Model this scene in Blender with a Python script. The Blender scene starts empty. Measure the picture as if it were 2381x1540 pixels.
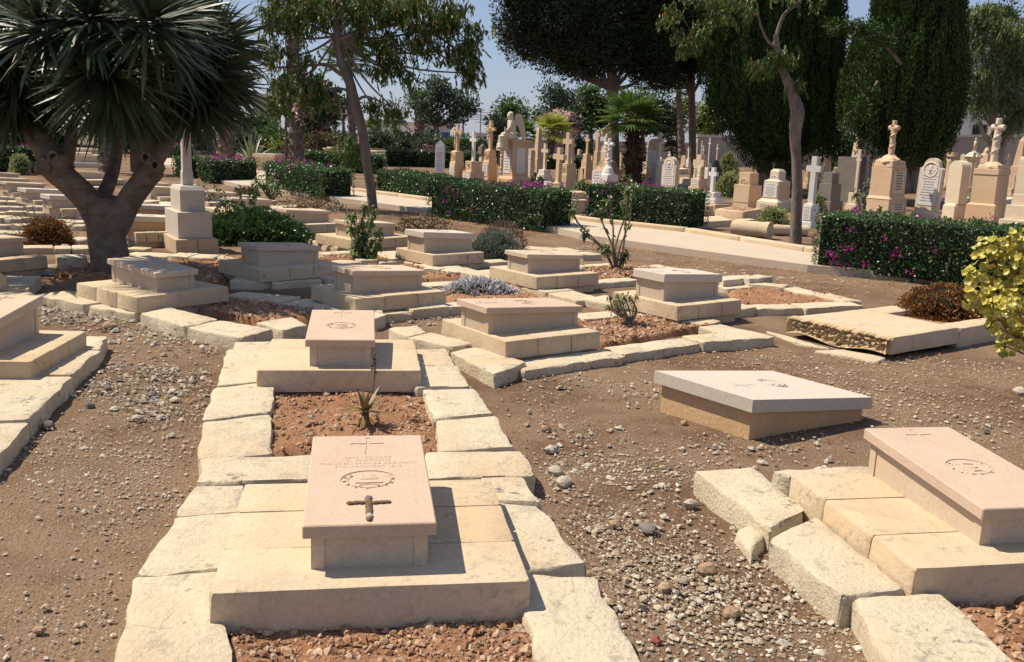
import bpy, bmesh, math
import numpy as np
from mathutils import Vector, Matrix, noise as mnoise
R = math.radians
C = bpy.context.scene.collection
rng = np.random.default_rng(11)

# ------------------------------------------------------------------ camera
CAM_H, FPX, ROLL = 1.62, 2200.0, R(2.2)
PITCH = math.atan(450.0 / FPX)
RIGHT0 = Vector((1, 0, 0)); UP0 = Vector((0, math.sin(PITCH), math.cos(PITCH))); FWD = Vector((0, math.cos(PITCH), -math.sin(PITCH)))
CR, SR = math.cos(ROLL), math.sin(ROLL)
RT = RIGHT0 * CR + UP0 * SR
UPV = -RIGHT0 * SR + UP0 * CR
cam_data = bpy.data.cameras.new('camera'); cam = bpy.data.objects.new('camera', cam_data); C.objects.link(cam)
m = Matrix((RT, UPV, -FWD)).transposed().to_4x4(); m.translation = Vector((0, 0, CAM_H)); cam.matrix_world = m
cam_data.sensor_fit = 'HORIZONTAL'; cam_data.sensor_width = 36; cam_data.lens = 36 * FPX / 2380
cam_data.clip_start = .05; cam_data.clip_end = 6000
bpy.context.scene.camera = cam

# ------------------------------------------------------------------ sky and sun
SUN_EL, SUN_AZ = R(56), R(16)          # azimuth: to the left and a little behind the stones
sv = Vector((-math.cos(SUN_AZ) * math.cos(SUN_EL), math.sin(SUN_AZ) * math.cos(SUN_EL), math.sin(SUN_EL)))
W = bpy.data.worlds.new('World'); bpy.context.scene.world = W; W.use_nodes = True
wt = W.node_tree; bg = wt.nodes['Background']
sky = wt.nodes.new('ShaderNodeTexSky'); sky.sky_type = 'NISHITA'; sky.sun_disc = False
sky.sun_elevation = SUN_EL; sky.sun_rotation = math.atan2(sv.x, sv.y)
sky.air_density = 1.0; sky.dust_density = .4; sky.ozone_density = 3.0
hz_ = wt.nodes.new('ShaderNodeMix'); hz_.data_type = 'RGBA'; hz_.inputs[0].default_value = .5; hz_.inputs[7].default_value = (3.7, 4.3, 6.5, 1)   # even summer haze over the clear-sky colour
wt.links.new(sky.outputs[0], hz_.inputs[6]); wt.links.new(hz_.outputs[2], bg.inputs[0]); bg.inputs[1].default_value = .076
sl = bpy.data.lights.new('sun', 'SUN'); sl.energy = 4.9; sl.angle = R(.5); sl.color = (1, .89, .73)
so = bpy.data.objects.new('sun', sl); C.objects.link(so); so.rotation_euler = (-sv).to_track_quat('-Z', 'Y').to_euler(); so.location = (-20, 10, 30)
vs = bpy.context.scene.view_settings; vs.view_transform = 'Standard'; vs.look = 'None'; vs.exposure = 0.43; vs.gamma = 1
bpy.context.scene.cycles.max_bounces = 6; bpy.context.scene.cycles.diffuse_bounces = 3

# ------------------------------------------------------------------ placing: terrain height and photo measurements -> world
def sst(t): t = np.clip(t, 0, 1); return t * t * (3 - 2 * t)
def g(x, y): return .45 * float(sst((y - 22) / 60))
def ray(x, y):
    X = (x - 1190) / FPX; Y = (770 - y) / FPX
    return RT * X + UPV * Y + FWD
def P(x, y, z=0.0):
    """world point seen at (x, y) that lies z above the ground"""
    d = ray(x, y); zz = z
    for _ in range(60):
        t = (zz - CAM_H) / d.z if d.z < -1e-4 else 3000
        n = g(d.x * t, d.y * t) + z
        if abs(n - zz) < 1e-5: break
        zz = .5 * zz + .5 * n
    t = (zz - CAM_H) / d.z
    return Vector((d.x * t, d.y * t, zz))
def PY(x, y, Y):
    d = ray(x, y); t = Y / d.y
    return Vector((d.x * t, Y, CAM_H + d.z * t))
def SC(Y): return Y / FPX * 1.02       # metres per photo unit at depth Y
def V3(p, z=None): return Vector((p[0], p[1], p[2] if z is None else z))

# ------------------------------------------------------------------ noise
def nz(p, s=1.0, seed=0):
    """smooth value noise in -1..1 for an (n,3) array"""
    p = np.asarray(p, float) * s; out = np.zeros(len(p)); r = np.random.default_rng(1000 + seed)
    for k in range(7):
        d = r.normal(size=3); d /= np.linalg.norm(d); f = r.uniform(.8, 3.2)
        out += np.sin(p @ d * f * 3.1 + r.uniform(0, 6.28) + 1.3 * np.sin(p @ r.normal(size=3) * 1.7)) / (f ** .6)
    return out / 3.6

# ------------------------------------------------------------------ mesh builder
class MB:
    def __init__(s): s.v = []; s.f = []; s.n = 0; s.m = []
    def add(s, v, f, mi=0):
        v = np.asarray(v, float).reshape(-1, 3); s.v.append(v)
        s.f.append([np.asarray(q) + s.n for q in f]) if not isinstance(f, np.ndarray) else s.f.append(f + s.n)
        s.m.append((len(f), mi)); s.n += len(v); return s
    def build(s, name, mat, parent=None, loc=None, smooth=False):
        me = bpy.data.meshes.new(name)
        V = np.concatenate(s.v) if s.v else np.zeros((0, 3))
        if loc is not None: V = V - np.array(loc)[None]
        flat = []; tot = []
        for F in s.f:
            if isinstance(F, np.ndarray): flat.append(F.ravel()); tot.append(np.full(len(F), F.shape[1]))
            else:
                for q in F: flat.append(q); tot.append([len(q)])
        flat = np.concatenate(flat).astype(np.int32); tot = np.concatenate(tot).astype(np.int32)
        me.vertices.add(len(V)); me.vertices.foreach_set('co', V.ravel().astype(np.float32))
        me.loops.add(len(flat)); me.loops.foreach_set('vertex_index', flat)
        me.polygons.add(len(tot)); st = np.concatenate([[0], np.cumsum(tot)[:-1]]).astype(np.int32)
        me.polygons.foreach_set('loop_start', st); me.polygons.foreach_set('loop_total', tot)
        mi = np.concatenate([np.full(a, b) for a, b in s.m]).astype(np.int32)
        me.polygons.foreach_set('material_index', mi)
        me.polygons.foreach_set('use_smooth', np.full(len(tot), smooth))
        me.update(calc_edges=True); me.validate()
        for q in (mat if isinstance(mat, (list, tuple)) else [mat]): me.materials.append(q)
        o = bpy.data.objects.new(name, me); C.objects.link(o)
        if parent is not None: o.parent = parent
        if loc is not None: o.location = loc
        return o

def tag(o, label=None, cat=None, group=None, kind=None):
    if label: o['label'] = label
    if cat: o['category'] = cat
    if group: o['group'] = group
    if kind: o['kind'] = kind
    return o
def thing(name, label, cat, loc=(0, 0, 0), rz=0, group=None):
    o = bpy.data.objects.new(name, None); C.objects.link(o); o.location = loc; o.rotation_euler = (0, 0, rz); o.empty_display_size = .2
    return tag(o, label, cat, group)

def box(mb, c, s, rz=0, mi=0, taper=1.0, shear=None):
    x, y, z = np.array(s) / 2.0
    v = np.array([[-x, -y, -z], [x, -y, -z], [x, y, -z], [-x, y, -z], [-x * taper, -y * taper, z], [x * taper, -y * taper, z], [x * taper, y * taper, z], [-x * taper, y * taper, z]])
    ca, sa = math.cos(rz), math.sin(rz); v = np.c_[v[:, 0] * ca - v[:, 1] * sa, v[:, 0] * sa + v[:, 1] * ca, v[:, 2]] + np.array(c)
    mb.add(v, [[0, 3, 2, 1], [4, 5, 6, 7], [0, 1, 5, 4], [1, 2, 6, 5], [2, 3, 7, 6], [3, 0, 4, 7]], mi); return mb
def frus(mb, z0, z1, a0, b0, a1, b1, c=(0, 0), mi=0, bev=.0):
    """frustum of half sizes a (x) and b (y), with a small edge bevel"""
    rings = [(z0, a0, b0), (z1, a1, b1)]
    if bev: rings = [(z0, a0, b0), (z1 - bev, a1 + (a0 - a1) * bev / max(z1 - z0, 1e-6), b1 + (b0 - b1) * bev / max(z1 - z0, 1e-6)), (z1, a1 - bev, b1 - bev)]
    vs_ = []; fs = []
    for z, a, b in rings:
        e = bev if bev else 0
        if e: vs_ += [[-a + e, -b, z], [a - e, -b, z], [a, -b + e, z], [a, b - e, z], [a - e, b, z], [-a + e, b, z], [-a, b - e, z], [-a, -b + e, z]]
        else: vs_ += [[-a, -b, z], [a, -b, z], [a, b, z], [-a, b, z]]
    k = 8 if bev else 4
    for r_ in range(len(rings) - 1):
        for i in range(k): j = (i + 1) % k; fs.append([r_ * k + i, r_ * k + j, r_ * k + k + j, r_ * k + k + i])
    fs.append(list(range(k))[::-1]); fs.append([len(rings) * k - k + i for i in range(k)])
    v = np.array(vs_, float); v[:, 0] += c[0]; v[:, 1] += c[1]; mb.add(v, fs, mi); return mb
def tube(mb, pts, rad, n=8, mi=0, rough=0.0, seed=0, cap=True):
    pts = [Vector(p) for p in pts]; rad = rad if hasattr(rad, '__len__') else [rad] * len(pts); vs_ = []; fs = []
    up = Vector((.31, .27, .91)); prev = None
    for i, p in enumerate(pts):
        d = (pts[min(i + 1, len(pts) - 1)] - pts[max(i - 1, 0)]).normalized()
        a = (d.cross(up if prev is None else prev)).normalized() if prev is None else (prev - d * prev.dot(d)).normalized()
        prev = a; b = d.cross(a)
        for k in range(n):
            t = 6.28318 * k / n; rr = rad[i]
            vs_.append(p + (a * math.cos(t) + b * math.sin(t)) * rr)
    v = np.array([list(q) for q in vs_])
    if rough:
        c = np.repeat(np.array([list(p) for p in pts]), n, 0); v = c + (v - c) * (1 + rough * nz(v, 6 / max(rad), seed))[:, None]
    for i in range(len(pts) - 1):
        for k in range(n): j = (k + 1) % n; fs.append([i * n + k, i * n + j, i * n + n + j, i * n + n + k])
    if cap: fs.append(list(range(n))[::-1]); fs.append([(len(pts) - 1) * n + k for k in range(n)])
    mb.add(v, fs, mi); return mb
def curve(pts, k=6):
    """Catmull-Rom through points"""
    P_ = [Vector(p) for p in pts]; P_ = [P_[0] * 2 - P_[1]] + P_ + [P_[-1] * 2 - P_[-2]]; out = []
    for i in range(1, len(P_) - 2):
        for j in range(k):
            t = j / k; a, b, c, d = P_[i - 1:i + 3]
            out.append(.5 * ((2 * b) + (c - a) * t + (2 * a - 5 * b + 4 * c - d) * t * t + (3 * b - a - 3 * c + d) * t ** 3))
    out.append(P_[-2]); return out
def lerps(vals, n):
    return list(np.interp(np.linspace(0, 1, n), np.linspace(0, 1, len(vals)), vals))
def prism(mb, poly, y0, y1, mi=0):
    """polygon in the XZ plane extruded along Y"""
    n = len(poly); v = [[p[0], y0, p[1]] for p in poly] + [[p[0], y1, p[1]] for p in poly]
    f = [list(range(n)), list(range(n, 2 * n))[::-1]] + [[(i + 1) % n, i, n + i, n + (i + 1) % n] for i in range(n)]
    mb.add(v, f, mi); return mb
def ball(mb, c, r, seg=10, rings=7, mi=0, amp=0, s=1, seed=0):
    r = np.array(r if hasattr(r, '__len__') else (r, r, r)); v = [[0, 0, 1]]
    for i in range(1, rings):
        t = math.pi * i / rings
        for k in range(seg): a = 6.28318 * k / seg; v.append([math.sin(t) * math.cos(a), math.sin(t) * math.sin(a), math.cos(t)])
    v.append([0, 0, -1]); v = np.array(v); f = []
    for k in range(seg):
        j = (k + 1) % seg; f.append([0, 1 + k, 1 + j]); b = 1 + (rings - 2) * seg; f.append([len(v) - 1, b + j, b + k])
        for i in range(rings - 2): a = 1 + i * seg; f.append([a + k, a + seg + k, a + seg + j, a + j])
    w = v * r
    if amp: w = w * (1 + amp * nz(w + np.array(c), s, seed))[:, None]
    mb.add(w + np.array(c), f, mi); return mb
def unit(a): return a / np.maximum(np.linalg.norm(a, axis=-1, keepdims=True), 1e-9)
def leaves(mb, c, d, L, w, mi=0, flat=None, fold=0):
    """rhombic leaves: base points c, directions d, lengths L, widths w"""
    n = len(c); d = unit(d); r_ = rng.normal(size=(n, 3)) if flat is None else flat + rng.normal(size=(n, 3)) * .35
    sd = unit(np.cross(d, r_)); L = np.broadcast_to(L, n)[:, None]; w = np.broadcast_to(w, n)[:, None]
    m_ = c + d * L * .45
    v = np.stack([c, m_ + sd * w / 2, c + d * L, m_ - sd * w / 2], 1).reshape(-1, 3)
    mb.add(v, np.arange(4 * n).reshape(n, 4), mi); return mb
def blades(mb, c, d, L, w, droop, segs=5, mi=0, side=None, prof=None):
    """long bending blades (sword leaves)"""
    n = len(c); d = unit(d); L = np.broadcast_to(L, n); w = np.broadcast_to(w, n); droop = np.broadcast_to(droop, n)
    sd = unit(np.cross(d, np.array([0, 0, 1.0]) + rng.normal(size=(n, 3)) * .25)) if side is None else side
    pos = c.copy(); dd = d.copy(); rows = []
    prof = prof or [.75, 1, .95, .75, .45, .04]
    for k in range(segs + 1):
        ww = np.interp(k / segs, np.linspace(0, 1, len(prof)), prof) * w / 2
        rows.append((pos - sd * ww[:, None], pos + sd * ww[:, None]))
        dd = unit(dd + np.array([0, 0, -1.0]) * (droop / segs)[:, None]); pos = pos + dd * (L / segs)[:, None]
    v = np.stack([x for r_ in rows for x in r_], 1).reshape(-1, 3); k2 = 2 * (segs + 1)
    base = (np.arange(n) * k2)[:, None]
    f = np.concatenate([base + np.array([[2 * k, 2 * k + 1, 2 * k + 3, 2 * k + 2]]) for k in range(segs)], 0)
    mb.add(v, f, mi); return mb
def fuse(o, vox, sm=2):
    """weld overlapping solids of one mesh into a single skin"""
    md = o.modifiers.new('r', 'REMESH'); md.mode = 'VOXEL'; md.voxel_size = vox; md.use_smooth_shade = True
    if sm: s_ = o.modifiers.new('s', 'SMOOTH'); s_.iterations = sm; s_.factor = .5
    dg = bpy.context.evaluated_depsgraph_get(); dg.update(); nm = bpy.data.meshes.new_from_object(o.evaluated_get(dg))
    o.modifiers.clear(); mats = list(o.data.materials); o.data = nm; nm.materials.clear()
    for q in mats: nm.materials.append(q)
    return o

# ------------------------------------------------------------------ materials
MATS = {}
def mat(name, build):
    if name in MATS: return MATS[name]
    m_ = bpy.data.materials.new(name); m_.use_nodes = True; nt = m_.node_tree; b = nt.nodes['Principled BSDF']
    build(nt, b); MATS[name] = m_; return m_
def N(nt, t, **k):
    n = nt.nodes.new('ShaderNode' + t)
    for a, v in k.items():
        if a.startswith('i_'): n.inputs[a[2:].replace('_', ' ')].default_value = v
        else: setattr(n, a, v)
    return n
def pos(nt, scale=(1, 1, 1)):
    gm = N(nt, 'NewGeometry'); mp = N(nt, 'Mapping'); mp.inputs['Scale'].default_value = scale; nt.links.new(gm.outputs['Position'], mp.inputs[0]); return mp.outputs[0]
def noise_(nt, vec, s, det=6, rough=.6): n = N(nt, 'TexNoise', i_Scale=s, i_Detail=det, i_Roughness=rough); nt.links.new(vec, n.inputs[0]); return n.outputs[0]
def ramp(nt, fac, stops):
    r_ = N(nt, 'ValToRGB'); e = r_.color_ramp.elements
    while len(e) < len(stops): e.new(.5)
    for i, (p, c) in enumerate(stops): e[i].position = p; e[i].color = (*c, 1) if hasattr(c, '__len__') else (c, c, c, 1)
    nt.links.new(fac, r_.inputs[0]); return r_.outputs[0]
def mixc(nt, f, a, b, mode='MIX'):
    n = N(nt, 'Mix', data_type='RGBA', blend_type=mode)
    for s_, v in ((0, f), (6, a), (7, b)):
        if hasattr(v, 'is_linked'): nt.links.new(v, n.inputs[s_])
        elif s_ == 0: n.inputs[0].default_value = v
        else: n.inputs[s_].default_value = (*v, 1)
    return n.outputs[2]
def bump(nt, b, h, st=.4, d=.01):
    n = N(nt, 'Bump', i_Strength=st, i_Distance=d); nt.links.new(h, n.inputs['Height']); nt.links.new(n.outputs[0], b.inputs['Normal'])
def stone(name, c1, c2, spot=(.16, .14, .12), spots=.0, sc=1.0, bm=.5, warm=None, pores=0.0, lichen=0.0):
    def f(nt, b):
        p = pos(nt); big = noise_(nt, p, 2.2 * sc, 6, .65); fine = noise_(nt, p, 55 * sc, 5, .7)
        col = mixc(nt, ramp(nt, big, [(.32, 0.0), (.68, 1.0)]), c1, c2)
        col = mixc(nt, .55, col, mixc(nt, ramp(nt, fine, [(.3, .0), (.75, 1.0)]), tuple(x * .80 for x in c1), tuple(min(1, x * 1.12) for x in c2)))
        if warm:
            w_ = noise_(nt, p, 1.1 * sc + .37, 3, .5); col = mixc(nt, ramp(nt, w_, [(.48, 0.0), (.66, .75)]), col, warm)
        oi = N(nt, 'ObjectInfo'); col = mixc(nt, ramp(nt, oi.outputs['Random'], [(0, .0), (1, .35)]), col, tuple(x * .82 for x in c2), 'MIX')
        if spots:
            s1 = noise_(nt, p, 26 * sc, 4, .6); s2 = noise_(nt, p, 4 * sc, 3, .6)
            mm = N(nt, 'Math', operation='MULTIPLY'); nt.links.new(ramp(nt, s1, [(.56, 0.0), (.64, 1.0)]), mm.inputs[0]); nt.links.new(ramp(nt, s2, [(.52, 0.0), (.62, spots)]), mm.inputs[1])
            col = mixc(nt, mm.outputs[0], col, spot)
        if lichen:
            l1 = noise_(nt, p, 6.5 * sc, 7, .72); l2 = noise_(nt, p, 1.6 * sc, 3, .5)
            mm = N(nt, 'Math', operation='MULTIPLY'); nt.links.new(ramp(nt, l1, [(.53, 0.0), (.60, 1.0)]), mm.inputs[0]); nt.links.new(ramp(nt, l2, [(.40, .15), (.62, lichen)]), mm.inputs[1])
            col = mixc(nt, mm.outputs[0], col, (.27, .235, .185))
            ck = N(nt, 'TexVoronoi', i_Scale=3.1 * sc, feature='DISTANCE_TO_EDGE'); wv = N(nt, 'VectorMath', operation='ADD'); nn_ = N(nt, 'TexNoise', i_Scale=7, i_Detail=5); nt.links.new(p, nn_.inputs[0]); sc_ = N(nt, 'VectorMath', operation='SCALE'); nt.links.new(nn_.outputs[1], sc_.inputs[0]); sc_.inputs['Scale'].default_value = .25; nt.links.new(p, wv.inputs[0]); nt.links.new(sc_.outputs[0], wv.inputs[1]); nt.links.new(wv.outputs[0], ck.inputs[0])
            mm = N(nt, 'Math', operation='MULTIPLY'); nt.links.new(ramp(nt, ck.outputs[0], [(.006, 1.0), (.016, 0.0)]), mm.inputs[0]); nt.links.new(ramp(nt, noise_(nt, p, 2.7, 2, .5), [(.52, 0.0), (.62, .45)]), mm.inputs[1]); col = mixc(nt, mm.outputs[0], col, (.20, .16, .12))
        if pores:
            vo = N(nt, 'TexVoronoi', i_Scale=38 * sc); nt.links.new(p, vo.inputs[0]); nn = noise_(nt, p, 9 * sc, 2, .5)
            mm = N(nt, 'Math', operation='MULTIPLY'); nt.links.new(ramp(nt, vo.outputs[0], [(.10, 1.0), (.2, 0.0)]), mm.inputs[0]); nt.links.new(ramp(nt, nn, [(.45, 0.0), (.55, pores)]), mm.inputs[1])
            col = mixc(nt, mm.outputs[0], col, tuple(x * .35 for x in c1))
        nt.links.new(col, b.inputs['Base Color']); b.inputs['Roughness'].default_value = .93; b.inputs['Specular IOR Level'].default_value = .18
        h = N(nt, 'Math', operation='ADD'); nt.links.new(fine, h.inputs[0]); nt.links.new(noise_(nt, p, 14 * sc, 6, .65), h.inputs[1]); bump(nt, b, h.outputs[0], bm, .012)
    return mat(name, f)
def plain(name, c, rough=.8, vary=.25, sc=8, metal=0, bm=0):
    def f(nt, b):
        p = pos(nt); col = mixc(nt, ramp(nt, noise_(nt, p, sc), [(.35, 0.0), (.65, 1.0)]), tuple(x * (1 - vary) for x in c), tuple(min(1, x * (1 + vary)) for x in c))
        nt.links.new(col, b.inputs['Base Color']); b.inputs['Roughness'].default_value = rough; b.inputs['Metallic'].default_value = metal; b.inputs['Specular IOR Level'].default_value = .25
        if bm: bump(nt, b, noise_(nt, p, sc * 4), bm, .01)
    return mat(name, f)
def leafm(name, c1, c2, c3=None, tr=.25, rough=.5, spec=.35):
    """per-leaf colour variation, some light through the blade"""
    def f(nt, b):
        gm = N(nt, 'NewGeometry'); st = [(0, c1), (.75, c2)]
        if c3: st.append((.93, c3))
        col = ramp(nt, gm.outputs['Random Per Island'], st)
        big = noise_(nt, pos(nt), 1.7, 3); col = mixc(nt, ramp(nt, big, [(.35, 0.0), (.7, .45)]), col, tuple(min(1, x * 1.45) for x in c2))
        nt.links.new(col, b.inputs['Base Color']); b.inputs['Roughness'].default_value = rough; b.inputs['Specular IOR Level'].default_value = spec
        t_ = N(nt, 'BsdfTranslucent'); nt.links.new(col, t_.inputs[0]); mx = N(nt, 'MixShader'); mx.inputs[0].default_value = tr
        nt.links.new(b.outputs[0], mx.inputs[1]); nt.links.new(t_.outputs[0], mx.inputs[2]); nt.links.new(mx.outputs[0], nt.nodes['Material Output'].inputs[0])
    return mat(name, f)
def bark(name, c1, c2, sc=1, zs=.25, bm=.8):
    def f(nt, b):
        p = pos(nt, (1, 1, zs)); a = noise_(nt, p, 9 * sc, 7, .7); l = noise_(nt, p, 40 * sc, 4, .7)
        col = mixc(nt, ramp(nt, a, [(.35, 0.0), (.65, 1.0)]), c1, c2); col = mixc(nt, ramp(nt, l, [(.4, 0.0), (.7, .4)]), col, tuple(x * .5 for x in c1))
        nt.links.new(col, b.inputs['Base Color']); b.inputs['Roughness'].default_value = .9; b.inputs['Specular IOR Level'].default_value = .15; bump(nt, b, a, bm, .02)
    return mat(name, f)
KERB = lambda: stone('kerb_limestone', (.50, .41, .275), (.69, .60, .44), spots=.85, lichen=.4, bm=.9, warm=(.53, .40, .25))
SLAB = lambda: stone('slab_limestone', (.48, .37, .235), (.64, .52, .36), bm=.45, spots=.35, lichen=.22, warm=(.55, .39, .235))
PINK = lambda: stone('pink_marble', (.46, .325, .24), (.60, .46, .35), bm=.15, sc=1.6, spots=.15, warm=(.50, .38, .27))
CREAM = lambda: stone('cream_tablet', (.49, .38, .275), (.63, .52, .39), bm=.15, sc=1.3, spots=.25, warm=(.56, .42, .31))
WHITE = lambda: stone('pale_marble', (.50, .43, .355), (.61, .54, .455), bm=.1, spots=.12, sc=.8)
PED = lambda: stone('marble_pedestal', (.46, .36, .26), (.60, .50, .38), bm=.12, spots=.12, warm=(.54, .39, .25))
GOLD = lambda: stone('golden_limestone', (.52, .33, .17), (.63, .43, .24), bm=.35, pores=.6)
GLOB = lambda: stone('globigerina', (.52, .37, .23), (.68, .51, .34), bm=.35, sc=.6, spots=.4, warm=(.58, .38, .23))
GLOBP = lambda: stone('pale_globigerina', (.58, .46, .32), (.73, .62, .47), bm=.4, sc=.6, spots=.4)
MARB = lambda: stone('white_marble', (.62, .59, .54), (.76, .73, .69), bm=.05, sc=.5)
GREY = lambda: stone('weathered_grey', (.15, .13, .115), (.24, .21, .18), bm=.5)
INK = lambda: plain('lead_lettering', (.10, .095, .09), .7, .1)
# ------------------------------------------------------------------ rough blocks
def block(mb, q, zt, zb, rnd=.018, amp=.012, nu=8, nv=8, seed=0, flat=.25, res=.05):
    """weathered stone block over the world quad q (4 xy corners in order), top zt, bottom zb"""
    q = [np.array([p[0], p[1]]) for p in q]
    lu = (np.linalg.norm(q[1] - q[0]) + np.linalg.norm(q[2] - q[3])) / 2; lv = (np.linalg.norm(q[3] - q[0]) + np.linalg.norm(q[2] - q[1])) / 2
    nu = int(np.clip(lu / res, 3, 26)); nv = int(np.clip(lv / res, 3, 26))
    def par(n, l):
        e = min(.25, rnd * 1.3 / max(l, 1e-3)); inner = np.linspace(e, 1 - e, n)
        return [(0, 2), (0, 1), (0, .25)] + [(t, 0) for t in inner] + [(1, .25), (1, 1), (1, 2)]
    U, Vv = par(nu, lu), par(nv, lv); v = []
    for u, a in U:
        for w, b in Vv:
            p = q[0] * (1 - u) * (1 - w) + q[1] * u * (1 - w) + q[2] * u * w + q[3] * (1 - u) * w
            l = max(a, b); z = {0: zt, .25: zt - rnd * .3, 1: zt - min(rnd * 1.8, (zt - zb) * .4), 2: zb}[l]
            c = (q[0] + q[1] + q[2] + q[3]) / 4
            k = 1.0 - (rnd * .55 / max(np.linalg.norm(p - c), 1e-3) if l == .25 else 0) - (rnd * 1.3 / max(np.linalg.norm(p - c), 1e-3) if (a and b and l < 2) else 0)
            p = c + (p - c) * k; v.append([p[0], p[1], z, l])
    v = np.array(v); l = v[:, 3]; v = v[:, :3]
    n1, n2, n3 = nz(v, 5, seed), nz(v, 5, seed + 1), nz(v, 11, seed + 2)
    hz = np.where(l > 0, 1.0, .35); v[:, 0] += amp * (n1 + .5 * n3) * hz; v[:, 1] += amp * (n2 - .5 * n3) * hz; v[:, 2] += amp * flat * (nz(v, 3.5, seed + 3) + .8 * n3) * (l < 2); chip = np.clip(nz(v, 9, seed + 4) - .35, 0, 1) * (l == .25); v[:, 2] -= chip * rnd * 2.2 * (amp > .01)
    a, b = len(U), len(Vv); idx = np.arange(a * b).reshape(a, b)
    f = np.stack([idx[:-1, :-1], idx[1:, :-1], idx[1:, 1:], idx[:-1, 1:]], -1).reshape(-1, 4)
    if np.cross(q[1] - q[0], q[3] - q[0]) < 0: f = f[:, ::-1]
    mb.add(v, f); return mb
def split_quad(q, cuts, gap=.006, jit=.015, r_=None):
    """cut a world quad along its first side direction into pieces"""
    q = [np.array([p[0], p[1]], float) for p in q]; L = np.linalg.norm(q[1] - q[0]); out = []
    js = [0] * 2 + [1]
    cs = [(c, c) if c in (0, 1) else (c + rng.uniform(-jit, jit) / L, c + rng.uniform(-jit, jit) / L) for c in cuts]
    for (a0, a1), (b0, b1) in zip(cs[:-1], cs[1:]):
        h = gap / L / 2; s0 = 0 if a0 == 0 else h; s1 = 0 if b0 == 1 else h
        out.append([q[0] + (q[1] - q[0]) * (a0 + s0), q[0] + (q[1] - q[0]) * (b0 - s1), q[3] + (q[2] - q[3]) * (b1 - s1), q[3] + (q[2] - q[3]) * (a1 + s0)])
    return out
SEED = [0]
def nseed(): SEED[0] += 7; return SEED[0]
def kerb_stone(q, zt, zb, root, m_=None, amp=.015, rnd=.011, name='kerb_stone', gz=0, res=.05):
    mb = MB(); block(mb, q, zt + gz, zb + gz, rnd, amp, seed=nseed(), res=res)
    c = (sum(p[0] for p in q) / 4, sum(p[1] for p in q) / 4, gz)
    o = mb.build(name, m_ or KERB(), None, smooth=True); set_auto(o)
    if root is not None:
        o.parent = root; o.matrix_parent_inverse = Matrix.Translation(-Vector(root.location))
    return o
def set_auto(o, a=40):
    """shade smooth but keep crisp arrises"""
    me = o.data
    try: me.set_sharp_from_angle(angle=R(a))
    except Exception: pass
def pquad(pp, z): return [P(x, y, z) for x, y in pp]
def run(root, pts, w, n, zt=.07, amp=.018, gap=.006):
    """line of kerb blocks along measured centre points; n stones per leg"""
    W_ = [P(x, y, zt) for x, y in pts]
    for i in range(len(W_) - 1):
        a, b = W_[i], W_[i + 1]; d = (b - a); d.z = 0; L = d.length; d.normalize(); nn = Vector((-d.y, d.x, 0)); k = n[i] if hasattr(n, '__len__') else n
        ts = [0] + sorted([(j + rng.uniform(-.22, .22)) / k for j in range(1, k)]) + [1]
        for t0, t1 in zip(ts[:-1], ts[1:]):
            p0 = a + d * (t0 * L + gap / 2); p1 = a + d * (t1 * L - gap / 2); w0 = w * 1.18 * rng.uniform(.86, 1.12) / 2; w1 = w0 * rng.uniform(.93, 1.07); off = nn * rng.uniform(-.02, .02)
            q = [p0 - nn * w0 + off, p1 - nn * w1 + off, p1 + nn * w1 + off, p0 + nn * w0 + off]
            kerb_stone(q, zt + rng.uniform(-.018, .012), -.06, root, gz=g(0, (p0.y + p1.y) / 2), amp=amp, res=.05 if p0.y < 11 else .09)
def surround(label, runs=(), quads=(), zt=.09, w=.25, name='grave_kerb', cat='grave kerb', group='rough limestone kerbs round the grave beds'):
    first = P(*(quads[0][0] if quads else runs[0][0][0]), 0)
    root = thing(name, label, cat, (first.x, first.y, g(first.x, first.y)), 0, group)
    for q in quads: kerb_stone(pquad(q, zt), zt + rng.uniform(-.006, .006), -.06, root, gz=0)
    for r_ in runs: run(root, r_[0], r_[2] if len(r_) > 2 else w, r_[1], .07)
    return root

# ------------------------------------------------------------------ the tablet with its carved cross and oval badge (cut into the stone)
def text_obj(txt, size, name='t'):
    cu = bpy.data.curves.new(name, 'FONT'); cu.body = txt; cu.size = size; cu.align_x = 'CENTER'; cu.align_y = 'CENTER'; cu.extrude = .0003; cu.resolution_u = 2; cu.space_character = 1.15
    o = bpy.data.objects.new(name, cu); C.objects.link(o); dg = bpy.context.evaluated_depsgraph_get(); dg.update()
    me = bpy.data.meshes.new_from_object(o.evaluated_get(dg)); bpy.data.objects.remove(o); return me
def carve(ob, cutters):
    for c in cutters:
        md = ob.modifiers.new('b', 'BOOLEAN'); md.object = c; md.operation = 'DIFFERENCE'; md.solver = 'EXACT'
    dg = bpy.context.evaluated_depsgraph_get(); dg.update(); nm = bpy.data.meshes.new_from_object(ob.evaluated_get(dg)); ob.modifiers.clear(); ob.data = nm
    for c in cutters: bpy.data.objects.remove(c)
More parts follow.
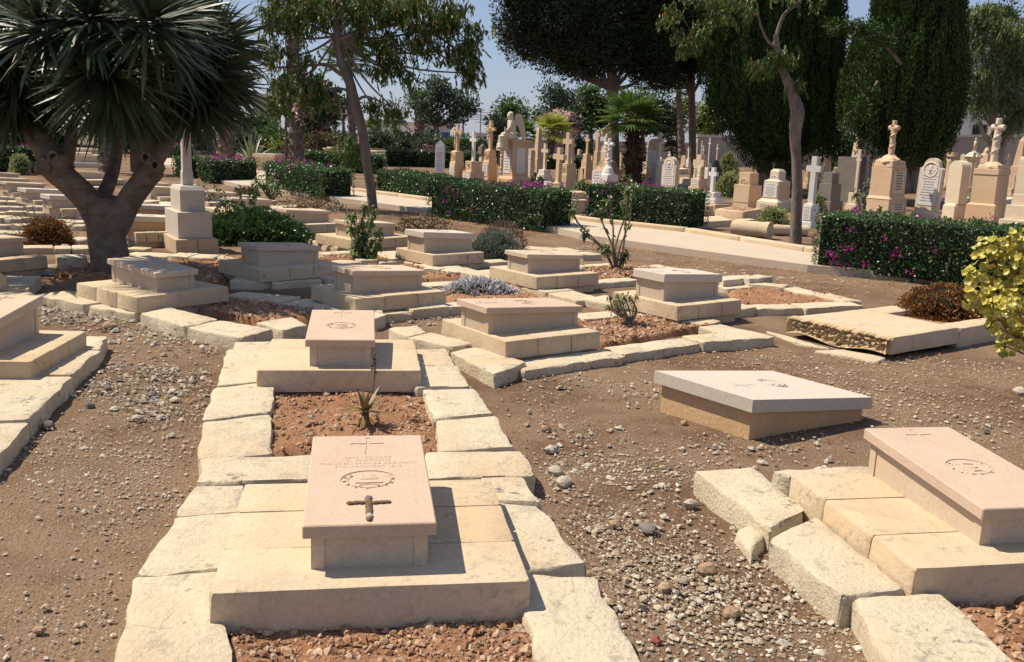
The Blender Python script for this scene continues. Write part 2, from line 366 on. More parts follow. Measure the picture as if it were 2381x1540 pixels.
def tmpl_tablet():
    """unit: x across 0.42, y along 0.78 (head at +y), top at z=0, thickness 0.045; carved face"""
    mb = MB(); frus(mb, -.045, 0, .21, .39, .21, .39, bev=.004); ob = mb.build('tablet', PINK())
    dz = .0028; y = .29; cut = []
    mb = MB()
    arm = lambda w0, w1, L: [(-w0, 0), (w0, 0), (w1, L), (-w1, L)]
    poly = [(-.011, -.10), (.011, -.10), (.006, -.012), (.006, .0), (.062, -.0045), (.062, .0185), (.006, .014), (.006, .05), (.010, .072), (-.010, .072), (-.006, .05), (-.006, .014), (-.062, .0185), (-.062, -.0045), (-.006, .0), (-.006, -.012)]
    v = [[a, y + b, -dz] for a, b in poly] + [[a, y + b, dz] for a, b in poly]; n = len(poly)
    mb.add(v, [list(range(n))[::-1], list(range(n, 2 * n))] + [[i, (i + 1) % n, n + (i + 1) % n, n + i] for i in range(n)]); cut.append(mb.build('c', PINK()))
    cy = -.04; mb = MB(); n = 40; a0, b0 = .098, .082; t = np.linspace(0, 2 * math.pi, n, endpoint=False)
    v = np.r_[np.c_[a0 * np.cos(t), cy + b0 * np.sin(t), np.full(n, -.0035)], np.c_[a0 * np.cos(t), cy + b0 * np.sin(t), np.full(n, .004)]]
    mb.add(v, [list(range(n))[::-1], list(range(n, 2 * n))] + [[i, (i + 1) % n, n + (i + 1) % n, n + i] for i in range(n)]); cut.append(mb.build('c', PINK()))
    carve(ob, cut); return ob
TB = tmpl_tablet(); TB_MESH = TB.data; bpy.data.objects.remove(TB)
def badge_mesh(kind=0):
    """raised regimental badge inside the oval: wreath, beast or cipher"""
    mb = MB(); t = np.linspace(-2.3, 2.3, 22)
    for s in (1,):
        pts = [Vector((.068 * math.sin(a), -.055 * math.cos(a) + .0, 0)) for a in t]; tube(mb, pts, .0035, 5)
    for a in t[::2]:
        p = np.array([[.068 * math.sin(a), -.055 * math.cos(a), .001]]); leaves(mb, np.repeat(p, 2, 0), np.array([[math.cos(a), math.sin(a), .1], [math.sin(a), -math.cos(a), .1]]), .017, .009)
    if kind == 0:
        box(mb, (0, -.012, .001), (.085, .018, .005)); ball(mb, (0, .018, 0), (.035, .012, .005)); ball(mb, (-.022, .03, 0), (.008, .014, .005)); ball(mb, (.006, .036, 0), (.018, .009, .004))
        tube(mb, [(-.03, -.035, 0), (0, -.03, 0), (.03, -.035, 0)], .004, 5)
    else:
        tube(mb, [(.03, .03, 0), (-.01, .035, 0), (-.03, .0, 0), (-.01, -.03, 0), (.025, -.025, 0), (.03, 0, 0), (0, 0, 0)], .005, 5); tube(mb, [(-.04, .045, 0), (.04, -.04, 0)], .004, 5)
    return mb
BADGE = [badge_mesh(k).build('badge', PINK()) for k in (0, 1)]; BADGE_ME = [b.data for b in BADGE]
for b in BADGE: bpy.data.objects.remove(b)
def setmat(o, m_):
    o.material_slots[0].link = 'OBJECT'; o.material_slots[0].material = m_

def frame(L, F, Rr, z, axis):
    """grave frame from measured near-left L, near corner F, right R plinth corners at height z -> origin, head angle, length, width"""
    a, b, c = P(*L, z), P(*F, z), P(*Rr, z); u = c - b; v = a - b; u.z = v.z = 0
    return a, b, c, u, v
def grave(label, L, F, Rr, axis='u', zt=.2, lid='buff', th=.045, hh=.19, tilt=3.2, zb=.07, rough_ped=False, text=None, detail=True, joints=True, group='recumbent tablet graves', long=.78, wid=.42, badge=0, plinth=True, off=(0, 0), slabs=3, dy=0.0):
    """slabs of a plinth, a panelled pedestal, a sloping tablet. +y of the thing points to the head."""
    a, b, c, u, v = frame(L, F, Rr, zt, axis); gz = g(0, b.y)
    au = math.atan2(u.y, u.x); av = math.atan2(v.y, v.x) - math.pi / 2
    while av - au > math.pi: av -= 2 * math.pi
    while av - au < -math.pi: av += 2 * math.pi
    rot = au * .5 + av * .5
    lu, lv = u.length, v.length; ex = Vector((math.cos(rot), math.sin(rot), 0)); ey = Vector((-math.sin(rot), math.cos(rot), 0))
    ctr = b + ex * lu / 2 + ey * lv / 2
    if axis == 'u': hr = rot + math.pi / 2; wx, ly = lv, lu          # head at the left end
    else: hr = rot; wx, ly = lu, lv
    t_ = thing('tablet_grave', label, 'grave', (ctr.x, ctr.y, gz), hr, group)
    if plinth:
        cuts = np.linspace(0, 1, slabs + 1); q = [(-wx / 2, -ly / 2), (-wx / 2, ly / 2), (wx / 2, ly / 2), (wx / 2, -ly / 2)]
        for qq in split_quad(q, [0] + list(cuts[1:-1] + rng.uniform(-.03, .03, slabs - 1)) + [1], gap=.004, jit=.005):
            mb = MB(); block(mb, qq, zt + rng.uniform(-.002, .002), zb, .008, .003, seed=nseed(), flat=.12, res=.09); o = mb.build('plinth_slab', SLAB(), t_, smooth=True); set_auto(o, 35)
    if plinth: mb = MB(); block(mb, [(-wx / 2 + .03, -ly / 2 + .035), (wx / 2 - .03, -ly / 2 + .03), (wx / 2 - .035, ly / 2 - .03), (-wx / 2 + .03, ly / 2 - .03)], zb + .003, -.06, .01, .012, seed=nseed(), res=.12); mb.build('footing', KERB(), t_, smooth=True)
    pw, pl = wid * .88, long * .93; sl_ = math.tan(R(tilt)); x0, y0 = off
    z1 = zt + hh
    mb = MB()
    def slant(mb, cx, cy, sx, sy, mi=0):
        v = []
        for k, z in ((0, zt), (1, None)):
            for dx, dy in ((-1, -1), (1, -1), (1, 1), (-1, 1)):
                yy = cy + dy * sy / 2; v.append([cx + dx * sx / 2, yy, zt - .004 if k == 0 else z1 - th + (yy - y0) * sl_ - .001])
        mb.add(v, [[0, 3, 2, 1], [4, 5, 6, 7], [0, 1, 5, 4], [1, 2, 6, 5], [2, 3, 7, 6], [3, 0, 4, 7]], mi)
    if rough_ped:
        slant(mb, x0, y0, pw, pl); o = mb.build('pedestal', GOLD(), t_)
    else:
        slant(mb, x0, y0, pw - .012, pl - .012); o = mb.build('pedestal', PED(), t_)
        if detail:
            for sx in (-1, 1):
                for sy in (-1, 1):
                    mb = MB(); slant(mb, x0 + sx * (pw / 2 - .022), y0 + sy * (pl / 2 - .022), .044, .044); mb.build('corner_post', PED(), t_)
    k = bpy.data.objects.new('tablet', TB_MESH); C.objects.link(k); k.parent = t_; k.location = (x0, y0, z1); k.rotation_euler = (math.atan(sl_), 0, 0); k.scale = (wid / .42, long / .78, th / .045)
    setmat(k, {'pink': PINK(), 'white': WHITE(), 'cream': PED(), 'buff': CREAM()}[lid])
    if detail:
        bo = bpy.data.objects.new('badge', BADGE_ME[badge]); C.objects.link(bo); bo.parent = k; bo.location = (0, -.04, -.004); bo.scale = (1.1, 1.12, 1.1); setmat(bo, k.material_slots[0].material)
        if text:
            sizes = [.023, .027, .023, .023]; yy = .162
            tm = bpy.data.materials.get('carved_letters') or stone('carved_letters', (.41, .285, .21), (.465, .335, .25), bm=.1)
            for i, ln in enumerate(text):
                me = text_obj(ln, sizes[i % 4]); me.materials.clear(); me.materials.append(tm); to = bpy.data.objects.new('inscription', me); C.objects.link(to); to.parent = k; to.location = (0, yy, .0003); yy -= .028
    return t_
# ------------------------------------------------------------------ ground
def ground():
    ys = np.concatenate([np.linspace(-6, 2, 9), np.arange(2.2, 14, .2), np.geomspace(14, 3000, 70)]); xs_n = np.linspace(-1, 1, 121)
    v = []
    for y in ys:
        w = 12 + max(y, 0) * 1.4
        for t in xs_n: x = w * np.sign(t) * abs(t) ** 1.25; v.append([x, y, 0])
    v = np.array(v); near = np.clip(1 - v[:, 1] / 30, 0, 1)
    v[:, 2] = .45 * sst((v[:, 1] - 22) / 60) + .012 * nz(np.c_[v[:, :2], v[:, 0] * 0], 1.3, 5) * near - .012 * near
    a, b = len(ys), len(xs_n); idx = np.arange(a * b).reshape(a, b)
    f = np.stack([idx[:-1, :-1], idx[:-1, 1:], idx[1:, 1:], idx[1:, :-1]], -1).reshape(-1, 4)
    def fm(nt, bs):
        p = pos(nt); n1 = noise_(nt, p, .9, 6, .6); n2 = noise_(nt, p, 70, 4, .75); n3 = noise_(nt, p, 5, 5, .65)
        col = mixc(nt, ramp(nt, n1, [(.40, 0.0), (.58, 1.0)]), (.145, .085, .050), (.265, .175, .108))
        col = mixc(nt, ramp(nt, n3, [(.45, 0.0), (.72, .7)]), col, (.27, .20, .135))
        vo = N(nt, 'TexVoronoi', i_Scale=75); nt.links.new(p, vo.inputs[0]); nn = noise_(nt, p, 2.3, 4, .6)
        mm = N(nt, 'Math', operation='MULTIPLY'); nt.links.new(ramp(nt, vo.outputs[0], [(.16, 1.0), (.3, 0.0)]), mm.inputs[0]); nt.links.new(ramp(nt, nn, [(.42, .15), (.6, .8)]), mm.inputs[1])
        col = mixc(nt, mm.outputs[0], col, (.42, .34, .245))
        col = mixc(nt, ramp(nt, n2, [(.35, .5), (.6, 0.0)]), col, (.09, .055, .035))
        nt.links.new(col, bs.inputs['Base Color']); bs.inputs['Roughness'].default_value = .97; bs.inputs['Specular IOR Level'].default_value = .1
        h = N(nt, 'Math', operation='MULTIPLY_ADD'); nt.links.new(vo.outputs[0], h.inputs[0]); h.inputs[1].default_value = -.6; nt.links.new(n2, h.inputs[2]); bump(nt, bs, h.outputs[0], .9, .012)
    mb = MB(); mb.add(v, f); return tag(mb.build('ground', mat('packed_earth', fm), smooth=True), 'brown packed earth and gravel', None, None, 'structure')
ground()
def soil_mat():
    def fm(nt, bs):
        p = pos(nt); n1 = noise_(nt, p, 4, 6, .65); n2 = noise_(nt, p, 45, 5, .75)
        col = mixc(nt, ramp(nt, n1, [(.35, 0.0), (.65, 1.0)]), (.32, .155, .075), (.45, .26, .15)); col = mixc(nt, ramp(nt, n2, [(.4, .55), (.6, 0.0)]), col, (.22, .11, .055)); col = mixc(nt, ramp(nt, n2, [(.6, 0.0), (.75, .5)]), col, (.46, .32, .21))
        nt.links.new(col, bs.inputs['Base Color']); bs.inputs['Roughness'].default_value = .97; bs.inputs['Specular IOR Level'].default_value = .1; bump(nt, bs, n2, 1, .02)
    return mat('red_soil', fm)
# low-poly pebbles, thousands in one mesh
def pebbles(mb, pts, size, mi=0, flat=.6):
    n = len(pts); base = np.array([[1, 0, 0], [.3, .9, 0], [-.8, .55, 0], [-.75, -.6, 0], [.35, -.9, 0], [.55, .1, .75], [-.35, .45, .62], [-.25, -.45, .8]]); f0 = np.array([[0, 1, 5], [1, 6, 5], [1, 2, 6], [2, 3, 6], [3, 7, 6], [3, 4, 7], [4, 5, 7], [4, 0, 5], [5, 6, 7]])
    a = rng.uniform(0, 6.28, n); ca, sa = np.cos(a), np.sin(a); s = np.broadcast_to(size, n)[:, None]
    b = base[None] * (1 + rng.normal(size=(n, 8, 3)) * .2); x = b[..., 0] * ca[:, None] - b[..., 1] * sa[:, None] * .8; y = b[..., 0] * sa[:, None] + b[..., 1] * ca[:, None] * .8
    v = np.stack([x * s, y * s, b[..., 2] * s * flat], -1) + pts[:, None, :]
    f = (f0[None] + (np.arange(n) * 8)[:, None, None]).reshape(-1, 3); mb.add(v.reshape(-1, 3), f, mi)
def pebm(name, c1, c2, c3):
    def fm(nt, b):
        gm = N(nt, 'NewGeometry'); col = ramp(nt, gm.outputs['Random Per Island'], [(0, c1), (.5, c2), (.9, c3)]); fn = noise_(nt, pos(nt), 90, 4)
        col = mixc(nt, ramp(nt, fn, [(.4, .45), (.6, 0.0)]), col, tuple(x * .6 for x in c1)); nt.links.new(col, b.inputs['Base Color']); b.inputs['Roughness'].default_value = .95; b.inputs['Specular IOR Level'].default_value = .15; bump(nt, b, fn, .5, .006)
    return mat(name, fm)
PEB = pebm('gravel_stone', (.30, .22, .145), (.46, .37, .265), (.64, .57, .46)); DPEB = pebm('dark_stained_stone', (.13, .11, .095), (.44, .36, .27), (.60, .53, .43)); CLOD = pebm('soil_clod', (.27, .135, .07), (.42, .25, .15), (.56, .42, .29))
def inpoly(pt, poly):
    x, y = pt[:, 0], pt[:, 1]; c = np.zeros(len(pt), bool); n = len(poly)
    for i in range(n):
        (x0, y0), (x1, y1) = poly[i], poly[(i + 1) % n]
        k = (y0 > y) != (y1 > y); c ^= k & (x < (x1 - x0) * (y - y0) / ((y1 - y0) or 1e-9) + x0)
    return c
def scatter(poly_px, n, z=0, feather=0):
    W_ = [P(x, y, z) for x, y in poly_px]; pl = [(p.x, p.y) for p in W_]; a = np.array(pl); lo, hi = a.min(0), a.max(0); out = []
    while sum(map(len, out)) < n: q = rng.uniform(lo, hi, (n * 2, 2)); out.append(q[inpoly(q, pl)])
    q = np.concatenate(out)[:n]
    if feather: q = q + rng.normal(size=q.shape) * feather; q = q[nz(np.c_[q, q[:, :1] * 0], .9, 77) + rng.normal(size=len(q)) * .35 > -.15]
    return np.c_[q, np.zeros(len(q))]
def bed(poly_px, clods=300, h=.03, big=.02, label='loose red soil in a grave bed', nclod=True):
    W_ = [P(x, y, h) for x, y in poly_px]; c0 = sum(W_, Vector()) / len(W_); pl = [(c0.x + (p.x - c0.x) * 1.0 + np.sign(p.x - c0.x) * .07, c0.y + (p.y - c0.y) * 1.0 + np.sign(p.y - c0.y) * .07) for p in W_]; a = np.array(pl); lo, hi = a.min(0) - .02, a.max(0) + .02
    nx, ny = int(np.clip((hi[0] - lo[0]) / .04, 4, 50)), int(np.clip((hi[1] - lo[1]) / .04, 4, 50)); gz = g(0, a[:, 1].mean())
    # ruled sheet between the corners
    q = [np.array(p) for p in pl[:4]]; u = np.linspace(0, 1, nx)[:, None, None]; w = np.linspace(0, 1, ny)[None, :, None]
    v = q[0] * (1 - u) * (1 - w) + q[1] * u * (1 - w) + q[2] * u * w + q[3] * (1 - u) * w; v = np.concatenate([v, np.full(v.shape[:2] + (1,), h + gz)], -1).reshape(-1, 3)
    ed = np.minimum(np.minimum(np.repeat(u.ravel(), ny), 1 - np.repeat(u.ravel(), ny)), np.minimum(np.tile(w.ravel(), nx), 1 - np.tile(w.ravel(), nx))); v[:, 2] += .016 * nz(v, 4, 3) + .010 * nz(v, 13, 4) - (.045 + h) * np.clip(1 - ed / .07, 0, 1)
    idx = np.arange(nx * ny).reshape(nx, ny); f = np.stack([idx[:-1, :-1], idx[1:, :-1], idx[1:, 1:], idx[:-1, 1:]], -1).reshape(-1, 4)
    if np.cross(q[1] - q[0], q[3] - q[0]) < 0: f = f[:, ::-1]
    mb = MB(); mb.add(v, f); tag(mb.build('soil', soil_mat(), smooth=True), label, None, None, 'structure')
    clods = int(clods * 1.6); pts = scatter(poly_px, clods, h); pts[:, 2] = h + gz + .016 * nz(np.c_[pts[:, :2], np.full(clods, h + gz)], 4, 3) + .004
    mb = MB(); pebbles(mb, pts, np.minimum(rng.exponential(big * .36, clods) + big * .18, big * 2.2), flat=.75); tag(mb.build('soil_clods', CLOD), 'clods and small stones on red soil', None, None, 'stuff')
def proj(p):
    q = Vector(p) - Vector((0, 0, CAM_H)); z = q.dot(FWD); return 1190 + FPX * q.dot(RT) / z, 770 - FPX * q.dot(UPV) / z
def hgt(x, y, ypx):
    lo, hi = -1, 20
    for _ in range(40):
        mi = (lo + hi) / 2
        if proj((x, y, mi))[1] > ypx: lo = mi
        else: hi = mi
    return lo
# ---- near graves
grave('pink tablet with a pebble cross on it, nearest the camera', (565, 1125), (485, 1380), (1235, 1352), 'v', zt=.2, lid='pink', text=['22451 PRIVATE', 'F. WATSON', 'GLOUCESTERSHIRE REGIMENT', '9TH DECEMBER 1915'], badge=0, off=(-.013, .04), zb=.055, hh=.187, long=.80, wid=.435)
grave('pink tablet grave directly behind the nearest one, at the head of the aloe bed', (621, 787), (595.5, 861.5), (979.7, 864.5), 'v', lid='pink', badge=1, hh=.195, zb=.065, off=(0, .005), long=.77, tilt=3.2)
grave('tablet grave in the shade beside the foot of the thick forked tree', (170.6, 658.8), (318.5, 692), (535.8, 667.9), 'v', badge=1)
grave('pinkish tablet grave just left of the silver-leaved plant', (720.6, 663.4), (827.5, 695), (1037.5, 677), 'u', zb=.07)
grave('pink tablet grave in the centre with a small bare bush at its foot', (1008, 745), (1177, 795), (1410, 775), 'u', lid='pink', zb=.07, badge=1, long=.9, hh=.18)
grave('pale thick tablet grave left of the long red bed at the right', (1425, 678.5), (1576, 713), (1724, 697.5), 'u', lid='white', th=.075, hh=.235, zb=.07)
grave('small pink tablet grave left of the tall spiny shrub', (1138, 619.6), (1248, 645), (1391.6, 634.7), 'u', zb=.07)
grave('pale tablet grave touching the grey-green round bush', (922, 575.8), (1006.5, 593.9), (1124, 586.4), 'u', lid='white', th=.07, hh=.235, zb=.07)
grave('shaded grey tablet grave right of the stepped white monument', (527, 603.4), (601.5, 627.9), (780.3, 610.5), 'u', zb=.07)
grave('tablet grave behind the dark leafy thorn shrub', (754.4, 542.5), (817, 558.6), (944.5, 547.9), 'u', zb=.07)
grave('tablet grave at the right tip of the spreading green shrub', (630, 511), (672, 524.5), (784, 517), 'u', zb=.07)
grave('tablet grave behind the spreading green shrub', (500, 481), (548, 495), (662, 489), 'u', zb=.07)
grave('tablet grave just right of the white monument shaft, by the hedge walk', (455, 462), (485, 472), (560, 470), 'u', zt=.15, hh=.18, zb=.04, detail=False)
grave('pale tablet on rough golden blocks between the tree trunk and the white monument', (297, 527), (315.6, 541.5), (392, 539), 'u', lid='white', th=.07, rough_ped=True)
grave('pale tablet grave behind the one on rough blocks', (275, 502), (300, 510), (400, 506), 'u', lid='white', th=.06, rough_ped=True)
grave('narrow tablet grave close behind the white monument', (353, 451), (372, 459), (430, 458), 'u', zt=.15, hh=.18, zb=.04, detail=False)
grave('tablet grave seen through the fork of the thick tree, right side', (310, 440), (325, 447), (400, 445), 'u', zt=.15, hh=.18, zb=.04, detail=False)
grave('white thick tablet grave against the left edge of the forked trunk', (117, 477), (145, 487), (222, 484), 'u', lid='white', th=.07)
grave('white thick tablet grave, middle of three left of the forked trunk', (59, 458.5), (82, 467), (160, 464), 'u', zt=.15, hh=.18, zb=.04, lid='white', th=.07, detail=False)
grave('cream tablet grave, leftmost of three left of the forked trunk', (11, 443), (31, 449), (105, 447), 'u', zt=.15, hh=.18, zb=.04, detail=False)
grave('long tablet grave below the small yellow bush at the left', (-40, 431), (-15, 437), (85, 434), 'u', zt=.15, hh=.18, zb=.04, detail=False)
grave('tablet grave at the far left edge before the dark hedge', (-40, 417), (-15, 422), (50, 420), 'u', zt=.15, hh=.18, zb=.04, detail=False)
grave('tablet grave seen high in the fork of the thick tree', (165, 412), (190, 420), (262, 416), 'u', zt=.15, hh=.18, zb=.04, detail=False)
grave('cream tablet grave cut off by the left edge of the photo, nearest one', (-145, 762), (-308, 835), (60, 847.5), 'v', lid='cream', th=.06, zb=.03, hh=.23, badge=1)
grave('shaded tablet grave cut by the left edge beside the brown bush', (-160, 588), (-70, 612), (88, 592), 'u', detail=False)
grave('low stone plinth and tablet half out of view at the shaded left edge', (-260, 622), (-150, 655), (16, 640), 'u', detail=False)
grave('pink tablet grave at the lower right corner, on a cracked three-slab plinth', (1823, 1102.6), (2124.3, 1321.3), (2749, 1302), 'v', lid='pink', badge=1, zb=.04, off=(.02, .07), hh=.18, long=.83)
# ---- slab on a golden box sunk in the gravel
def sunk():
    b = P(1740, 1020, 0); l = P(1535, 953, 0); r_ = P(2002, 974, 0); u = (r_ - b); v = (l - b)
    hF = hgt(b.x, b.y, 957); hL = hgt(l.x, l.y, 893); hR = hgt(r_.x, r_.y, 949)
    t_ = thing('tablet_grave', 'thick pale slab on a golden stone box sinking into the gravel', 'grave', (b.x, b.y, 0), 0, 'recumbent tablet graves')
    far = u + v; z = lambda s, t: hF + (hL - hF) * s + (hR - hF) * t
    cs = [(0, 0), (1, 0), (1, 1), (0, 1)]; pt = lambda t, s: u * t + v * s
    mb = MB(); vv = [[*pt(t, s).xy, -.1] for t, s in cs] + [[*pt(t, s).xy, z(s, t)] for t, s in cs]
    mb.add(vv, [[0, 3, 2, 1], [4, 5, 6, 7], [0, 1, 5, 4], [1, 2, 6, 5], [2, 3, 7, 6], [3, 0, 4, 7]]); mb.build('pedestal', GOLD(), t_)
    eu, ev = u.normalized(), v.normalized(); o_ = .035; cs2 = [(-1, -1, 0, 0), (1, -1, 1, 0), (1, 1, 1, 1), (-1, 1, 0, 1)]
    low = [pt(t, s) + eu * a * o_ + ev * c * o_ for a, c, t, s in cs2]; T = .075; L_, W_ = (low[3] - low[0]).length, (low[1] - low[0]).length
    # the carved slab: the tablet mesh laid into this frame (head at the far left end)
    # slab frame: x across = along -v, y to head = along... head is the left corner side
    zz = [z(s + c * o_ / v.length, t + a * o_ / u.length) + .002 for a, c, t, s in cs2]
    vv = [[*p.xy, q] for p, q in zip(low, zz)] + [[*p.xy, q + T] for p, q in zip(low, zz)]
    mb = MB(); mb.add(vv, [[0, 3, 2, 1], [4, 5, 6, 7], [0, 1, 5, 4], [1, 2, 6, 5], [2, 3, 7, 6], [3, 0, 4, 7]]); slab = mb.build('tablet', WHITE(), None)
    slab.parent = t_
    A, B, D = [Vector(vv[i]) for i in (4, 5, 7)]; ex = (A - D).normalized(); hy = (A - B).normalized(); nn = ex.cross(hy).normalized(); ctr = (A + B + Vector(vv[6]) + D) / 4
    if nn.z < 0: nn = -nn; ex = -ex
    fr = Matrix((ex, nn.cross(ex), nn)).transposed().to_4x4(); hd = nn.cross(ex); fr.translation = ctr + hd * .0
    def placed(me, name, m_, dy, s=1, dz=.0006): o = bpy.data.objects.new(name, me); C.objects.link(o); o.parent = slab; o.matrix_local = fr @ Matrix.Translation((0, dy, dz)) @ Matrix.Scale(s, 4); return o
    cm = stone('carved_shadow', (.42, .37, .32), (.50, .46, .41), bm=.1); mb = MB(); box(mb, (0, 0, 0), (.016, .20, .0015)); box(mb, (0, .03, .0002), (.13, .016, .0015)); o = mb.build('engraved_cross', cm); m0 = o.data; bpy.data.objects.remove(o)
    placed(m0, 'engraved_cross', cm, .2)
    b_ = placed(BADGE_ME[0], 'badge', None, -.09, 1.1); setmat(b_, WHITE())
    mb = MB(); t = np.linspace(0, 2 * math.pi, 36); tube(mb, [(.1 * math.cos(a), .08 * math.sin(a), 0) for a in t], .004, 4); o = mb.build('badge', cm); m1 = o.data; bpy.data.objects.remove(o); placed(m1, 'badge_rim', cm, -.09)
sunk()
# ---- kerbs
surround('worn limestone kerb stones framing the aloe bed and the nearest pink grave', quads=[
 [(318, 1337), (510, 1322), (540, 1570), (242, 1570)], [(407, 1199), (560, 1189), (545, 1322), (320, 1336)], [(450, 1127), (575, 1124), (560, 1187), (408, 1197)],
 [(468, 1064), (735, 1055), (735, 1113), (456, 1123)], [(735, 1055), (985, 1049), (990, 1110), (735, 1113)], [(985, 1049), (1212, 1047), (1246, 1105), (990, 1110)],
 [(472, 979), (632, 961), (629, 1053), (461, 1067)], [(500, 902), (639, 886), (633, 960), (470, 978)], [(527, 813), (640, 810), (639, 885), (503, 900)], [(543, 795), (640, 793), (640, 809), (535, 812)],
 [(940, 811), (1034, 810), (1062, 848), (950, 850)], [(950, 851), (1063, 850), (1097, 898), (966, 903)], [(980, 906), (1103, 904), (1150, 963), (1004, 976)], [(1010, 978), (1151, 966), (1196, 1042), (1020, 1047)],
 [(1110, 1109), (1215, 1106), (1262, 1170), (1130, 1160)], [(1130, 1162), (1252, 1173), (1368, 1310), (1190, 1330)], [(1205, 1334), (1385, 1345), (1505, 1570), (1252, 1570)]], zt=.10)
surround('limestone kerb stones beside the nearest left-hand grave', quads=[[(150, 782), (250, 781), (234, 814), (130, 809)], [(100, 812), (232, 816), (170, 874), (60, 873)], [(-60, 880), (170, 876), (68, 976), (-150, 985)], [(-200, 988), (66, 980), (-20, 1080), (-260, 1080)]], zt=.09)
surround('displaced limestone kerb slabs along the lower right grave', quads=[[(1617, 1092), (1750, 1083), (1882, 1187), (1790, 1224)], [(1788, 1252), (1895, 1200), (2104, 1372), (1958, 1392)], [(1985, 1390), (2185, 1376), (2480, 1640), (2120, 1640)], [(1788, 1096), (2000, 1083), (2100, 1098), (1832, 1112)]], zt=.11)
surround('kerb stones round the empty red bed before the shaded tablet grave', quads=[[(323, 729), (398, 715), (510, 744), (430, 760)], [(432, 761), (511, 744), (637, 765), (558, 786)], [(591, 750), (678, 736), (718, 756), (657, 767)], [(850, 730), (880, 716), (898, 733), (868, 744)]], runs=[([(115, 682), (235, 705), (345, 722)], [1, 1], .3), ([(540, 684), (680, 697), (825, 719)], [2, 2], .28)], w=.28)
surround('kerb stones round the red bed left of the silver-leaved plant', runs=[([(780, 735), (940, 718), (1090, 706)], 2, .22), ([(985, 661), (1063, 658), (1150, 651)], [1, 1], .2), ([(755, 632), (830, 655)], 1, .2)])
surround('kerb stones round the gravelly bed with the small bare bush', quads=[[(903, 763), (973, 757), (993, 775), (946, 786)], [(951, 786), (1001, 774), (1110, 799), (1048, 808)], [(1045, 817), (1112, 803), (1226, 841), (1150, 869)]],
  runs=[([(1188, 848), (1425, 815), (1610, 791), (1775, 778)], [1, 1, 1], .24), ([(1650, 754), (1770, 783)], 1, .27), ([(1334, 737), (1435, 728), (1525, 727)], [1, 1], .24), ([(1525, 727), (1655, 749)], 2, .26)])
surround('kerb stones round the long red bed right of the pale tablet', runs=[([(1590, 731), (1743, 713), (1850, 710), (1985, 704)], [2, 1, 1], .2), ([(1675, 665), (1743, 659), (1830, 668), (1985, 702)], [1, 1, 2], .2), ([(1380, 690), (1600, 728)], 3, .3)])
surround('kerb stones round the stony bed of the tall spiny shrub', runs=[([(1264, 661), (1360, 654), (1477, 646)], [1, 1], .2), ([(1220, 572), (1297, 578), (1376, 594)], [1, 2], .24), ([(1345, 618), (1424, 613), (1517, 618), (1575, 628)], [1, 1, 1], .16), ([(1098, 629), (1220, 656), (1375, 695)], [2, 2], .34)])
surround('kerb stones round the bed before the grey-green round bush', runs=[([(1000, 608), (1090, 606), (1175, 603)], [1, 1], .2), ([(885, 583), (960, 600), (1080, 630)], [1, 2], .42), ([(875, 604), (975, 602)], 2, .2), ([(985, 624), (1083, 631)], 2, .2)])
surround('shaded kerb stones in front of the grey tablet', runs=[([(541, 649), (620, 651), (739, 645), (790, 640)], [1, 1, 1], .26), ([(777, 607), (869, 603)], 2, .22), ([(747, 587), (827, 584)], 2, .22)])
surround('kerb stones round the leafy thorn shrub bed', runs=[([(686, 539), (756, 537)], 2, .2), ([(690, 551), (735, 556), (815, 574)], [1, 1], .34), ([(751, 569), (816, 568)], 1, .2), ([(896, 570), (962, 565)], 2, .2), ([(905, 590), (975, 602)], 1, .3)])
surround('kerb stones in rows at the foot of the white monument', runs=[([(298, 589), (400, 594), (504, 598), (535, 596)], [1, 2, 1], .3), ([(298, 557), (366, 557)], 2, .22), ([(298, 574), (345, 576)], 1, .24)])
surround('kerb stones in rows left of the brown bush', runs=[([(-20, 504), (62, 507)], 2, .3), ([(-20, 520), (70, 522)], 2, .2), ([(-20, 537), (58, 539)], 2, .3), ([(-20, 553), (55, 556)], 2, .25), ([(-20, 479), (60, 481), (120, 482)], [2, 1], .26), ([(-20, 467), (100, 468)], 3, .3), ([(-20, 492), (110, 494)], 3, .25)])
surround('kerb stones in rows between the brown bush and the forked trunk', runs=[([(50, 574), (125, 573), (205, 572)], [1, 2], .28), ([(160, 500), (205, 504)], 1, .3), ([(130, 523), (200, 524)], 2, .3), ([(165, 550), (205, 553)], 1, .3), ([(120, 512), (200, 514)], 2, .3)])
surround('shaded kerb stones at the left edge under the forked tree', quads=[[(15, 642), (98, 642), (69, 672), (-20, 668)]], runs=[([(-30, 619), (60, 618), (135, 619)], [1, 1], .25), ([(0, 668), (50, 690)], 1, .3)])
surround('kerb stones among the graves behind the forked trunk', runs=[([(300, 470), (390, 466)], 2, .25), ([(270, 515), (300, 518)], 1, .3), ([(385, 462), (400, 480)], 1, .3), ([(300, 480), (370, 482)], 2, .25)])
surround('kerb stones among the graves right of the monument shaft', runs=[([(560, 455), (592, 456)], 1, .25), ([(555, 463), (600, 464), (640, 466)], [1, 1], .25), ([(580, 480), (660, 481)], 2, .3), ([(665, 488), (740, 484)], 2, .4), ([(640, 480), (700, 476)], 2, .3), ([(560, 447), (580, 447)], 1, .3)])
surround('dark stone block in the shade at the foot of the forked trunk', quads=[[(128, 592), (200, 592), (203, 600), (134, 601)]], zt=.16)
surround('broken grey kerb blocks at the far end of the pale tablet row', quads=[[(1672, 642), (1742, 638), (1752, 645), (1680, 652)], [(1720, 645), (1760, 638), (1795, 644), (1740, 650)]], zt=.13)
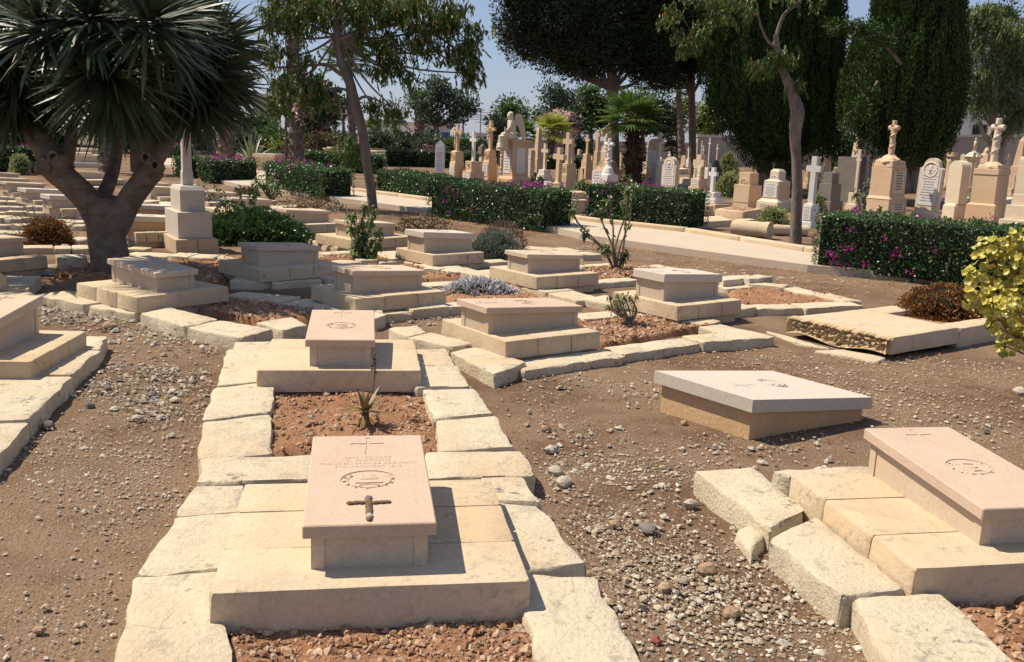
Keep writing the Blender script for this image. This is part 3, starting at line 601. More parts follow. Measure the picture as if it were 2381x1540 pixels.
# rows of small kerbs in the shaded left field
for i, (x0, y0, x1) in enumerate([(160, 452, 240), (150, 435, 260), (420, 440, 500), (0, 457, 60), (210, 490, 250)]): surround('low kerb row in the left field, %s' % ['just left of the forked trunk', 'behind the forked trunk', 'beyond the white monument', 'at the left edge behind the white tablets', 'hidden behind the forked trunk'][i], runs=[([(x0, y0), (x1, y0 + 1)], 3, .3)])
# ---- beds
for i, (q, n, b_) in enumerate([([(540, 1440), (1212, 1410), (1262, 1590), (520, 1590)], 1500, .0115), ([(637, 895), (985, 900), (1025, 1052), (630, 1056)], 1100, .0125), ([(392, 702), (535, 685), (760, 725), (620, 750)], 700, .017), ([(1280, 745), (1520, 728), (1660, 755), (1400, 800)], 800, .022),
  ([(1700, 668), (1860, 672), (1975, 700), (1720, 712)], 300, .015), ([(1345, 618), (1540, 620), (1560, 640), (1380, 650)], 500, .028), ([(1020, 655), (1180, 660), (1290, 700), (1060, 700)], 250, .018), ([(440, 590), (640, 600), (560, 615), (400, 605)], 250, .02),
  ([(800, 622), (960, 612), (1080, 640), (880, 650)], 250, .02), ([(2180, 1390), (2500, 1400), (2560, 1600), (2330, 1560)], 250, .02), ([(760, 590), (890, 590), (900, 600), (740, 602)], 120, .02), ([(500, 530), (700, 540), (700, 560), (500, 556)], 120, .02), ([(250, 585), (560, 625), (500, 660), (110, 640)], 900, .022)]):
    bed(q, n, h=.06 if i < 2 else .05, big=b_)
# ---- gravel
mb = MB()
for q, n, s in [([(0, 1100), (180, 880), (470, 980), (420, 1130), (330, 1320), (240, 1545), (0, 1545)], 9000, .0030), ([(180, 880), (255, 775), (530, 800), (500, 950), (440, 1060)], 3200, .0045), ([(1250, 1060), (1620, 1080), (1800, 1280), (2120, 1545), (1500, 1545), (1380, 1320)], 11000, .0038),
   ([(1150, 870), (1790, 800), (2380, 1000), (2380, 1100), (1990, 990), (1620, 1085), (1250, 1060)], 6500, .0036), ([(1780, 800), (2380, 850), (2380, 1000), (2000, 920)], 2500, .004), ([(900, 740), (1060, 730), (1060, 760), (900, 765)], 200, .007), ([(1300, 560), (1870, 620), (2100, 680), (1900, 690), (1500, 610), (1380, 600)], 900, .008), ([(40, 700), (330, 740), (530, 800), (260, 780)], 1300, .007)]:
    p = scatter(q, n, 0, .10); n = len(p); p[:, 2] -= .001; pebbles(mb, p, np.minimum(rng.exponential(s * .9, n) + s * .45, s * 7), flat=.55)
tag(mb.build('gravel', PEB), 'fine pale gravel on the packed earth paths', None, None, 'stuff')
mb = MB()
for q, n, s in [([(200, 850), (260, 780), (530, 800), (480, 950), (430, 1010), (160, 960)], 800, .013), ([(60, 700), (330, 735), (440, 780), (180, 760)], 1500, .0125), ([(1110, 870), (1300, 860), (1530, 940), (1500, 1080), (1620, 1180), (1560, 1330), (1380, 1250), (1240, 1100)], 420, .012), ([(1500, 1300), (1800, 1300), (2100, 1545), (1510, 1545)], 420, .009), ([(1600, 1000), (1990, 1010), (2000, 1090), (1620, 1080)], 260, .009), ([(2200, 985), (2380, 1050), (2380, 990), (2300, 950)], 90, .012), ([(1300, 580), (1850, 640), (1900, 670), (1500, 610)], 70, .014)]:
    p = scatter(q, n, 0, .12); n = len(p); pebbles(mb, p, np.minimum(rng.exponential(s * .6, n) + s * .4, s * 3.2), flat=.6)
tag(mb.build('rubble', DPEB), 'pale and black-stained stone rubble on the paths', None, None, 'stuff')
def litter(q, n, L, c1, c2, label, name):
    p = scatter(q, n); a = rng.uniform(0, 6.28, n); d = np.c_[np.cos(a), np.sin(a), rng.uniform(-.05, .25, n)]; p[:, 2] += .004; mb_ = MB(); leaves(mb_, p, d, rng.uniform(.5, 1.4, n) * L, rng.uniform(.25, .6, n) * L * .5); return tag(mb_.build(name, leafm('litter_%s' % name, c1, c2, tr=.05)), label, None, None, 'stuff')
litter([(1500, 800), (2380, 830), (2380, 1000), (1960, 950), (1500, 850)], 2600, .022, (.22, .10, .035), (.42, .22, .08), 'orange dry leaf litter on the brown path', 'leaf_litter')
litter([(1300, 540), (1870, 600), (2200, 690), (1900, 690), (1500, 600)], 2500, .03, (.24, .11, .04), (.42, .22, .09), 'dry leaf litter beside the paved walk', 'leaf_litter')
litter([(550, 1430), (1210, 1390), (1210, 1450), (560, 1500)], 130, .045, (.16, .09, .05), (.38, .26, .15), 'dry curled leaves against the nearest plinth', 'dry_leaves')
litter([(645, 895), (830, 900), (830, 915), (645, 915)], 60, .04, (.2, .12, .07), (.45, .33, .2), 'dry leaves against the second plinth', 'dry_leaves')
litter([(700, 480), (1400, 540), (1300, 560), (700, 500)], 1500, .035, (.2, .10, .04), (.36, .20, .09), 'dry leaves under the leaning tree', 'leaf_litter')
litter([(40, 690), (330, 640), (540, 660), (330, 730)], 500, .03, (.12, .07, .04), (.3, .2, .12), 'dead leaves in the shade of the forked tree', 'leaf_litter')
# named stones
def rock(x, y, s, label, m_, z=0, fl=.6, rot=0, name='rock', group=None):
    p = P(x, y, z); mb = MB(); ball(mb, (0, 0, s * fl * .35), (s, s * .75, s * fl), 12, 8, amp=.28, s=1.6 / s, seed=nseed()); o = mb.build(name, m_, smooth=True); set_auto(o, 28); o.location = p; o.rotation_euler = (0, 0, rot); return tag(o, label, 'stone', group)
RK = stone('field_stone', (.36, .30, .23), (.54, .48, .39), spots=.6, bm=.6, sc=2); RKD = stone('dark_field_stone', (.10, .09, .085), (.30, .27, .24), bm=.6, sc=3); RKO = stone('ochre_field_stone', (.30, .19, .11), (.46, .33, .21), bm=.6, sc=2)
for x, y, s, lab, m_ in [(1281, 1050, .040, 'white rounded stone right of the nearest kerb corner', RK), (1288, 1102, .045, 'flat pale stone below the white rounded one', RK), (1310, 1126, .05, 'flat stone resting on a brown dead leaf', RK), (1268, 1000, .03, 'upright ochre stone near the second grave kerb', RKO), (1645, 1330, .04, 'brown wedge stone in the middle of the gravel path', RKO),
    (1545, 1370, .03, 'brown-topped stone low in the gravel path', RKO), (1505, 1235, .045, 'pale stone with a black stained end', RKD), (1430, 1222, .03, 'small tan stone above the black-stained one', RKO), (1605, 1175, .035, 'pale block left of the displaced kerb slab', RK), (1700, 1430, .035, 'tan stone beside the torn strip of paper', RKO),
    (255, 762, .06, 'round brown stone at the end of the left kerb', RKO), (320, 975, .03, 'white stone lying alone on the left path', RK), (112, 992, .04, 'black stone next to the left kerb', RKD), (208, 945, .035, 'black stone on the left path by the kerb corner', RKD), (355, 920, .03, 'dark stone beside a white chip on the left path', RKD),
    (250, 905, .03, 'stained stone left of centre on the left path', RKD), (92, 1468, .02, 'small tan stone low on the left path', RKO), (716, 1000, .045, 'flat yellow stone in the aloe bed', RKO), (1296, 1378, .018, 'small stone lying on the near right kerb slab', RKO), (2060, 1525, .06, 'grey broken stone at the bottom right edge', RK),
    (1525, 1490, .022, 'small dark red brick piece on the path', plain('red_brick', (.22, .07, .05), .9)), (1590, 985, .025, 'tan stone at the foot of the golden box', RKO), (2372, 913, .05, 'white flat stone at the right edge', RK), (150, 575, .05, 'pale stone on the kerb row near the trunk', RK)]: rock(x, y, s, lab, m_, rot=rng.uniform(0, 3))
mb = MB(); block(mb, [P(*p, .06) for p in [(1708, 1222), (1760, 1208), (1795, 1235), (1745, 1275)]], .045, -.02, .012, .01, seed=55); tag(mb.build('stone_fragment', KERB(), smooth=True), 'broken square stone fragment wedged beside the displaced slabs', 'stone')
mb = MB(); block(mb, [P(*p, 0) for p in [(1780, 772), (1850, 790), (1930, 815), (1850, 800)]], .012, -.05, .01, .01, seed=58); block(mb, [P(*p, 0) for p in [(1890, 818), (1960, 815), (2060, 835), (2040, 845)]], .012, -.05, .01, .01, seed=59); tag(mb.build('paving_scrap', KERB(), smooth=True), 'flush stone footing showing in front of the pitted slab', 'paving')
# pebble cross on the nearest tablet
def pebble_cross():
    t_ = thing('pebble_cross', 'small cross of pebbles laid on the nearest pink tablet', 'cross', (0, 0, 0)); base = P(857, 1188, .370); t_.location = base; t_.scale = (1, 1.45, 1); t_.rotation_euler = (0, 0, R(9))
    ms = [stone('encrusted_pebble', (.13, .08, .045), (.30, .20, .12), bm=.8, sc=4), RKD, RK]; tl = math.tan(R(3.2))
    for i, (x, y, s) in enumerate([(0, .062, .012), (0, .044, .011), (-.0, .03, .011), (0, .016, .0115), (.002, .001, .011), (.0, -.014, .012), (.002, -.03, .011), (-.062, .038, .0095), (-.044, .040, .009), (-.022, .040, .009), (.022, .039, .009), (.042, .040, .009), (.062, .041, .0085), (.002, -.046, .0095)]):
        s *= 1.3; mb = MB(); ball(mb, (0, 0, 0), (s * (1.25 if abs(x) > .01 else .85), s * (.6 if abs(x) > .01 else .9), s * .5), 10, 7, amp=.3, s=70, seed=nseed()); o = mb.build('pebble', ms[1] if i == 0 else ms[0] if i != 6 else ms[2], t_, smooth=True); o.location = (x, y, .004 + y * 1.45 * tl)
    return t_
PC = pebble_cross()
# ------------------------------------------------------------------ monuments (measured offsets: crops of the photograph)
VA = (lambda x, y: (987.9 + .26847 * x, 232.4 + .26847 * y), .26847)
VB = (lambda x, y: (1452.8 + .22645 * x, 232.4 + .22645 * y), .22645)
VC = (lambda x, y: (1859.5 + .26414 * x, 232.4 + .26414 * y), .26414)
VE = (lambda x, y: (523 + .26847 * x, 232.4 + .26847 * y), .26847)
class Mon:
    """one monument; sizes given in the units of its view, height cursor z climbs as stages are added"""
    def __init__(s, label, V, x, y, cat='monument', rot=-38, m_=None, name='grave_monument', group=None, lean=0):
        px = V[0](x, y); p = P(px[0], px[1], 0); s.p = p; s.k = SC((p - cam.matrix_world.translation).dot(FWD)) * V[1] / 1.02; s.m = m_ or GLOB(); va = math.degrees(math.atan2(p.x, p.y)); rot = rot if rot > -25 else (-70 if rot < -65 else -54 + rng.uniform(-3, 3)); app = R(min(max(-rot - va, 5), 72)); s.ca, s.sa = math.cos(app), math.sin(app); s.rot = R(rot)
        s.root = thing(name, label, cat, (p.x, p.y, p.z - .03), s.rot, group); s.z = 0.0; s.cw = s.ca + s.sa
        if lean: s.root.rotation_euler = (0, R(lean), s.rot)
    def stage(s, w0, w1, h, m_=None, name='pedestal', cap=0, d=1.0, bev=.006):
        """square stage; w = apparent overall width"""
        k = s.k; a0, a1 = w0 * k / s.cw / 2, w1 * k / s.cw / 2; mb = MB(); z1 = s.z + h * k + (.03 if s.z == 0 else 0)
        frus(mb, s.z - .002, z1, a0, a0 * d, a1, a1 * d, bev=bev); s.last = (a0, a0 * d, s.z, z1)
        if cap: c = cap * k; frus(mb, z1 - .001, z1 + c, a1, a1 * d, a1 * .62, a1 * d * .62, bev=0); z1 += c
        o = mb.build(name, m_ or s.m, s.root); s.z = z1; return s
    def cross(s, h, w, t, arm=.32, m_=None, name='cross', d=None, flare=0):
        k = s.k; T = t * k / 2; D = (d or t * .8) * k / 2; H, A = h * k, max((w * k - 2 * D * s.sa) / s.ca / 2, T * 1.9); za = s.z + H * (1 - arm); mb = MB()
        poly = [(-T, s.z - .002), (T, s.z - .002), (T, za - T), (A, za - T - flare * k), (A, za + T + flare * k), (T, za + T), (T + flare * k * .5, s.z + H), (-T - flare * k * .5, s.z + H), (-T, za + T), (-A, za + T + flare * k), (-A, za - T - flare * k), (-T, za - T)]
        prism(mb, poly, -D, D); mb.build(name, m_ or s.m, s.root); s.za = za; s.H = H; s.A = A; s.T = T; return s
    def figure(s, m_=None):
        mb = MB(); y = -s.T * 1.9; z = s.za; a = s.A; T = s.T
        tube(mb, [(0, y, z + T * .6), (0, y, z - a * .5), (T * .3, y, z - a * 1.0)], [T * .75, T * .6, T * .65], 7); tube(mb, [(T * .3, y, z - a), (-T * .2, y * 1.2, z - a * 1.5), (0, y, z - a * 2.1)], [T * .6, T * .5, T * .35], 7)
        for q in (-1, 1): tube(mb, [(q * T * .7, y, z + T * .2), (q * a * .95, y * .9, z + T * 1.1)], [T * .4, T * .28], 6)
        ball(mb, (-T * .2, y * 1.15, z + T * 1.7), T * .75, 8, 6); ball(mb, (T * .3, y, z - a * .95), (T * .95, T * .8, T * .9), 8, 6); mb.build('carved_figure', m_ or s.m, s.root, smooth=True); return s
    def obelisk(s, w0, w1, h, tip, m_=None):
        k = s.k; a0, a1 = w0 * k / s.cw / 2, w1 * k / s.cw / 2; mb = MB(); z1 = s.z + (h - tip) * k; frus(mb, s.z - .002, z1, a0, a0, a1, a1); frus(mb, z1 - .001, z1 + tip * k, a1, a1, .004, .004); mb.build('obelisk', m_ or s.m, s.root); s.z = z1; return s
    def arch(s, w, h, d, shoulder=.72, m_=None, kind='arch', name='headstone_slab'):
        """upright slab; w apparent width of its face"""
        k = s.k; D = d * k / 2; W_ = max((w * k - 2 * D * s.sa) / s.ca / 2, D * 1.6); H = h * k; z = s.z - .002; pts = [(-W_, z), (W_, z)]
        if kind == 'arch':
            r = W_ * shoulder; zs = z + H - r; pts += [(W_, zs - r * .25)] + [(W_ * .86, zs - r * .12), (r, zs)] + [(r * math.cos(t), zs + r * math.sin(t)) for t in np.linspace(.1, math.pi - .1, 14)] + [(-r, zs), (-W_ * .86, zs - r * .12), (-W_, zs - r * .25)]
        elif kind == 'ogee': pts += [(W_, z + H * .86), (W_ * .8, z + H * .9), (W_ * .55, z + H * .93), (W_ * .35, z + H * .955), (W_ * .12, z + H * .975), (0, z + H), (-W_ * .12, z + H * .975), (-W_ * .35, z + H * .955), (-W_ * .55, z + H * .93), (-W_ * .8, z + H * .9), (-W_, z + H * .86)]
        elif kind == 'round': pts += [(W_, z + H - W_)] + [(W_ * math.cos(t), z + H - W_ + W_ * math.sin(t)) for t in np.linspace(.1, math.pi - .1, 14)] + [(-W_, z + H - W_)]
        else: pts += [(W_, z + H), (-W_, z + H)]
        mb = MB(); prism(mb, pts, -D, D); mb.build(name, m_ or s.m, s.root); s.W = W_; s.D = D; s.z0 = z; s.top = z + H; return s
    def plaque(s, w, h, zc, y, lines=(), n=6, m_=None, x=0, ink=None, size=None):
        """inset lettered panel on the front face; w, h metres"""
        root = s.root; mb = MB(); b = min(w, h) * .12; prism(mb, [(x - w / 2, zc - h / 2), (x + w / 2, zc - h / 2), (x + w / 2, zc + h / 2 - b), (x + w / 2 - b, zc + h / 2), (x - w / 2 + b, zc + h / 2), (x - w / 2, zc + h / 2 - b)], y - .010, y + .004)
        r = np.random.default_rng(int(abs(zc * 1000)) + n); tot = len(lines) + n; step = h * .84 / max(tot, 1); z = zc + h * .42 - step / 2 - step * len(lines)
        for i in range(n):
            L = w * r.uniform(.45, .85); xx = -L / 2
            while xx < L / 2: l = min(r.uniform(.015, .05), L / 2 - xx); box(mb, (x + xx + l / 2, y - .011, z), (max(l - .006, .004), .003, step * .30), mi=1); xx += l + .012
            z -= step
        pl = mb.build('plaque', [m_ or MARB(), ink or INK()], root); z = zc + h * .42 - step / 2; fs = min(size or 9, step * .72)
        for ln in lines:
            me = text_obj(ln, min(fs, w * 1.3 / max(len(ln), 4))); me.materials.clear(); me.materials.append(ink or INK()); o = bpy.data.objects.new('inscription', me); C.objects.link(o); o.parent = pl; o.rotation_euler = (math.pi / 2, 0, 0); o.location = (x, y - .011, z); z -= step
        return s
    def face_plaque(s, fw=.7, fh=.7, **kw): a, b, z0, z1 = s.last; return s.plaque(2 * a * fw, (z1 - z0) * fh, (z0 + z1) / 2, -b, **kw)
    def side_plaque(s, fw, fh, n=7):
        a, b, z0, z1 = s.last; w, h = 2 * b * fw, (z1 - z0) * fh; zc = (z0 + z1) / 2; mb = MB(); box(mb, (a + .003, 0, zc), (.016, w, h)); z = zc + h * .42
        for i in range(n): L = w * rng.uniform(.4, .8); box(mb, (a + .013, 0, z), (.003, L, h / n * .3), mi=1); z -= h * .84 / n
        mb.build('plaque', [GLOBP(), INK()], s.root); return s
    def medallion(s, r, z, y, kind=0):
        mb = MB(); t = np.linspace(0, 2 * math.pi, 22); tube(mb, [(r * math.cos(a), y, z + r * math.sin(a)) for a in t], r * .13, 5)
        if kind == 0: box(mb, (0, y - .004, z), (r * .3, .02, r * 1.5)); box(mb, (0, y - .005, z + r * .25), (r * 1.0, .02, r * .3))
        elif kind == 1: tube(mb, [(0, y, z + r * .6), (0, y, z - r * .5)], r * .12, 5); tube(mb, [(-r * .5, y, z - r * .2), (-r * .3, y, z - r * .5), (0, y, z - r * .6), (r * .3, y, z - r * .5), (r * .5, y, z - r * .2)], r * .11, 5); tube(mb, [(-r * .35, y, z + r * .5), (r * .35, y, z + r * .3)], r * .1, 5)
        else: tube(mb, [(r * .5 * math.cos(a), y, z + r * .5 * math.sin(a)) for a in t], r * .13, 5); ball(mb, (0, y, z), r * .22, 7, 5)
        mb.build('medallion', s.m, s.root, smooth=True); return s
    def rocks(s, w, h, m_=None, name='carved_rock', n=16, d=1.0):
        k = s.k; a = w * k / s.cw / 2; H = h * k; mb = MB(); r = np.random.default_rng(nseed()); frus(mb, s.z - .002, s.z + H * .55, a * .95, a * .95 * d, a * .85, a * .85 * d)
        for i in range(n): t = r.uniform(0, 6.28); q = r.uniform(.35, .85); zz = s.z + H * r.uniform(.2, .95) * (1.15 - .5 * q); rr = a * r.uniform(.22, .4); ball(mb, (a * q * math.cos(t), a * q * d * math.sin(t), zz - rr * .5), (rr, rr * .9, rr * .65), 8, 6, amp=.25, s=2 / rr, seed=nseed())
        ball(mb, (0, 0, s.z + H * .5), (a * .75, a * .75 * d, H * .5), 10, 7, amp=.15, s=3 / a, seed=nseed()); o = mb.build(name, m_ or s.m, s.root); fuse(o, max(.012, a * .06), 1); s.z += H * .9; return s
    def rustic(s, h, w, t, arm=.3, m_=None, knots=8, vine=True):
        k = s.k; T = t * k / 2; H, A = h * k, max((w * k - T * s.sa) / s.ca / 2, T * 2.0); A = min(A, T * 3); za = s.z + H * (1 - arm); mb = MB(); n = 9
        tube(mb, [(0, 0, s.z - .01 + H * i / n) for i in range(n + 1)], [T * (1.15 - .25 * i / n) for i in range(n + 1)], 10, rough=.12, seed=nseed()); tube(mb, [(A * q, 0, za) for q in np.linspace(-1, 1, 6)], T * .95, 10, rough=.1, seed=nseed())
        r = np.random.default_rng(nseed())
        for i in range(knots): a = r.uniform(0, 6.28); zz = s.z + H * r.uniform(.1, .9); ball(mb, (T * math.cos(a), T * math.sin(a), zz), T * .35, 6, 5)
        if vine: tube(mb, [(T * 1.2 * math.cos(i * .9), T * 1.2 * math.sin(i * .9), s.z + H * i / 22) for i in range(20)], T * .25, 5); 
        o = mb.build('log_cross', m_ or s.m, s.root, smooth=True); fuse(o, max(.008, T * .18), 1); s.za = za; s.T = T; s.A = A; return s
# --- left group, beyond the long hedge
m1 = Mon('tall narrow white headstone with an ogee top, leftmost of the standing graves', VA, 124, 740, 'headstone', rot=-20, m_=MARB(), name='headstone'); m1.arch(84, 395, 16, kind='ogee'); m1.plaque(2 * m1.W * .86, m1.top * .6, m1.top * .58, -m1.D, lines=['SACRED TO THE MEMORY', 'OF'], n=10, m_=MARB())
m2 = Mon('crucifix with carved figure on a tapering stepped pedestal behind the narrow white headstone', VA, 272, 735, rot=-42); m2.stage(138, 138, 40).stage(134, 128, 140).face_plaque(.75, .8, n=8).stage(128, 110, 20, name='cornice').stage(112, 108, 80, cap=10); m2.medallion(.11, m2.last[2] + (m2.last[3] - m2.last[2]) / 2, -m2.last[1], 2); m2.cross(222, 92, 26, .3).figure()
m3 = Mon('plain white marble cross on two plain tan blocks', VA, 412, 745, rot=-38); m3.stage(196, 196, 125).face_plaque(.8, .6, n=4).stage(140, 138, 85).medallion(.10, m3.z - .12, -m3.last[1], 0).cross(250, 72, 28, .28, m_=MARB())
m4 = Mon('broken rough stone pillar with a weathered block on top', VA, 490, 700, rot=-40); m4.stage(62, 60, 190, m_=GLOBP()).rocks(60, 40, n=5).stage(82, 80, 60, m_=GREY(), name='weathered_block').rocks(60, 24, m_=GREY(), n=5)
m5 = Mon('second crucifix with carved figure, beside the seated angel', VA, 555, 735, rot=-42); m5.stage(134, 134, 60).stage(132, 126, 130).face_plaque(.75, .8, n=7).stage(126, 104, 22, name='cornice').stage(104, 100, 78, cap=12); m5.medallion(.11, m5.last[3] - .16, -m5.last[1], 2); m5.cross(240, 90, 28, .3).figure()
m6 = Mon('tall panelled pedestal carrying the seated winged angel', VA, 770, 752, 'pedestal', rot=-52, name='angel_pedestal'); m6.stage(300, 296, 70).stage(282, 250, 20, name='moulding').stage(236, 224, 270).face_plaque(.55, .82, n=8); a_, b_, z0_, z1_ = m6.last
mb = MB(); box(mb, (a_ - .004, 0, (z0_ + z1_) / 2), (.03, b_ * 1.0, (z1_ - z0_) * .78)); mb.build('side_panel', MARB(), m6.root); mb = MB()
for i in range(60): zz = rng.uniform(z0_, z1_); ball(mb, (-a_ + rng.uniform(0, .12) * a_, -b_, zz), rng.uniform(.03, .06), 6, 5)
mb.build('rough_rockwork', GLOBP(), m6.root, smooth=True); m6.stage(228, 285, 26, name='cornice').stage(292, 292, 12, name='cornice')
def angel():
    k = m6.k; o0 = m6.p; zt = m6.root.location.z + m6.z; x0 = 770; pt = lambda x, y, d=0: Vector((o0.x + (x - x0) * k, o0.y + d, zt + (322 - y) * k))
    base = pt(740, 322, -.25); t_ = thing('angel_statue', 'carved stone angel seated on the pedestal with folded wings, hands together on its lap', 'statue', base); L = lambda *a: pt(*a) - base; st = GLOBP()
    mb = MB(); D = -.26
    tube(mb, [L(742, 318, D), L(738, 260, D), L(730, 200, D), L(723, 168, D), L(717, 150, D), L(714, 135, D)], [.16, .125, .14, .115, .07, .06], 12)          # torso and neck
    ball(mb, L(711, 128, D - .03), (.082, .09, .12), 12, 9); ball(mb, L(719, 122, D + .01), (.10, .115, .125), 12, 9); ball(mb, L(733, 138, D + .02), (.05, .09, .12), 10, 7); ball(mb, L(722, 106, D + .0), (.09, .10, .05), 10, 7); ball(mb, L(700, 130, D - .05), (.03, .03, .03), 6, 5)                       # head, hair, face
    for q in (-1, 1):
        tube(mb, [L(745, 300, D + .08 * q), L(690, 285, D - .12 + .09 * q), L(655, 292, D - .2 + .09 * q)], [.13, .115, .10], 10)       # thighs under the robe
        tube(mb, [L(655, 290, D - .2 + .09 * q), L(652, 350, D - .18 + .09 * q), L(648, 402, D - .22 + .09 * q)], [.11, .12, .14], 10)
        tube(mb, [L(730, 168, D + .12 * q), L(722, 215, D - .06 + .14 * q), L(700, 245, D - .18 + .07 * q), L(680, 252, D - .25 + .02 * q)], [.07, .065, .05, .035], 8)
        ball(mb, L(640, 412, D - .3 + .08 * q), (.05, .09, .03), 8, 6)
    tube(mb, [L(690, 320, D), L(700, 380, D + .05), L(702, 425, D + .05)], [.12, .11, .09], 9)
    for i in range(14): a = -1 + 2 * i / 13; tube(mb, [L(690 + a * 18, 300, D - .26 + abs(a) * .1), L(660 + a * 42, 360, D - .34 + abs(a) * .2), L(658 + a * 48, 418, D - .32 + abs(a) * .2)], [.02, .028, .024], 5)
    tube(mb, [L(676, 222, D - .3), L(684, 292, D - .33)], .022, 6)
    o = mb.build('robed_body', st, t_, smooth=True); fuse(o, .014, 1)
    for q, dx in ((1, 0), (-1, -14)):
        mb = MB(); out = [(768, 150), (772, 118), (790, 104), (812, 116), (828, 150), (840, 200), (850, 260), (858, 320), (850, 328), (838, 290), (822, 250), (806, 220), (790, 200), (772, 195)]
        pts = [L(x + dx, y, D + .16 + q * .1) for x, y in out]; n = len(pts); th = Vector((0, .035, 0)); v = [list(p - th) for p in pts] + [list(p + th) for p in pts]
        mb.add(v, [list(range(n)), list(range(n, 2 * n))[::-1]] + [[(i + 1) % n, i, n + i, n + (i + 1) % n] for i in range(n)])
        for i in range(6): f_ = i / 5; tube(mb, [L(786 + dx + f_ * 26, 130 + f_ * 10, D + .12 + q * .1), L(800 + dx + f_ * 26, 200 + f_ * 10, D + .12 + q * .1), L(838 + dx + f_ * 6, 300 - f_ * 20, D + .12 + q * .1)], .014, 4)
        mb.build('wing', st, t_)
angel()
m7 = Mon('thin slab with a lettered panel right behind the angel pedestal', VA, 905, 740, 'headstone', rot=-58, name='headstone'); m7.arch(30, 320, 44, kind='round'); m7.plaque(2 * m7.W * .8, m7.top * .6, m7.top * .5, -m7.D, n=8)
m8 = Mon('tall tan obelisk right of the angel', VA, 970, 700, 'obelisk', rot=-44, name='obelisk_monument'); m8.stage(112, 112, 60).stage(102, 96, 120).stage(98, 84, 12, name='moulding').obelisk(84, 46, 270, 40)
m9 = Mon('pale stone cross on three white marble steps, behind the leaning tan cross', VA, 1030, 725, rot=-40, m_=MARB()); m9.stage(190, 190, 40, name='step').stage(140, 140, 38, name='step').stage(108, 106, 40, name='step').cross(222, 72, 26, .28, m_=GLOBP(), flare=2)
m10 = Mon('tan cross leaning right above a low rock with an arched white panel', VA, 1145, 815, rot=-36, lean=2); m10.rocks(205, 125, n=12); m10.cross(290, 118, 44, .27, d=36)
m10.plaque(.42, .32, .24, -.36, n=4, lines=['IN LOVING MEMORY OF'])
m11 = Mon('large tan cross on a square block between two smaller crosses', VA, 1225, 770, rot=-40); m11.stage(190, 186, 120).stage(140, 136, 95).medallion(.1, m11.z - .18, -m11.last[1], 2).cross(262, 104, 42, .29)
m12 = Mon('cream cross with a curled top behind the large tan cross', VA, 1262, 740, rot=-44); m12.stage(110, 108, 90).stage(84, 66, 100).cross(215, 60, 28, .3, m_=GLOBP())
m13 = Mon('small white rounded headstone far off before the boundary wall', VA, 1309, 480, 'headstone', rot=-10, m_=MARB(), name='headstone'); m13.arch(38, 66, 10, kind='round')
m14 = Mon('slim tan cross on a two-step base, right of the far white headstone', VA, 1392, 690, rot=-42); m14.stage(112, 110, 100).stage(96, 92, 65).stage(72, 70, 55).cross(155, 54, 20, .25)
m15 = Mon('tall weathered cross carved with ivy, just left of the dark-trunked palm', VA, 1482, 640, rot=-50); m15.stage(80, 78, 100).stage(62, 60, 90).cross(178, 56, 30, .22)
m16 = Mon('broad monument with a stone scroll, lettered block and cross garlanded with flowers', VA, 1570, 770, rot=-42); m16.stage(268, 262, 150).face_plaque(.78, .86, n=9, lines=['IN', 'LOVING REMEMBRANCE']).stage(230, 200, 40).rocks(200, 70, n=22, d=.8); m16.stage(52, 46, 20).rustic(290, 92, 40, .26, knots=4)
mb = MB(); T = m16.T
for i in range(26): a = rng.uniform(-1.9, 1.9); ball(mb, (m16.A * .9 * math.sin(a), -T * 1.2, m16.za + .02 + m16.A * .95 * (1 - math.cos(a)) * -.9 + .1), rng.uniform(.05, .085), 7, 5)
mb.build('flower_garland', GLOBP(), m16.root, smooth=True)
m16b = Mon('pale lettered block on a stepped plinth behind the garlanded cross', VA, 1592, 600, rot=-30, m_=GLOBP()); m16b.stage(190, 188, 150).stage(150, 148, 40).stage(118, 116, 110).face_plaque(.7, .7, n=4)
m17 = Mon('white marble boulder carved with crossed tools and a log cross', VA, 1575, 812, rot=-36, m_=MARB()); m17.stage(200, 205, 60, name='base'); m17.rocks(205, 190, n=20); m17.rustic(240, 80, 34, .22, knots=10)
m17.plaque(.36, .42, m17.last[3] + .3, -.48, n=4, m_=MARB())
m18 = Mon('tall round-topped headstone with ring carving, left of the white lily cross', VA, 1955, 770, 'headstone', rot=-28, name='headstone'); m18.stage(160, 156, 120).arch(98, 305, 26, .95, kind='arch'); m18.plaque(2 * m18.W * .86, .62, m18.z0 + (m18.top - m18.z0) * .42, -m18.D, n=7); m18.medallion(.13, m18.top - .22, -m18.D, 2)
m19 = Mon('white lily cross over a leaf-carved tablet, centre-right of the group', VA, 2000, 800, rot=-32, m_=GLOBP()); m19.stage(150, 146, 60).stage(112, 108, 170, m_=GLOBP()).face_plaque(.86, .86, n=9).rocks(108, 44, m_=MARB(), n=14).cross(240, 82, 26, .3, m_=MARB())
m20 = Mon('arched headstone with a cross in a round medallion, facing left above the low hedge', VA, 2110, 835, 'headstone', rot=-45, name='headstone', m_=GLOBP()); m20.stage(190, 186, 24).arch(150, 312, 48, .78); m20.plaque(2 * m20.W * .78, .88, m20.z0 + .52, -m20.D, n=9, lines=['IN LOVING MEMORY OF', 'WILLIAM DANIELSON']); m20.medallion(.145, m20.top - .235, -m20.D, 0)
m21 = Mon('grey stone cross peeping over the round-topped headstone', VB, 225, 760, rot=-25, m_=GLOBP()); m21.stage(110, 108, 120).cross(200, 56, 22, .22)
m22 = Mon('stubby rough cross bearing the letters IHS on a square block', VB, 745, 1045, rot=-38); m22.stage(245, 240, 40).stage(218, 214, 112).stage(172, 168, 82).face_plaque(.82, .8, n=3).cross(240, 150, 72, .36, d=60, flare=0); m22.cross(240, 150, 50, .36, m_=GLOBP(), d=66)
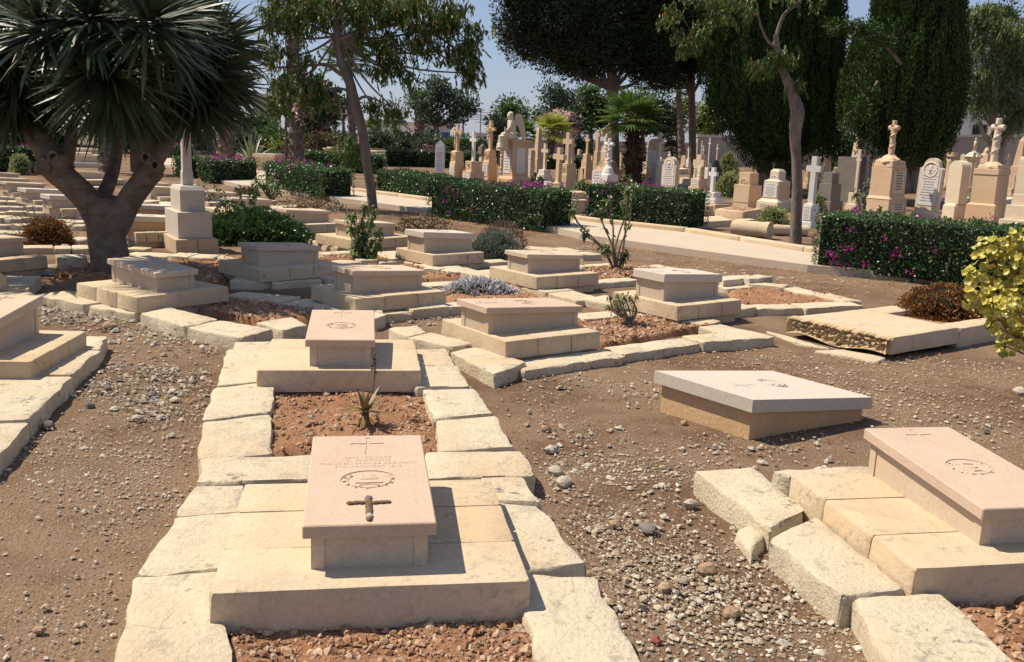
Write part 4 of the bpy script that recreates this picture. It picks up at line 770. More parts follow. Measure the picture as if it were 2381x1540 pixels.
me = text_obj('IHS', .16); me.materials.clear(); me.materials.append(GLOBP()); o = bpy.data.objects.new('inscription', me); C.objects.link(o); o.parent = m22.root; o.rotation_euler = (math.pi / 2, 0, 0); o.location = (0, -.036 * 8, m22.za); o.location.y = -(66 * m22.k / 2 + .004)
mb = MB()
for i in range(90): sx = rng.choice([-1, 1]); ball(mb, (sx * rng.uniform(50, 84) * m22.k * .5, -30 * m22.k, m22.last[3] + rng.uniform(.02, .78) * (m22.za - m22.last[3])), rng.uniform(.025, .05), 5, 4)
mb.build('rubble_infill', GLOBP(), m22.root)
m23 = Mon('small white marble cross on two lettered steps above a long tan kerb', VB, 880, 1125, rot=-36, m_=MARB()); m23.stage(455, 450, 62, m_=GLOB(), name='kerb_base', d=.7).stage(318, 314, 55, name='step', d=.6).face_plaque(.9, .6, n=2).stage(228, 224, 62, name='step', d=.6).face_plaque(.88, .8, n=4).cross(245, 98, 40, .27)
m24 = Mon('two plain tan blocks, the smaller on top, under the left cypress', VB, 1245, 1110, rot=-46); m24.stage(282, 278, 62).stage(290, 286, 8).stage(286, 276, 165).stage(196, 190, 122).medallion(.12, m24.z - .28, -m24.last[1], 2)
m25 = Mon('chamfered tan pedestal with a bird carving and a lettered marble face', VB, 1535, 1140, rot=-30, m_=GLOBP()); m25.stage(380, 372, 95).face_plaque(.8, .62, n=3, m_=GLOBP()).stage(360, 290, 26, name='moulding').stage(268, 262, 180, m_=GLOB()).face_plaque(.86, .8, n=5, lines=['IN LOVING MEMORY', 'OF', 'JOHN HENRY TEMPLE']).stage(262, 160, 20, name='moulding').stage(156, 154, 78, cap=24); m25.medallion(.1, m25.last[3] - .2, -m25.last[1], 1)
m26 = Mon('tall veined marble cross behind the slim bare trunk', VB, 1888, 1310, rot=-30, m_=stone('veined_marble', (.50, .46, .42), (.66, .63, .59), bm=.05)); m26.stage(180, 176, 60, m_=MARB()).stage(158, 154, 180, m_=MARB()).face_plaque(.8, .8, n=6).cross(478, 166, 62, .26)
m27 = Mon('tan pedestal topped with a rocky mound, between the two cypresses', VC, 182, 815, rot=-44); m27.stage(180, 176, 90).stage(136, 132, 160).rocks(134, 75, n=14)
m28 = Mon('two dark grey weathered blocks in the shade of the left cypress', VC, 240, 1010, rot=-34, m_=GREY()); m28.stage(250, 244, 120).stage(190, 186, 150).stage(136, 132, 95)
m29 = Mon('leaning dark slab in the shade between the cypresses', VC, 415, 900, 'headstone', rot=-60, m_=GREY(), name='headstone'); m29.arch(60, 400, 120, kind='flat')
m30 = Mon('slim cream cross on a small white block right of the dark blocks', VC, 470, 990, rot=-40, m_=GLOBP()); m30.stage(155, 150, 70).stage(118, 114, 100, m_=GLOBP()).cross(375, 46, 24, .24)
m31 = Mon('tall tapering cream shaft between the two cypresses', VC, 470, 760, 'obelisk', rot=-40, name='obelisk_monument', m_=GLOBP()); m31.stage(130, 126, 150).obelisk(95, 62, 330, 20)
m32 = Mon('niche monument with a small statue beside the tapering shaft', VC, 548, 860, rot=-40, m_=GLOBP()); m32.stage(125, 120, 240).stage(100, 96, 90).stage(50, 40, 20); m32.cross(170, 46, 20, .3).figure()
m33 = Mon('slim white post on a white block left of the flower-carved pedestal', VC, 585, 900, rot=-40, m_=MARB()); m33.stage(110, 106, 150).stage(70, 68, 60).stage(28, 26, 240, m_=GLOBP(), name='post')
m34 = Mon('big square pedestal with flower-carved top and a thorny log cross', VC, 735, 1060, rot=-33); m34.stage(400, 394, 50).stage(350, 340, 140).side_plaque(.7, .5, 4).stage(350, 290, 26, name='moulding').stage(292, 286, 238).side_plaque(.72, .8).rocks(288, 118, n=34).rustic(300, 92, 46, .22, knots=18)
m35 = Mon('arched headstone with an anchor roundel and a white lettered panel', VC, 1098, 1075, 'headstone', rot=-50, name='headstone', m_=GLOBP(), lean=1.5); m35.stage(300, 292, 78, name='base', d=.5).stage(290, 250, 18, name='base', d=.5).arch(205, 458, 52, .70)
m35.plaque(2 * m35.W * .80, .92, m35.z0 + .60, -m35.D, lines=['IN LOVING MEMORY', 'OF', 'WILLIAM THOMPSON'], n=9); m35.medallion(.17, m35.top - .27, -m35.D, 1)
m36 = Mon('round-topped stone seen nearly edge-on, right of the anchor headstone', VC, 1350, 1040, 'headstone', rot=-70, name='headstone', m_=GLOBP()); m36.stage(200, 196, 110).stage(190, 150, 16, name='base').arch(58, 372, 96, kind='round')
m37 = Mon('massive pedestal with layered rock top and a fallen-bark log cross', VC, 1630, 1075, rot=-34); m37.stage(345, 338, 150).stage(338, 290, 14, name='moulding').stage(284, 276, 250).stage(292, 288, 46, name='cornice').rocks(260, 66, n=16).rustic(375, 98, 56, .22, knots=12, m_=GLOBP())
m38 = Mon('rough arched stone on stepped blocks at the right edge of the photo', VC, 1925, 1115, rot=-34, m_=GLOBP()); m38.stage(330, 326, 60).stage(250, 244, 125).stage(170, 166, 95).stage(150, 140, 300).rocks(140, 40, n=12)
m39 = Mon('round stone drum pillar behind the anchor headstone', VC, 1300, 800, rot=-20, name='drum_pillar', m_=GLOB()); mb = MB(); kk = m39.k; tube(mb, [(0, 0, 0), (0, 0, 60 * kk), (0, 0, 250 * kk), (0, 0, 300 * kk)], [42 * kk, 38 * kk, 36 * kk, 46 * kk], 16); mb.build('shaft', GLOB(), m39.root, smooth=True); mb = MB(); tube(mb, [(0, 0, 300 * kk), (0, 0, 340 * kk)], [52 * kk, 44 * kk], 16); mb.build('capital', GLOB(), m39.root)
m40 = Mon('small statue on a flared pedestal before the far wall', VC, 1490, 800, rot=-38, m_=GLOBP()); m40.stage(170, 166, 110).stage(112, 108, 170).stage(108, 160, 14, name='cornice').stage(160, 70, 40, name='roof').stage(40, 30, 20)
kk = m40.k; mb = MB(); z = m40.z; tube(mb, [(0, 0, z - .02), (0, 0, z + 45 * kk), (0, 0, z + 75 * kk)], [16 * kk, 11 * kk, 14 * kk], 8); ball(mb, (0, 0, z + 90 * kk), 10 * kk, 8, 6); tube(mb, [(-16 * kk, -3 * kk, z + 40 * kk), (0, -6 * kk, z + 70 * kk), (16 * kk, -3 * kk, z + 42 * kk)], 5 * kk, 6); mb.build('statue', GLOBP(), m40.root, smooth=True)
m41 = Mon('rock-topped tomb partly hidden by the thick log cross', VC, 1600, 790, rot=-38, m_=GLOB()); m41.stage(120, 116, 210).stage(116, 130, 14, name='cornice').rocks(118, 140, n=22)
m42 = Mon('small dark cross before the statue on the flared pedestal', VC, 1490, 830, rot=-20, m_=GLOB()); m42.stage(60, 58, 60).cross(300, 62, 22, .2)
m43 = Mon('tall dark obelisk leaning near the right edge', VC, 1880, 810, 'obelisk', rot=-40, name='obelisk_monument', m_=GLOB(), lean=2); m43.stage(128, 120, 220).obelisk(90, 52, 260, 44)
m44 = Mon('small tan cross left of the dark obelisk', VC, 1802, 780, rot=-20, m_=GLOB()); m44.stage(60, 58, 150).cross(150, 46, 18, .3)
m45 = Mon('small arched stone peeping over the edge-on headstone', VC, 1400, 760, 'headstone', rot=-30, name='headstone', m_=GLOBP()); m45.stage(60, 58, 90).arch(40, 190, 14, kind='round')
for x, y, h, w, lab, m_ in [(840, 830, 440, 34, 'tall slim white cross in front of the far pale wall', MARB()), (762, 820, 400, 26, 'first slim tan cross left of the tall white one by the far wall', GLOBP()), (782, 820, 350, 30, 'second slim tan cross, touching the tall trunk, by the far wall', GLOBP()), (925, 800, 345, 32, 'grey cross on a dark rounded rock beside the variegated bush', GLOBP()), (645, 690, 200, 26, 'tiny white cross beyond the tall trunk', MARB())]:
    q = Mon(lab, VB, x, y, 'cross', rot=-25, m_=m_, name='grave_cross'); q.stage(w * 3, w * 2.8, h * .28).stage(w * 2, w * 1.9, h * .12).cross(h * .58, w, w * .32, .22)
q = Mon('dark rounded rock tomb beside the variegated bush', VB, 920, 900, rot=-30, m_=GREY()); q.stage(150, 146, 90).rocks(150, 190, m_=GREY(), n=20)
for x, y, h, w, lab in [(1362, 520, 160, 36, 'small white cross on steps before the far wall, left of the slim tan cross'), (1446, 500, 95, 18, 'tiny white cross right of the slim tan cross'), (2105, 640, 190, 30, 'small white post headstone behind the medallion headstone'), (2275, 560, 150, 30, 'small white cross beyond the palm trunk')]:
    q = Mon(lab, VA, x, y, 'cross', rot=-25, m_=MARB(), name='grave_cross'); q.stage(w * 1.8, w * 1.7, h * .3).cross(h * .7, w, w * .36, .24)
FILL = [(1250, 620, 'c', 150, 44, 'tan cross half hidden behind the large tan cross'), (1430, 640, 'a', 120, 40, 'small arched stone left of the ivy-carved cross'), (1690, 640, 'c', 150, 46, 'cross behind the garlanded monument, right side'), (1840, 600, 'c', 130, 36, 'slim cross left of the round-topped ring-carved headstone'), (1330, 560, 'p', 110, 50, 'short square pillar behind the slim tan cross'), (2040, 640, 'p', 120, 44, 'plain pillar between the lily cross and the tall trunk'), (2230, 620, 'a', 110, 44, 'small arched stone right of the tall straight trunk')]
for x, y, ty, h, w, lab in FILL:
    q = Mon(lab, VA, x, y, rot=-40, m_=[GLOB(), GLOBP()][int(x) % 2]); q.stage(w * 1.7, w * 1.6, h * .25).stage(w * 1.1, w, h * .25)
    if ty == 'c': q.cross(h * .7, w, w * .36, .3)
    elif ty == 'a': q.arch(w, h * .75, 12, kind='round')
    else: q.stage(w * .8, w * .7, h * .6, cap=8)
for x, y, ty, h, w, lab in [(300, 800, 'p', 170, 60, 'tan block monument between the rocky mound pedestal and dark slab'), (900, 760, 'c', 190, 52, 'tan cross in the gap left of the anchor headstone'), (965, 820, 'p', 200, 60, 'pillar behind the anchor headstone, its left side'), (1205, 780, 'c', 180, 44, 'cross close behind the right shoulder of the anchor headstone'), (1440, 740, 'a', 150, 50, 'arched stone right of the edge-on headstone'), (1700, 740, 'c', 150, 50, 'small cross behind the massive pedestal, right of its log cross'), (1760, 760, 'p', 150, 56, 'pale pillar right of the massive pedestal'), (1840, 860, 'a', 140, 60, 'arched pale stone at the foot of the dark obelisk'), (1950, 790, 'c', 200, 56, 'tan cross at the right edge behind the rough arched stone'), (620, 780, 'c', 190, 44, 'slim cross just left of the flower-carved pedestal'), (1270, 690, 'c', 120, 34, 'tiny cross against the stained wall, left'), (1560, 690, 'c', 120, 34, 'tiny cross against the stained wall, right'), (60, 780, 'p', 160, 60, 'pale block behind the veined marble cross'), (-40, 800, 'c', 200, 50, 'tan cross left of the veined marble cross')]:
    q = Mon(lab, VC, x, y, rot=-40, m_=[GLOB(), GLOBP()][int(x / 10) % 2]); q.stage(w * 1.7, w * 1.6, h * .25).stage(w * 1.2, w * 1.1, h * .3)
    if ty == 'c': q.cross(h * .8, w, w * .36, .3)
    elif ty == 'a': q.arch(w * 1.1, h * .9, 16, kind='round')
    else: q.stage(w, w * .9, h * .6, cap=8)
# low tombs and kerbs on the far side of the walk
def slabtomb(label, V, L, F, Rr, h, m_=None, name='low_tomb', z=0, inner=None):
    l, f, r_ = [P(*V[0](*q), z + h) for q in (L, F, Rr)]; far = l + r_ - f; mb = MB(); gz = g(0, f.y); block(mb, [f, r_, far, l], h + gz, gz - .05, .012, .006, seed=nseed(), res=.15); t_ = thing(name, label, 'tomb', (f.x, f.y, gz)); o = mb.build('kerb', m_ or GLOB(), None); o.parent = t_; o.matrix_parent_inverse = Matrix.Translation(-Vector(t_.location)); set_auto(o, 35)
    if inner:
        c = (f + far) / 2; q = [c + (p - c) * .74 for p in (f, r_, far, l)]; mb = MB(); mb.add([[p.x, p.y, h + gz + .004] for p in q], [[0, 1, 2, 3]]); pts = np.array([[*(q[0] + (q[1] - q[0]) * a + (q[3] - q[0]) * b).xy, h + gz + .004] for a, b in rng.uniform(0, 1, (160, 2))]); pebbles(mb, pts, rng.uniform(.012, .03, 160)); o = mb.build('earth_fill', inner, None); o.parent = t_; o.matrix_parent_inverse = Matrix.Translation(-Vector(t_.location))
    return t_
slabtomb('tan boxed grave kerb filled with gravel, below the chamfered pedestal', VB, (925, 1120), (1210, 1150), (1400, 1120), .26, inner=CLOD)
slabtomb('long tan kerb under the white steps, cut by the low hedge', VB, (420, 1075), (600, 1100), (915, 1090), .22)
slabtomb('low grey kerb slab lying in front of the gravel-filled kerb', VB, (590, 1210), (715, 1258), (1120, 1235), .12, SLAB())
slabtomb('short grey kerb slab right of the low one', VB, (1125, 1225), (1200, 1240), (1345, 1230), .12, SLAB())
slabtomb('low terrace of tan steps left of the low hedge', VA, (1200, 850), (1265, 868), (1420, 870), .30)
slabtomb('thin stone step above the tan terrace', VA, (1210, 790), (1270, 805), (1400, 800), .45)
slabtomb('pale flat tomb beyond the drum pillar', VC, (1180, 700), (1260, 715), (1420, 700), .25, GLOBP())
slabtomb('white edged gravel tomb behind the anchor headstone', VC, (1250, 860), (1310, 880), (1500, 860), .15, MARB())
slabtomb('tan tomb block left of the massive pedestal', VC, (1420, 720), (1450, 745), (1520, 735), .3)
slabtomb('pale slab before the massive pedestal, right side', VC, (1780, 860), (1800, 880), (1890, 870), .2, GLOBP())
slabtomb('low pale tomb behind the IHS cross, against the tall trunk', VB, (560, 800), (600, 812), (670, 805), .3, GLOBP())
slabtomb('shaded grey ledger behind the IHS cross', VB, (545, 860), (600, 880), (690, 870), .2, SLAB())
slabtomb('long low tomb beyond the palm with the dark skirt', VB, (520, 700), (560, 712), (650, 708), .25, GLOBP())
def log_kerb(x0, y0, x1, y1, r, lab):
    a, b = P(*VB[0](x0, y0), r), P(*VB[0](x1, y1), r); n = 8; mb = MB(); tube(mb, [(b - a) * i / n for i in range(n + 1)], [r * .9] + [r] * (n - 1) + [r * 1.1], 12, rough=.06, seed=nseed()); o = mb.build('rounded_kerb', SLAB(), smooth=True); o.location = a; set_auto(o, 50); tag(o, lab, 'kerb')
log_kerb(1110, 1310, 1490, 1345, .15, 'thick rounded kerb stone lying beside the walk'); log_kerb(1505, 1335, 1860, 1345, .10, 'thinner rounded kerb stone behind the slim trunk')
# iron posts with chain
for V, x, y, h in [(VA, 1310, 800, 190), (VA, 1362, 790, 190), (VA, 1940, 800, 120), (VC, 408, 900, 200), (VC, 348, 880, 190)]:
    px = V[0](x, y); p = P(px[0], px[1], 0); k = SC(p.y) * V[1]; H = h * k; mb = MB(); tube(mb, [(0, 0, -.03), (0, 0, H * .9)], .018, 7); tube(mb, [(0, 0, H * .88), (0, 0, H * .93), (0, 0, H)], [.02, .032, .004], 7); ball(mb, (0, 0, H * .8), .028, 7, 5); o = mb.build('iron_post', plain('rusty_iron', (.03, .022, .018), .7, .3)); o.location = p
    tag(o, {1310: 'rusty spear-topped iron post left of the white boulder, nearer one', 1362: 'rusty spear-topped iron post beside the white boulder, farther one', 1940: 'rusty iron post in front of the leaf-carved tablet', 408: 'rusty iron post before the small white block', 348: 'rusty iron post beside the dark grey blocks'}[x], 'post', 'spear-topped iron posts')
# stepped white monument at the left
def memorial():
    f = P(416, 591, 0); r_ = P(516, 589, 0); l = P(366, 570, 0); u = r_ - f; v = l - f; u.z = v.z = 0; rot = (math.atan2(u.y, u.x) + math.atan2(v.y, v.x) - math.pi / 2) / 2; a = (u.length) / 2; b = v.length / 2; ex = Vector((math.cos(rot), math.sin(rot), 0)); ey = Vector((-math.sin(rot), math.cos(rot), 0)); c = f + u / 2 + v / 2
    t_ = thing('stepped_memorial', 'stepped white marble memorial on golden blocks, its shaft rising into the spiky leaves', 'memorial', (c.x, c.y, 0), rot); k = 1 / (2200 / f.y * .985)
    z = 33 * k; mb = MB(); 
    for qq in split_quad([(-a, -b), (a, -b), (a, b), (-a, b)], [0, .5, 1], .008, .006): block(mb, qq, z, -.02, .012, .006, seed=nseed(), res=.08)
    o = mb.build('base_block', stone('cream_block', (.47, .35, .22), (.58, .45, .30), bm=.35, pores=.5), t_, smooth=True); set_auto(o, 35)
    h2 = z + 61 * k; mb = MB(); frus(mb, z, h2, a * .80, b * .80, a * .80, b * .80, bev=.005); mb.build('lower_block', WHITE(), t_); h3 = h2 + 49 * k; mb = MB(); frus(mb, h2, h3, a * .58, b * .58, a * .58, b * .58); frus(mb, h3 - .001, h3 + 9 * k, a * .58, b * .58, a * .50, b * .50); mb.build('upper_block', WHITE(), t_)
    h4 = h3 + 9 * k; s = min(a, b) * .25; mb = MB(); frus(mb, h4 - .01, h4 + 30 * k, s, s, s, s); frus(mb, h4 + 30 * k - .001, h4 + 36 * k, s, s, s * .86, s * .86); frus(mb, h4 + 36 * k - .002, h4 + 220 * k, s * .86, s * .86, s * .7, s * .7); prism(mb, [(-s * 3, h4 + 165 * k), (s * 3, h4 + 165 * k), (s * 3, h4 + 185 * k), (-s * 3, h4 + 185 * k)], -s * .7, s * .7); mb.build('cross_shaft', WHITE(), t_)
memorial()
# pitted slab with its planting box, at the right
def pitted():
    zt = .17; L, F, M_, E_ = P(1833, 737, zt), P(2065, 787, zt), P(2231, 761, zt), P(2340, 740, zt); B = P(2085, 710, zt); t_ = thing('pitted_slab', 'honeycomb-weathered limestone grave slab with a planted box at its foot', 'grave', (F.x, F.y, 0)); inv = Matrix.Translation(-Vector(t_.location))
    far = L + M_ - F; mb = MB(); block(mb, [F + (M_ - F).normalized() * .05, M_, M_ + (L - F) * .97, L + (M_ - F).normalized() * .05], zt, .03, .014, .006, seed=71); o = mb.build('slab', SLAB(), None, smooth=True); set_auto(o, 35); o.parent = t_; o.matrix_parent_inverse = inv
    d = (M_ - F).normalized(); E2 = M_ + d * 1.05; w = (L - F).normalized(); WW = (L - F).length
    mb = MB()
    for a, b, c_, e in [(M_ + d * .006, E2, E2 + w * .2, M_ + w * .2), (M_ + w * (WW - .25), E2 + w * (WW - .25), E2 + w * WW, M_ + w * WW), (E2 - d * .2 + w * .2, E2 + w * .2, E2 + w * (WW - .25), E2 - d * .2 + w * (WW - .25))]: block(mb, [a, b, c_, e], zt - .01, -.02, .014, .008, seed=nseed())
    o = mb.build('box_kerb', SLAB(), None, smooth=True); set_auto(o, 35); o.parent = t_; o.matrix_parent_inverse = inv
    # honeycomb face on the left side: a grid with real hollows
    nx, nz_ = 240, 34; n = Vector((d.x, d.y, 0)) * -1; a = L + n * .0; b = F; v = []
    cells = np.c_[rng.uniform(0, 1, 420), rng.uniform(.10, .92, 420)]; rad = rng.uniform(.007, .019, 420); Lw = (b - a).length; H = zt - .035
    for j in range(nz_):
        for i in range(nx):
            t, s = i / (nx - 1), j / (nz_ - 1); dd = np.hypot((cells[:, 0] - t) * Lw, (cells[:, 1] - s) * H); dep = np.max(np.clip(1 - (dd / rad) ** 2, 0, 1) ** .5 * rad * 1.6); edge = min(t, 1 - t, s * .3, (1 - s) * .3) * 30; dep *= 2.0 * min(1, edge)
            p = a + (b - a) * t - n * (dep - .016) ; v.append([p.x + (.06 if j == nz_ - 1 else 0), p.y, .03 + .02 * math.sin(t * 9) * (1 - s) + s * H + (.020 if j == nz_ - 1 else 0)])
    v = np.array(v); idx = np.arange(nx * nz_).reshape(nz_, nx); f = np.stack([idx[:-1, :-1], idx[:-1, 1:], idx[1:, 1:], idx[1:, :-1]], -1).reshape(-1, 4); mb = MB(); mb.add(v, f); o = mb.build('honeycombed_face', stone('honeycomb', (.42, .28, .15), (.62, .48, .30), bm=.6), None, smooth=True); o.parent = t_; o.matrix_parent_inverse = inv
    q4 = [M_ + w * .1, E2 + w * .1, E2 + w * (WW - .1), M_ + w * (WW - .1)]; mb = MB(); mb.add([[p.x, p.y, .11] for p in q4], [[0, 1, 2, 3]]); o = mb.build('earth_fill', soil_mat(), None); o.parent = t_; o.matrix_parent_inverse = inv
    return M_, E2, w, WW, d
PIT = pitted()
# ------------------------------------------------------------------ paved walk
def paved():
    near = [(330, 372), (430, 392), (515, 420), (560, 430), (842, 467), (993, 488), (1291, 529), (1380, 549), (1627, 583), (1877, 616), (2120, 637), (2400, 660)]
    far = [(330, 345), (480, 372), (560, 381), (600, 392), (807, 443), (990, 467), (1321, 510), (1400, 520), (1589, 540), (1867, 586), (2100, 608), (2400, 630)]
    A = [P(*p, .10) for p in near]; B = [P(*p, .10) for p in far]; v = [list(p) for p in A] + [list(p) for p in B] + [[p.x, p.y, p.z - .2] for p in A]; n = len(A)
    f = [[i, i + 1, n + i + 1, n + i] for i in range(n - 1)] + [[2 * n + i, 2 * n + i + 1, i + 1, i] for i in range(n - 1)]
    mb = MB(); mb.add(v, f); m_ = stone('pale_concrete', (.45, .37, .28), (.56, .475, .37), bm=.3, sc=.8, warm=(.52, .39, .28)); o = tag(mb.build('path', m_), 'pale concrete walk between the hedges', None, None, 'structure')
    t_ = thing('path_kerb', 'long low limestone kerb along the far side of the paved walk', 'kerb', B[3])
    for i in range(3, n - 1):
        a, b = B[i], B[i + 1]; d = (b - a); L = d.length; k = max(1, int(L / 1.1)); d.normalize(); nn = Vector((-d.y, d.x, 0)) * .2
        for j in range(k):
            p, q = a + d * (L * j / k + .01), a + d * (L * (j + 1) / k - .01); mb = MB(); block(mb, [p, q, q + nn, p + nn], p.z + .075, p.z - .2, .012, .006, seed=nseed(), res=.2); o = mb.build('kerb_stone', SLAB(), None, smooth=True); o.parent = t_; o.matrix_parent_inverse = Matrix.Translation(-Vector(t_.location))
    tag(t_, None, None); return t_
paved()
# ------------------------------------------------------------------ hedges
LH = leafm('hedge_leaf', (.024, .058, .016), (.070, .145, .042), (.13, .19, .06), tr=.2, rough=.38, spec=.5)
DARK = plain('foliage_shade_core', (.012, .018, .008), .95, .3)  # solid cores that block light; shade deep in the foliage put into their colour
BOUG = leafm('bougainvillea', (.22, .012, .14), (.42, .04, .28), tr=.3, rough=.6)
TWIG = bark('twig', (.12, .08, .05), (.22, .16, .11)); 
def hedge(label, p0, p1, depth, ytop, flowers=(), dens=1.0, leaf=None, gap=.0, m_=None, group='clipped hedges'):
    a, b = P(*p0, 0), P(*p1, 0); d = b - a; d.z = 0; L = d.length; d.normalize(); nn = Vector((-d.y, d.x, 0))
    if nn.y < 0: nn = -nn
    mid = (a + b) / 2; H = hgt(b.x, b.y, ytop) - b.z; lf = leaf or max(.035, .0021 * mid.y); gz = mid.z
    t_ = thing('hedge', label, 'hedge', (a.x, a.y, a.z), math.atan2(d.y, d.x), group); sg = 1 if nn.dot(Vector((-math.sin(t_.rotation_euler.z), math.cos(t_.rotation_euler.z), 0))) > 0 else -1
    dz = b.z - a.z
    mb = MB(); nx = int(L / .15) + 3; nzz = 6
    box(mb, (L / 2, sg * depth / 2, H * .5 + dz / 2), (L - .16, depth - .16, H * .88)); mb.build('inner_shade_core', DARK, t_)
    mb = MB(); n = int((L * H + L * depth + depth * H * 2) * 1450 * dens * (.036 / lf) ** 1.7); areas = np.array([L * H, L * depth, depth * H, depth * H]); pr = areas / areas.sum(); side = rng.choice(4, n, p=pr); u, w = rng.uniform(0, 1, n), rng.uniform(0, 1, n); C_ = np.zeros((n, 3)); D_ = np.zeros((n, 3))
    for k, (fx, dr) in enumerate([(lambda u, w: (u * L, w * 0, w * H), (0, -1, 0)), (lambda u, w: (u * L, w * depth, w * 0 + H), (0, 0, 1)), (lambda u, w: (u * 0, u * depth, w * H), (-1, 0, 0)), (lambda u, w: (u * 0 + L, u * depth, w * H), (1, 0, 0))]):
        q = side == k; x, y, z = fx(u[q], w[q]); C_[q] = np.stack([x, y, z], -1); D_[q] = dr
    bulge = nz(C_, 2.2, 3) * .045 + nz(C_, 7, 4) * .035; edge_r = .08 * np.exp(-((C_[:, 2] - H) / .08) ** 2)
    ctr = np.array([L / 2, depth / 2, H / 2]); C_ += D_ * (bulge - np.abs(rng.normal(size=n)) * .03)[:, None]; keep = rng.uniform(0, 1, n) < np.clip(.30 + C_[:, 2] / (H * .20) + nz(C_, 3, 9) * .35, 0, 1); C_, D_ = C_[keep], D_[keep]; n = len(C_)
    C_[:, 2] += dz * C_[:, 0] / L; C_[:, 1] *= sg; D_[:, 1] *= sg
    dd = D_ * .7 + rng.normal(size=(n, 3)) * .6 + np.array([0, 0, -.15]); leaves(mb, C_, dd, lf * rng.uniform(.7, 1.35, n), lf * rng.uniform(.5, .8, n)); mb.build('foliage', m_ or LH, t_)
    mb = MB(); 
    for i in range(max(2, int(L / .12))): x = L * rng.uniform(.03, .97); yy = sg * depth * rng.uniform(.12, .8); tube(mb, [(x, yy, -.03), (x + rng.uniform(-.1, .1), yy - sg * .04, H * .2), (x + rng.uniform(-.2, .2), yy - sg * .05, H * .45)], rng.uniform(.006, .018), 4)
    tag(mb.build('stems', TWIG, t_), kind='stuff')
    if flowers:
        mb = MB()
        for (fx, fw, top, cnt) in flowers:
            for _ in range(cnt):
                x = L * (fx + rng.uniform(-fw, fw)); y = rng.uniform(0, depth) if top else -.03; z = H + .02 + rng.uniform(0, .04) if top else H * rng.uniform(.1, .9)
                k = 10; c = np.array([[x, sg * y, z + dz * x / L]]) + rng.normal(size=(k, 3)) * (.028 if mid.y < 20 else .05); leaves(mb, c, rng.normal(size=(k, 3)) + np.array([0, -.5, .5]), (.035 if mid.y < 20 else .06), (.028 if mid.y < 20 else .05))
        tag(mb.build('bougainvillea_flowers', BOUG, t_), kind='stuff')
    return t_
hedge('long dark clipped hedge at the right, its front dotted with magenta flowers', (1880, 632), (2500, 702), .95, 545, [(.1, .1, False, 10), (.4, .4, False, 12), (.5, .45, True, 14)])
hedge('dark middle hedge with a magenta flower band on top, below the angel', (990, 503), (1256, 541), .9, 442, [(.72, .18, True, 26), (.35, .2, False, 5), (.85, .1, True, 8)])
hedge('clipped hedge right of centre behind the tall spiny shrub', (1353, 510), (1589, 536), .9, 446, [(.25, .2, True, 14), (.5, .15, True, 8), (.25, .2, False, 7)])
hedge('square-cut hedge left of the leaning tree', (608, 444), (751, 467), .85, 395, [(.5, .3, True, 7), (.25, .1, False, 2)])
hedge('low brownish-bottomed hedge between the leaning tree and the middle hedge', (869, 440), (993, 462), .9, 411, [(.2, .2, True, 4)])
hedge('narrow hedge strip with pink flowers behind the square-cut one', (617, 425), (738, 430), .8, 381, [(.35, .3, True, 7)])
hedge('long low hedge behind the leaning trunk', (705, 396), (869, 406), .9, 362, [])
hedge('thin dark hedge at the foot of the tall palm trunk', (622, 372), (752, 366), .9, 352, [(.6, .3, True, 8)])
hedge('flower-topped hedge left of the tall white headstone', (896, 386), (1110, 394), 1.2, 357, [(.35, .3, True, 15), (.9, .1, True, 3)])
hedge('dark square hedge with a purple top beside the white monument', (458, 424), (492, 428), 1.6, 374, [(.5, .5, True, 16)])
hedge('small hedge left of the white monument shaft', (400, 412), (424, 415), 1.2, 367, [])
hedge('dark hedge behind the small yellow bush at the far left', (-60, 398), (88, 404), 1.0, 345, [(.5, .5, True, 10)])
hedge('far dark hedge block with magenta top beyond the forked tree', (370, 372), (413, 375), 1.0, 341, [(.5, .5, True, 30)])
hedge('far low hedge behind the tan obelisk', (1250, 394), (1395, 392), 1.0, 366, [(.6, .4, True, 18)])
hedge('low hedge with purple flowers behind the slim tan cross', (1400, 380), (1500, 384), 1.0, 358, [(.7, .3, True, 20)])
# ------------------------------------------------------------------ shrubs
def shrub(name, label, base, rx, h, n, lf, m_, core=True, ry=None, cat='shrub', loose=.12, up=.3, stems=5, lw=.55, group=None, ztop=1.0, seedf=0):
    c = P(*base, .10 if 'pitted' in label else 0); ry = ry or rx; t_ = thing(name, label, cat, c, 0, group)
    if core: mb = MB(); ball(mb, (0, 0, h * .42), (rx * .72, ry * .72, h * .48), 14, 9, amp=.15, s=2 / rx, seed=seedf); mb.build('inner_shade_core', DARK, t_)
    d = unit(rng.normal(size=(n, 3))); d[:, 2] = np.abs(d[:, 2]) * 1.0 - .15; d = unit(d); rr = 1 - np.abs(rng.normal(size=n)) * loose; lump = 1 + .16 * nz(d * 1.0, 2.4, seedf + 11) + .08 * nz(d, 6, seedf + 12)
    C_ = d * np.array([rx, ry, h * ztop]) * (rr * lump)[:, None]; C_[:, 2] = np.maximum(C_[:, 2], .01); mb = MB(); leaves(mb, C_, d + rng.normal(size=(n, 3)) * .55 + np.array([0, 0, up]), lf * rng.uniform(.6, 1.4, n), lf * lw * rng.uniform(.7, 1.3, n)); mb.build('foliage', m_, t_)
    mb = MB()
    for i in range(stems): a = rng.uniform(0, 6.28); tube(mb, [(0, 0, -.03), (rx * .3 * math.cos(a), ry * .3 * math.sin(a), h * .3), (rx * .6 * math.cos(a), ry * .6 * math.sin(a), h * .7)], [.018, .012, .005], 5)
    if stems: mb.build('stems', TWIG, t_)
    return t_
GRN = leafm('thorn_leaf', (.02, .045, .012), (.055, .11, .028), tr=.2, rough=.35, spec=.5)
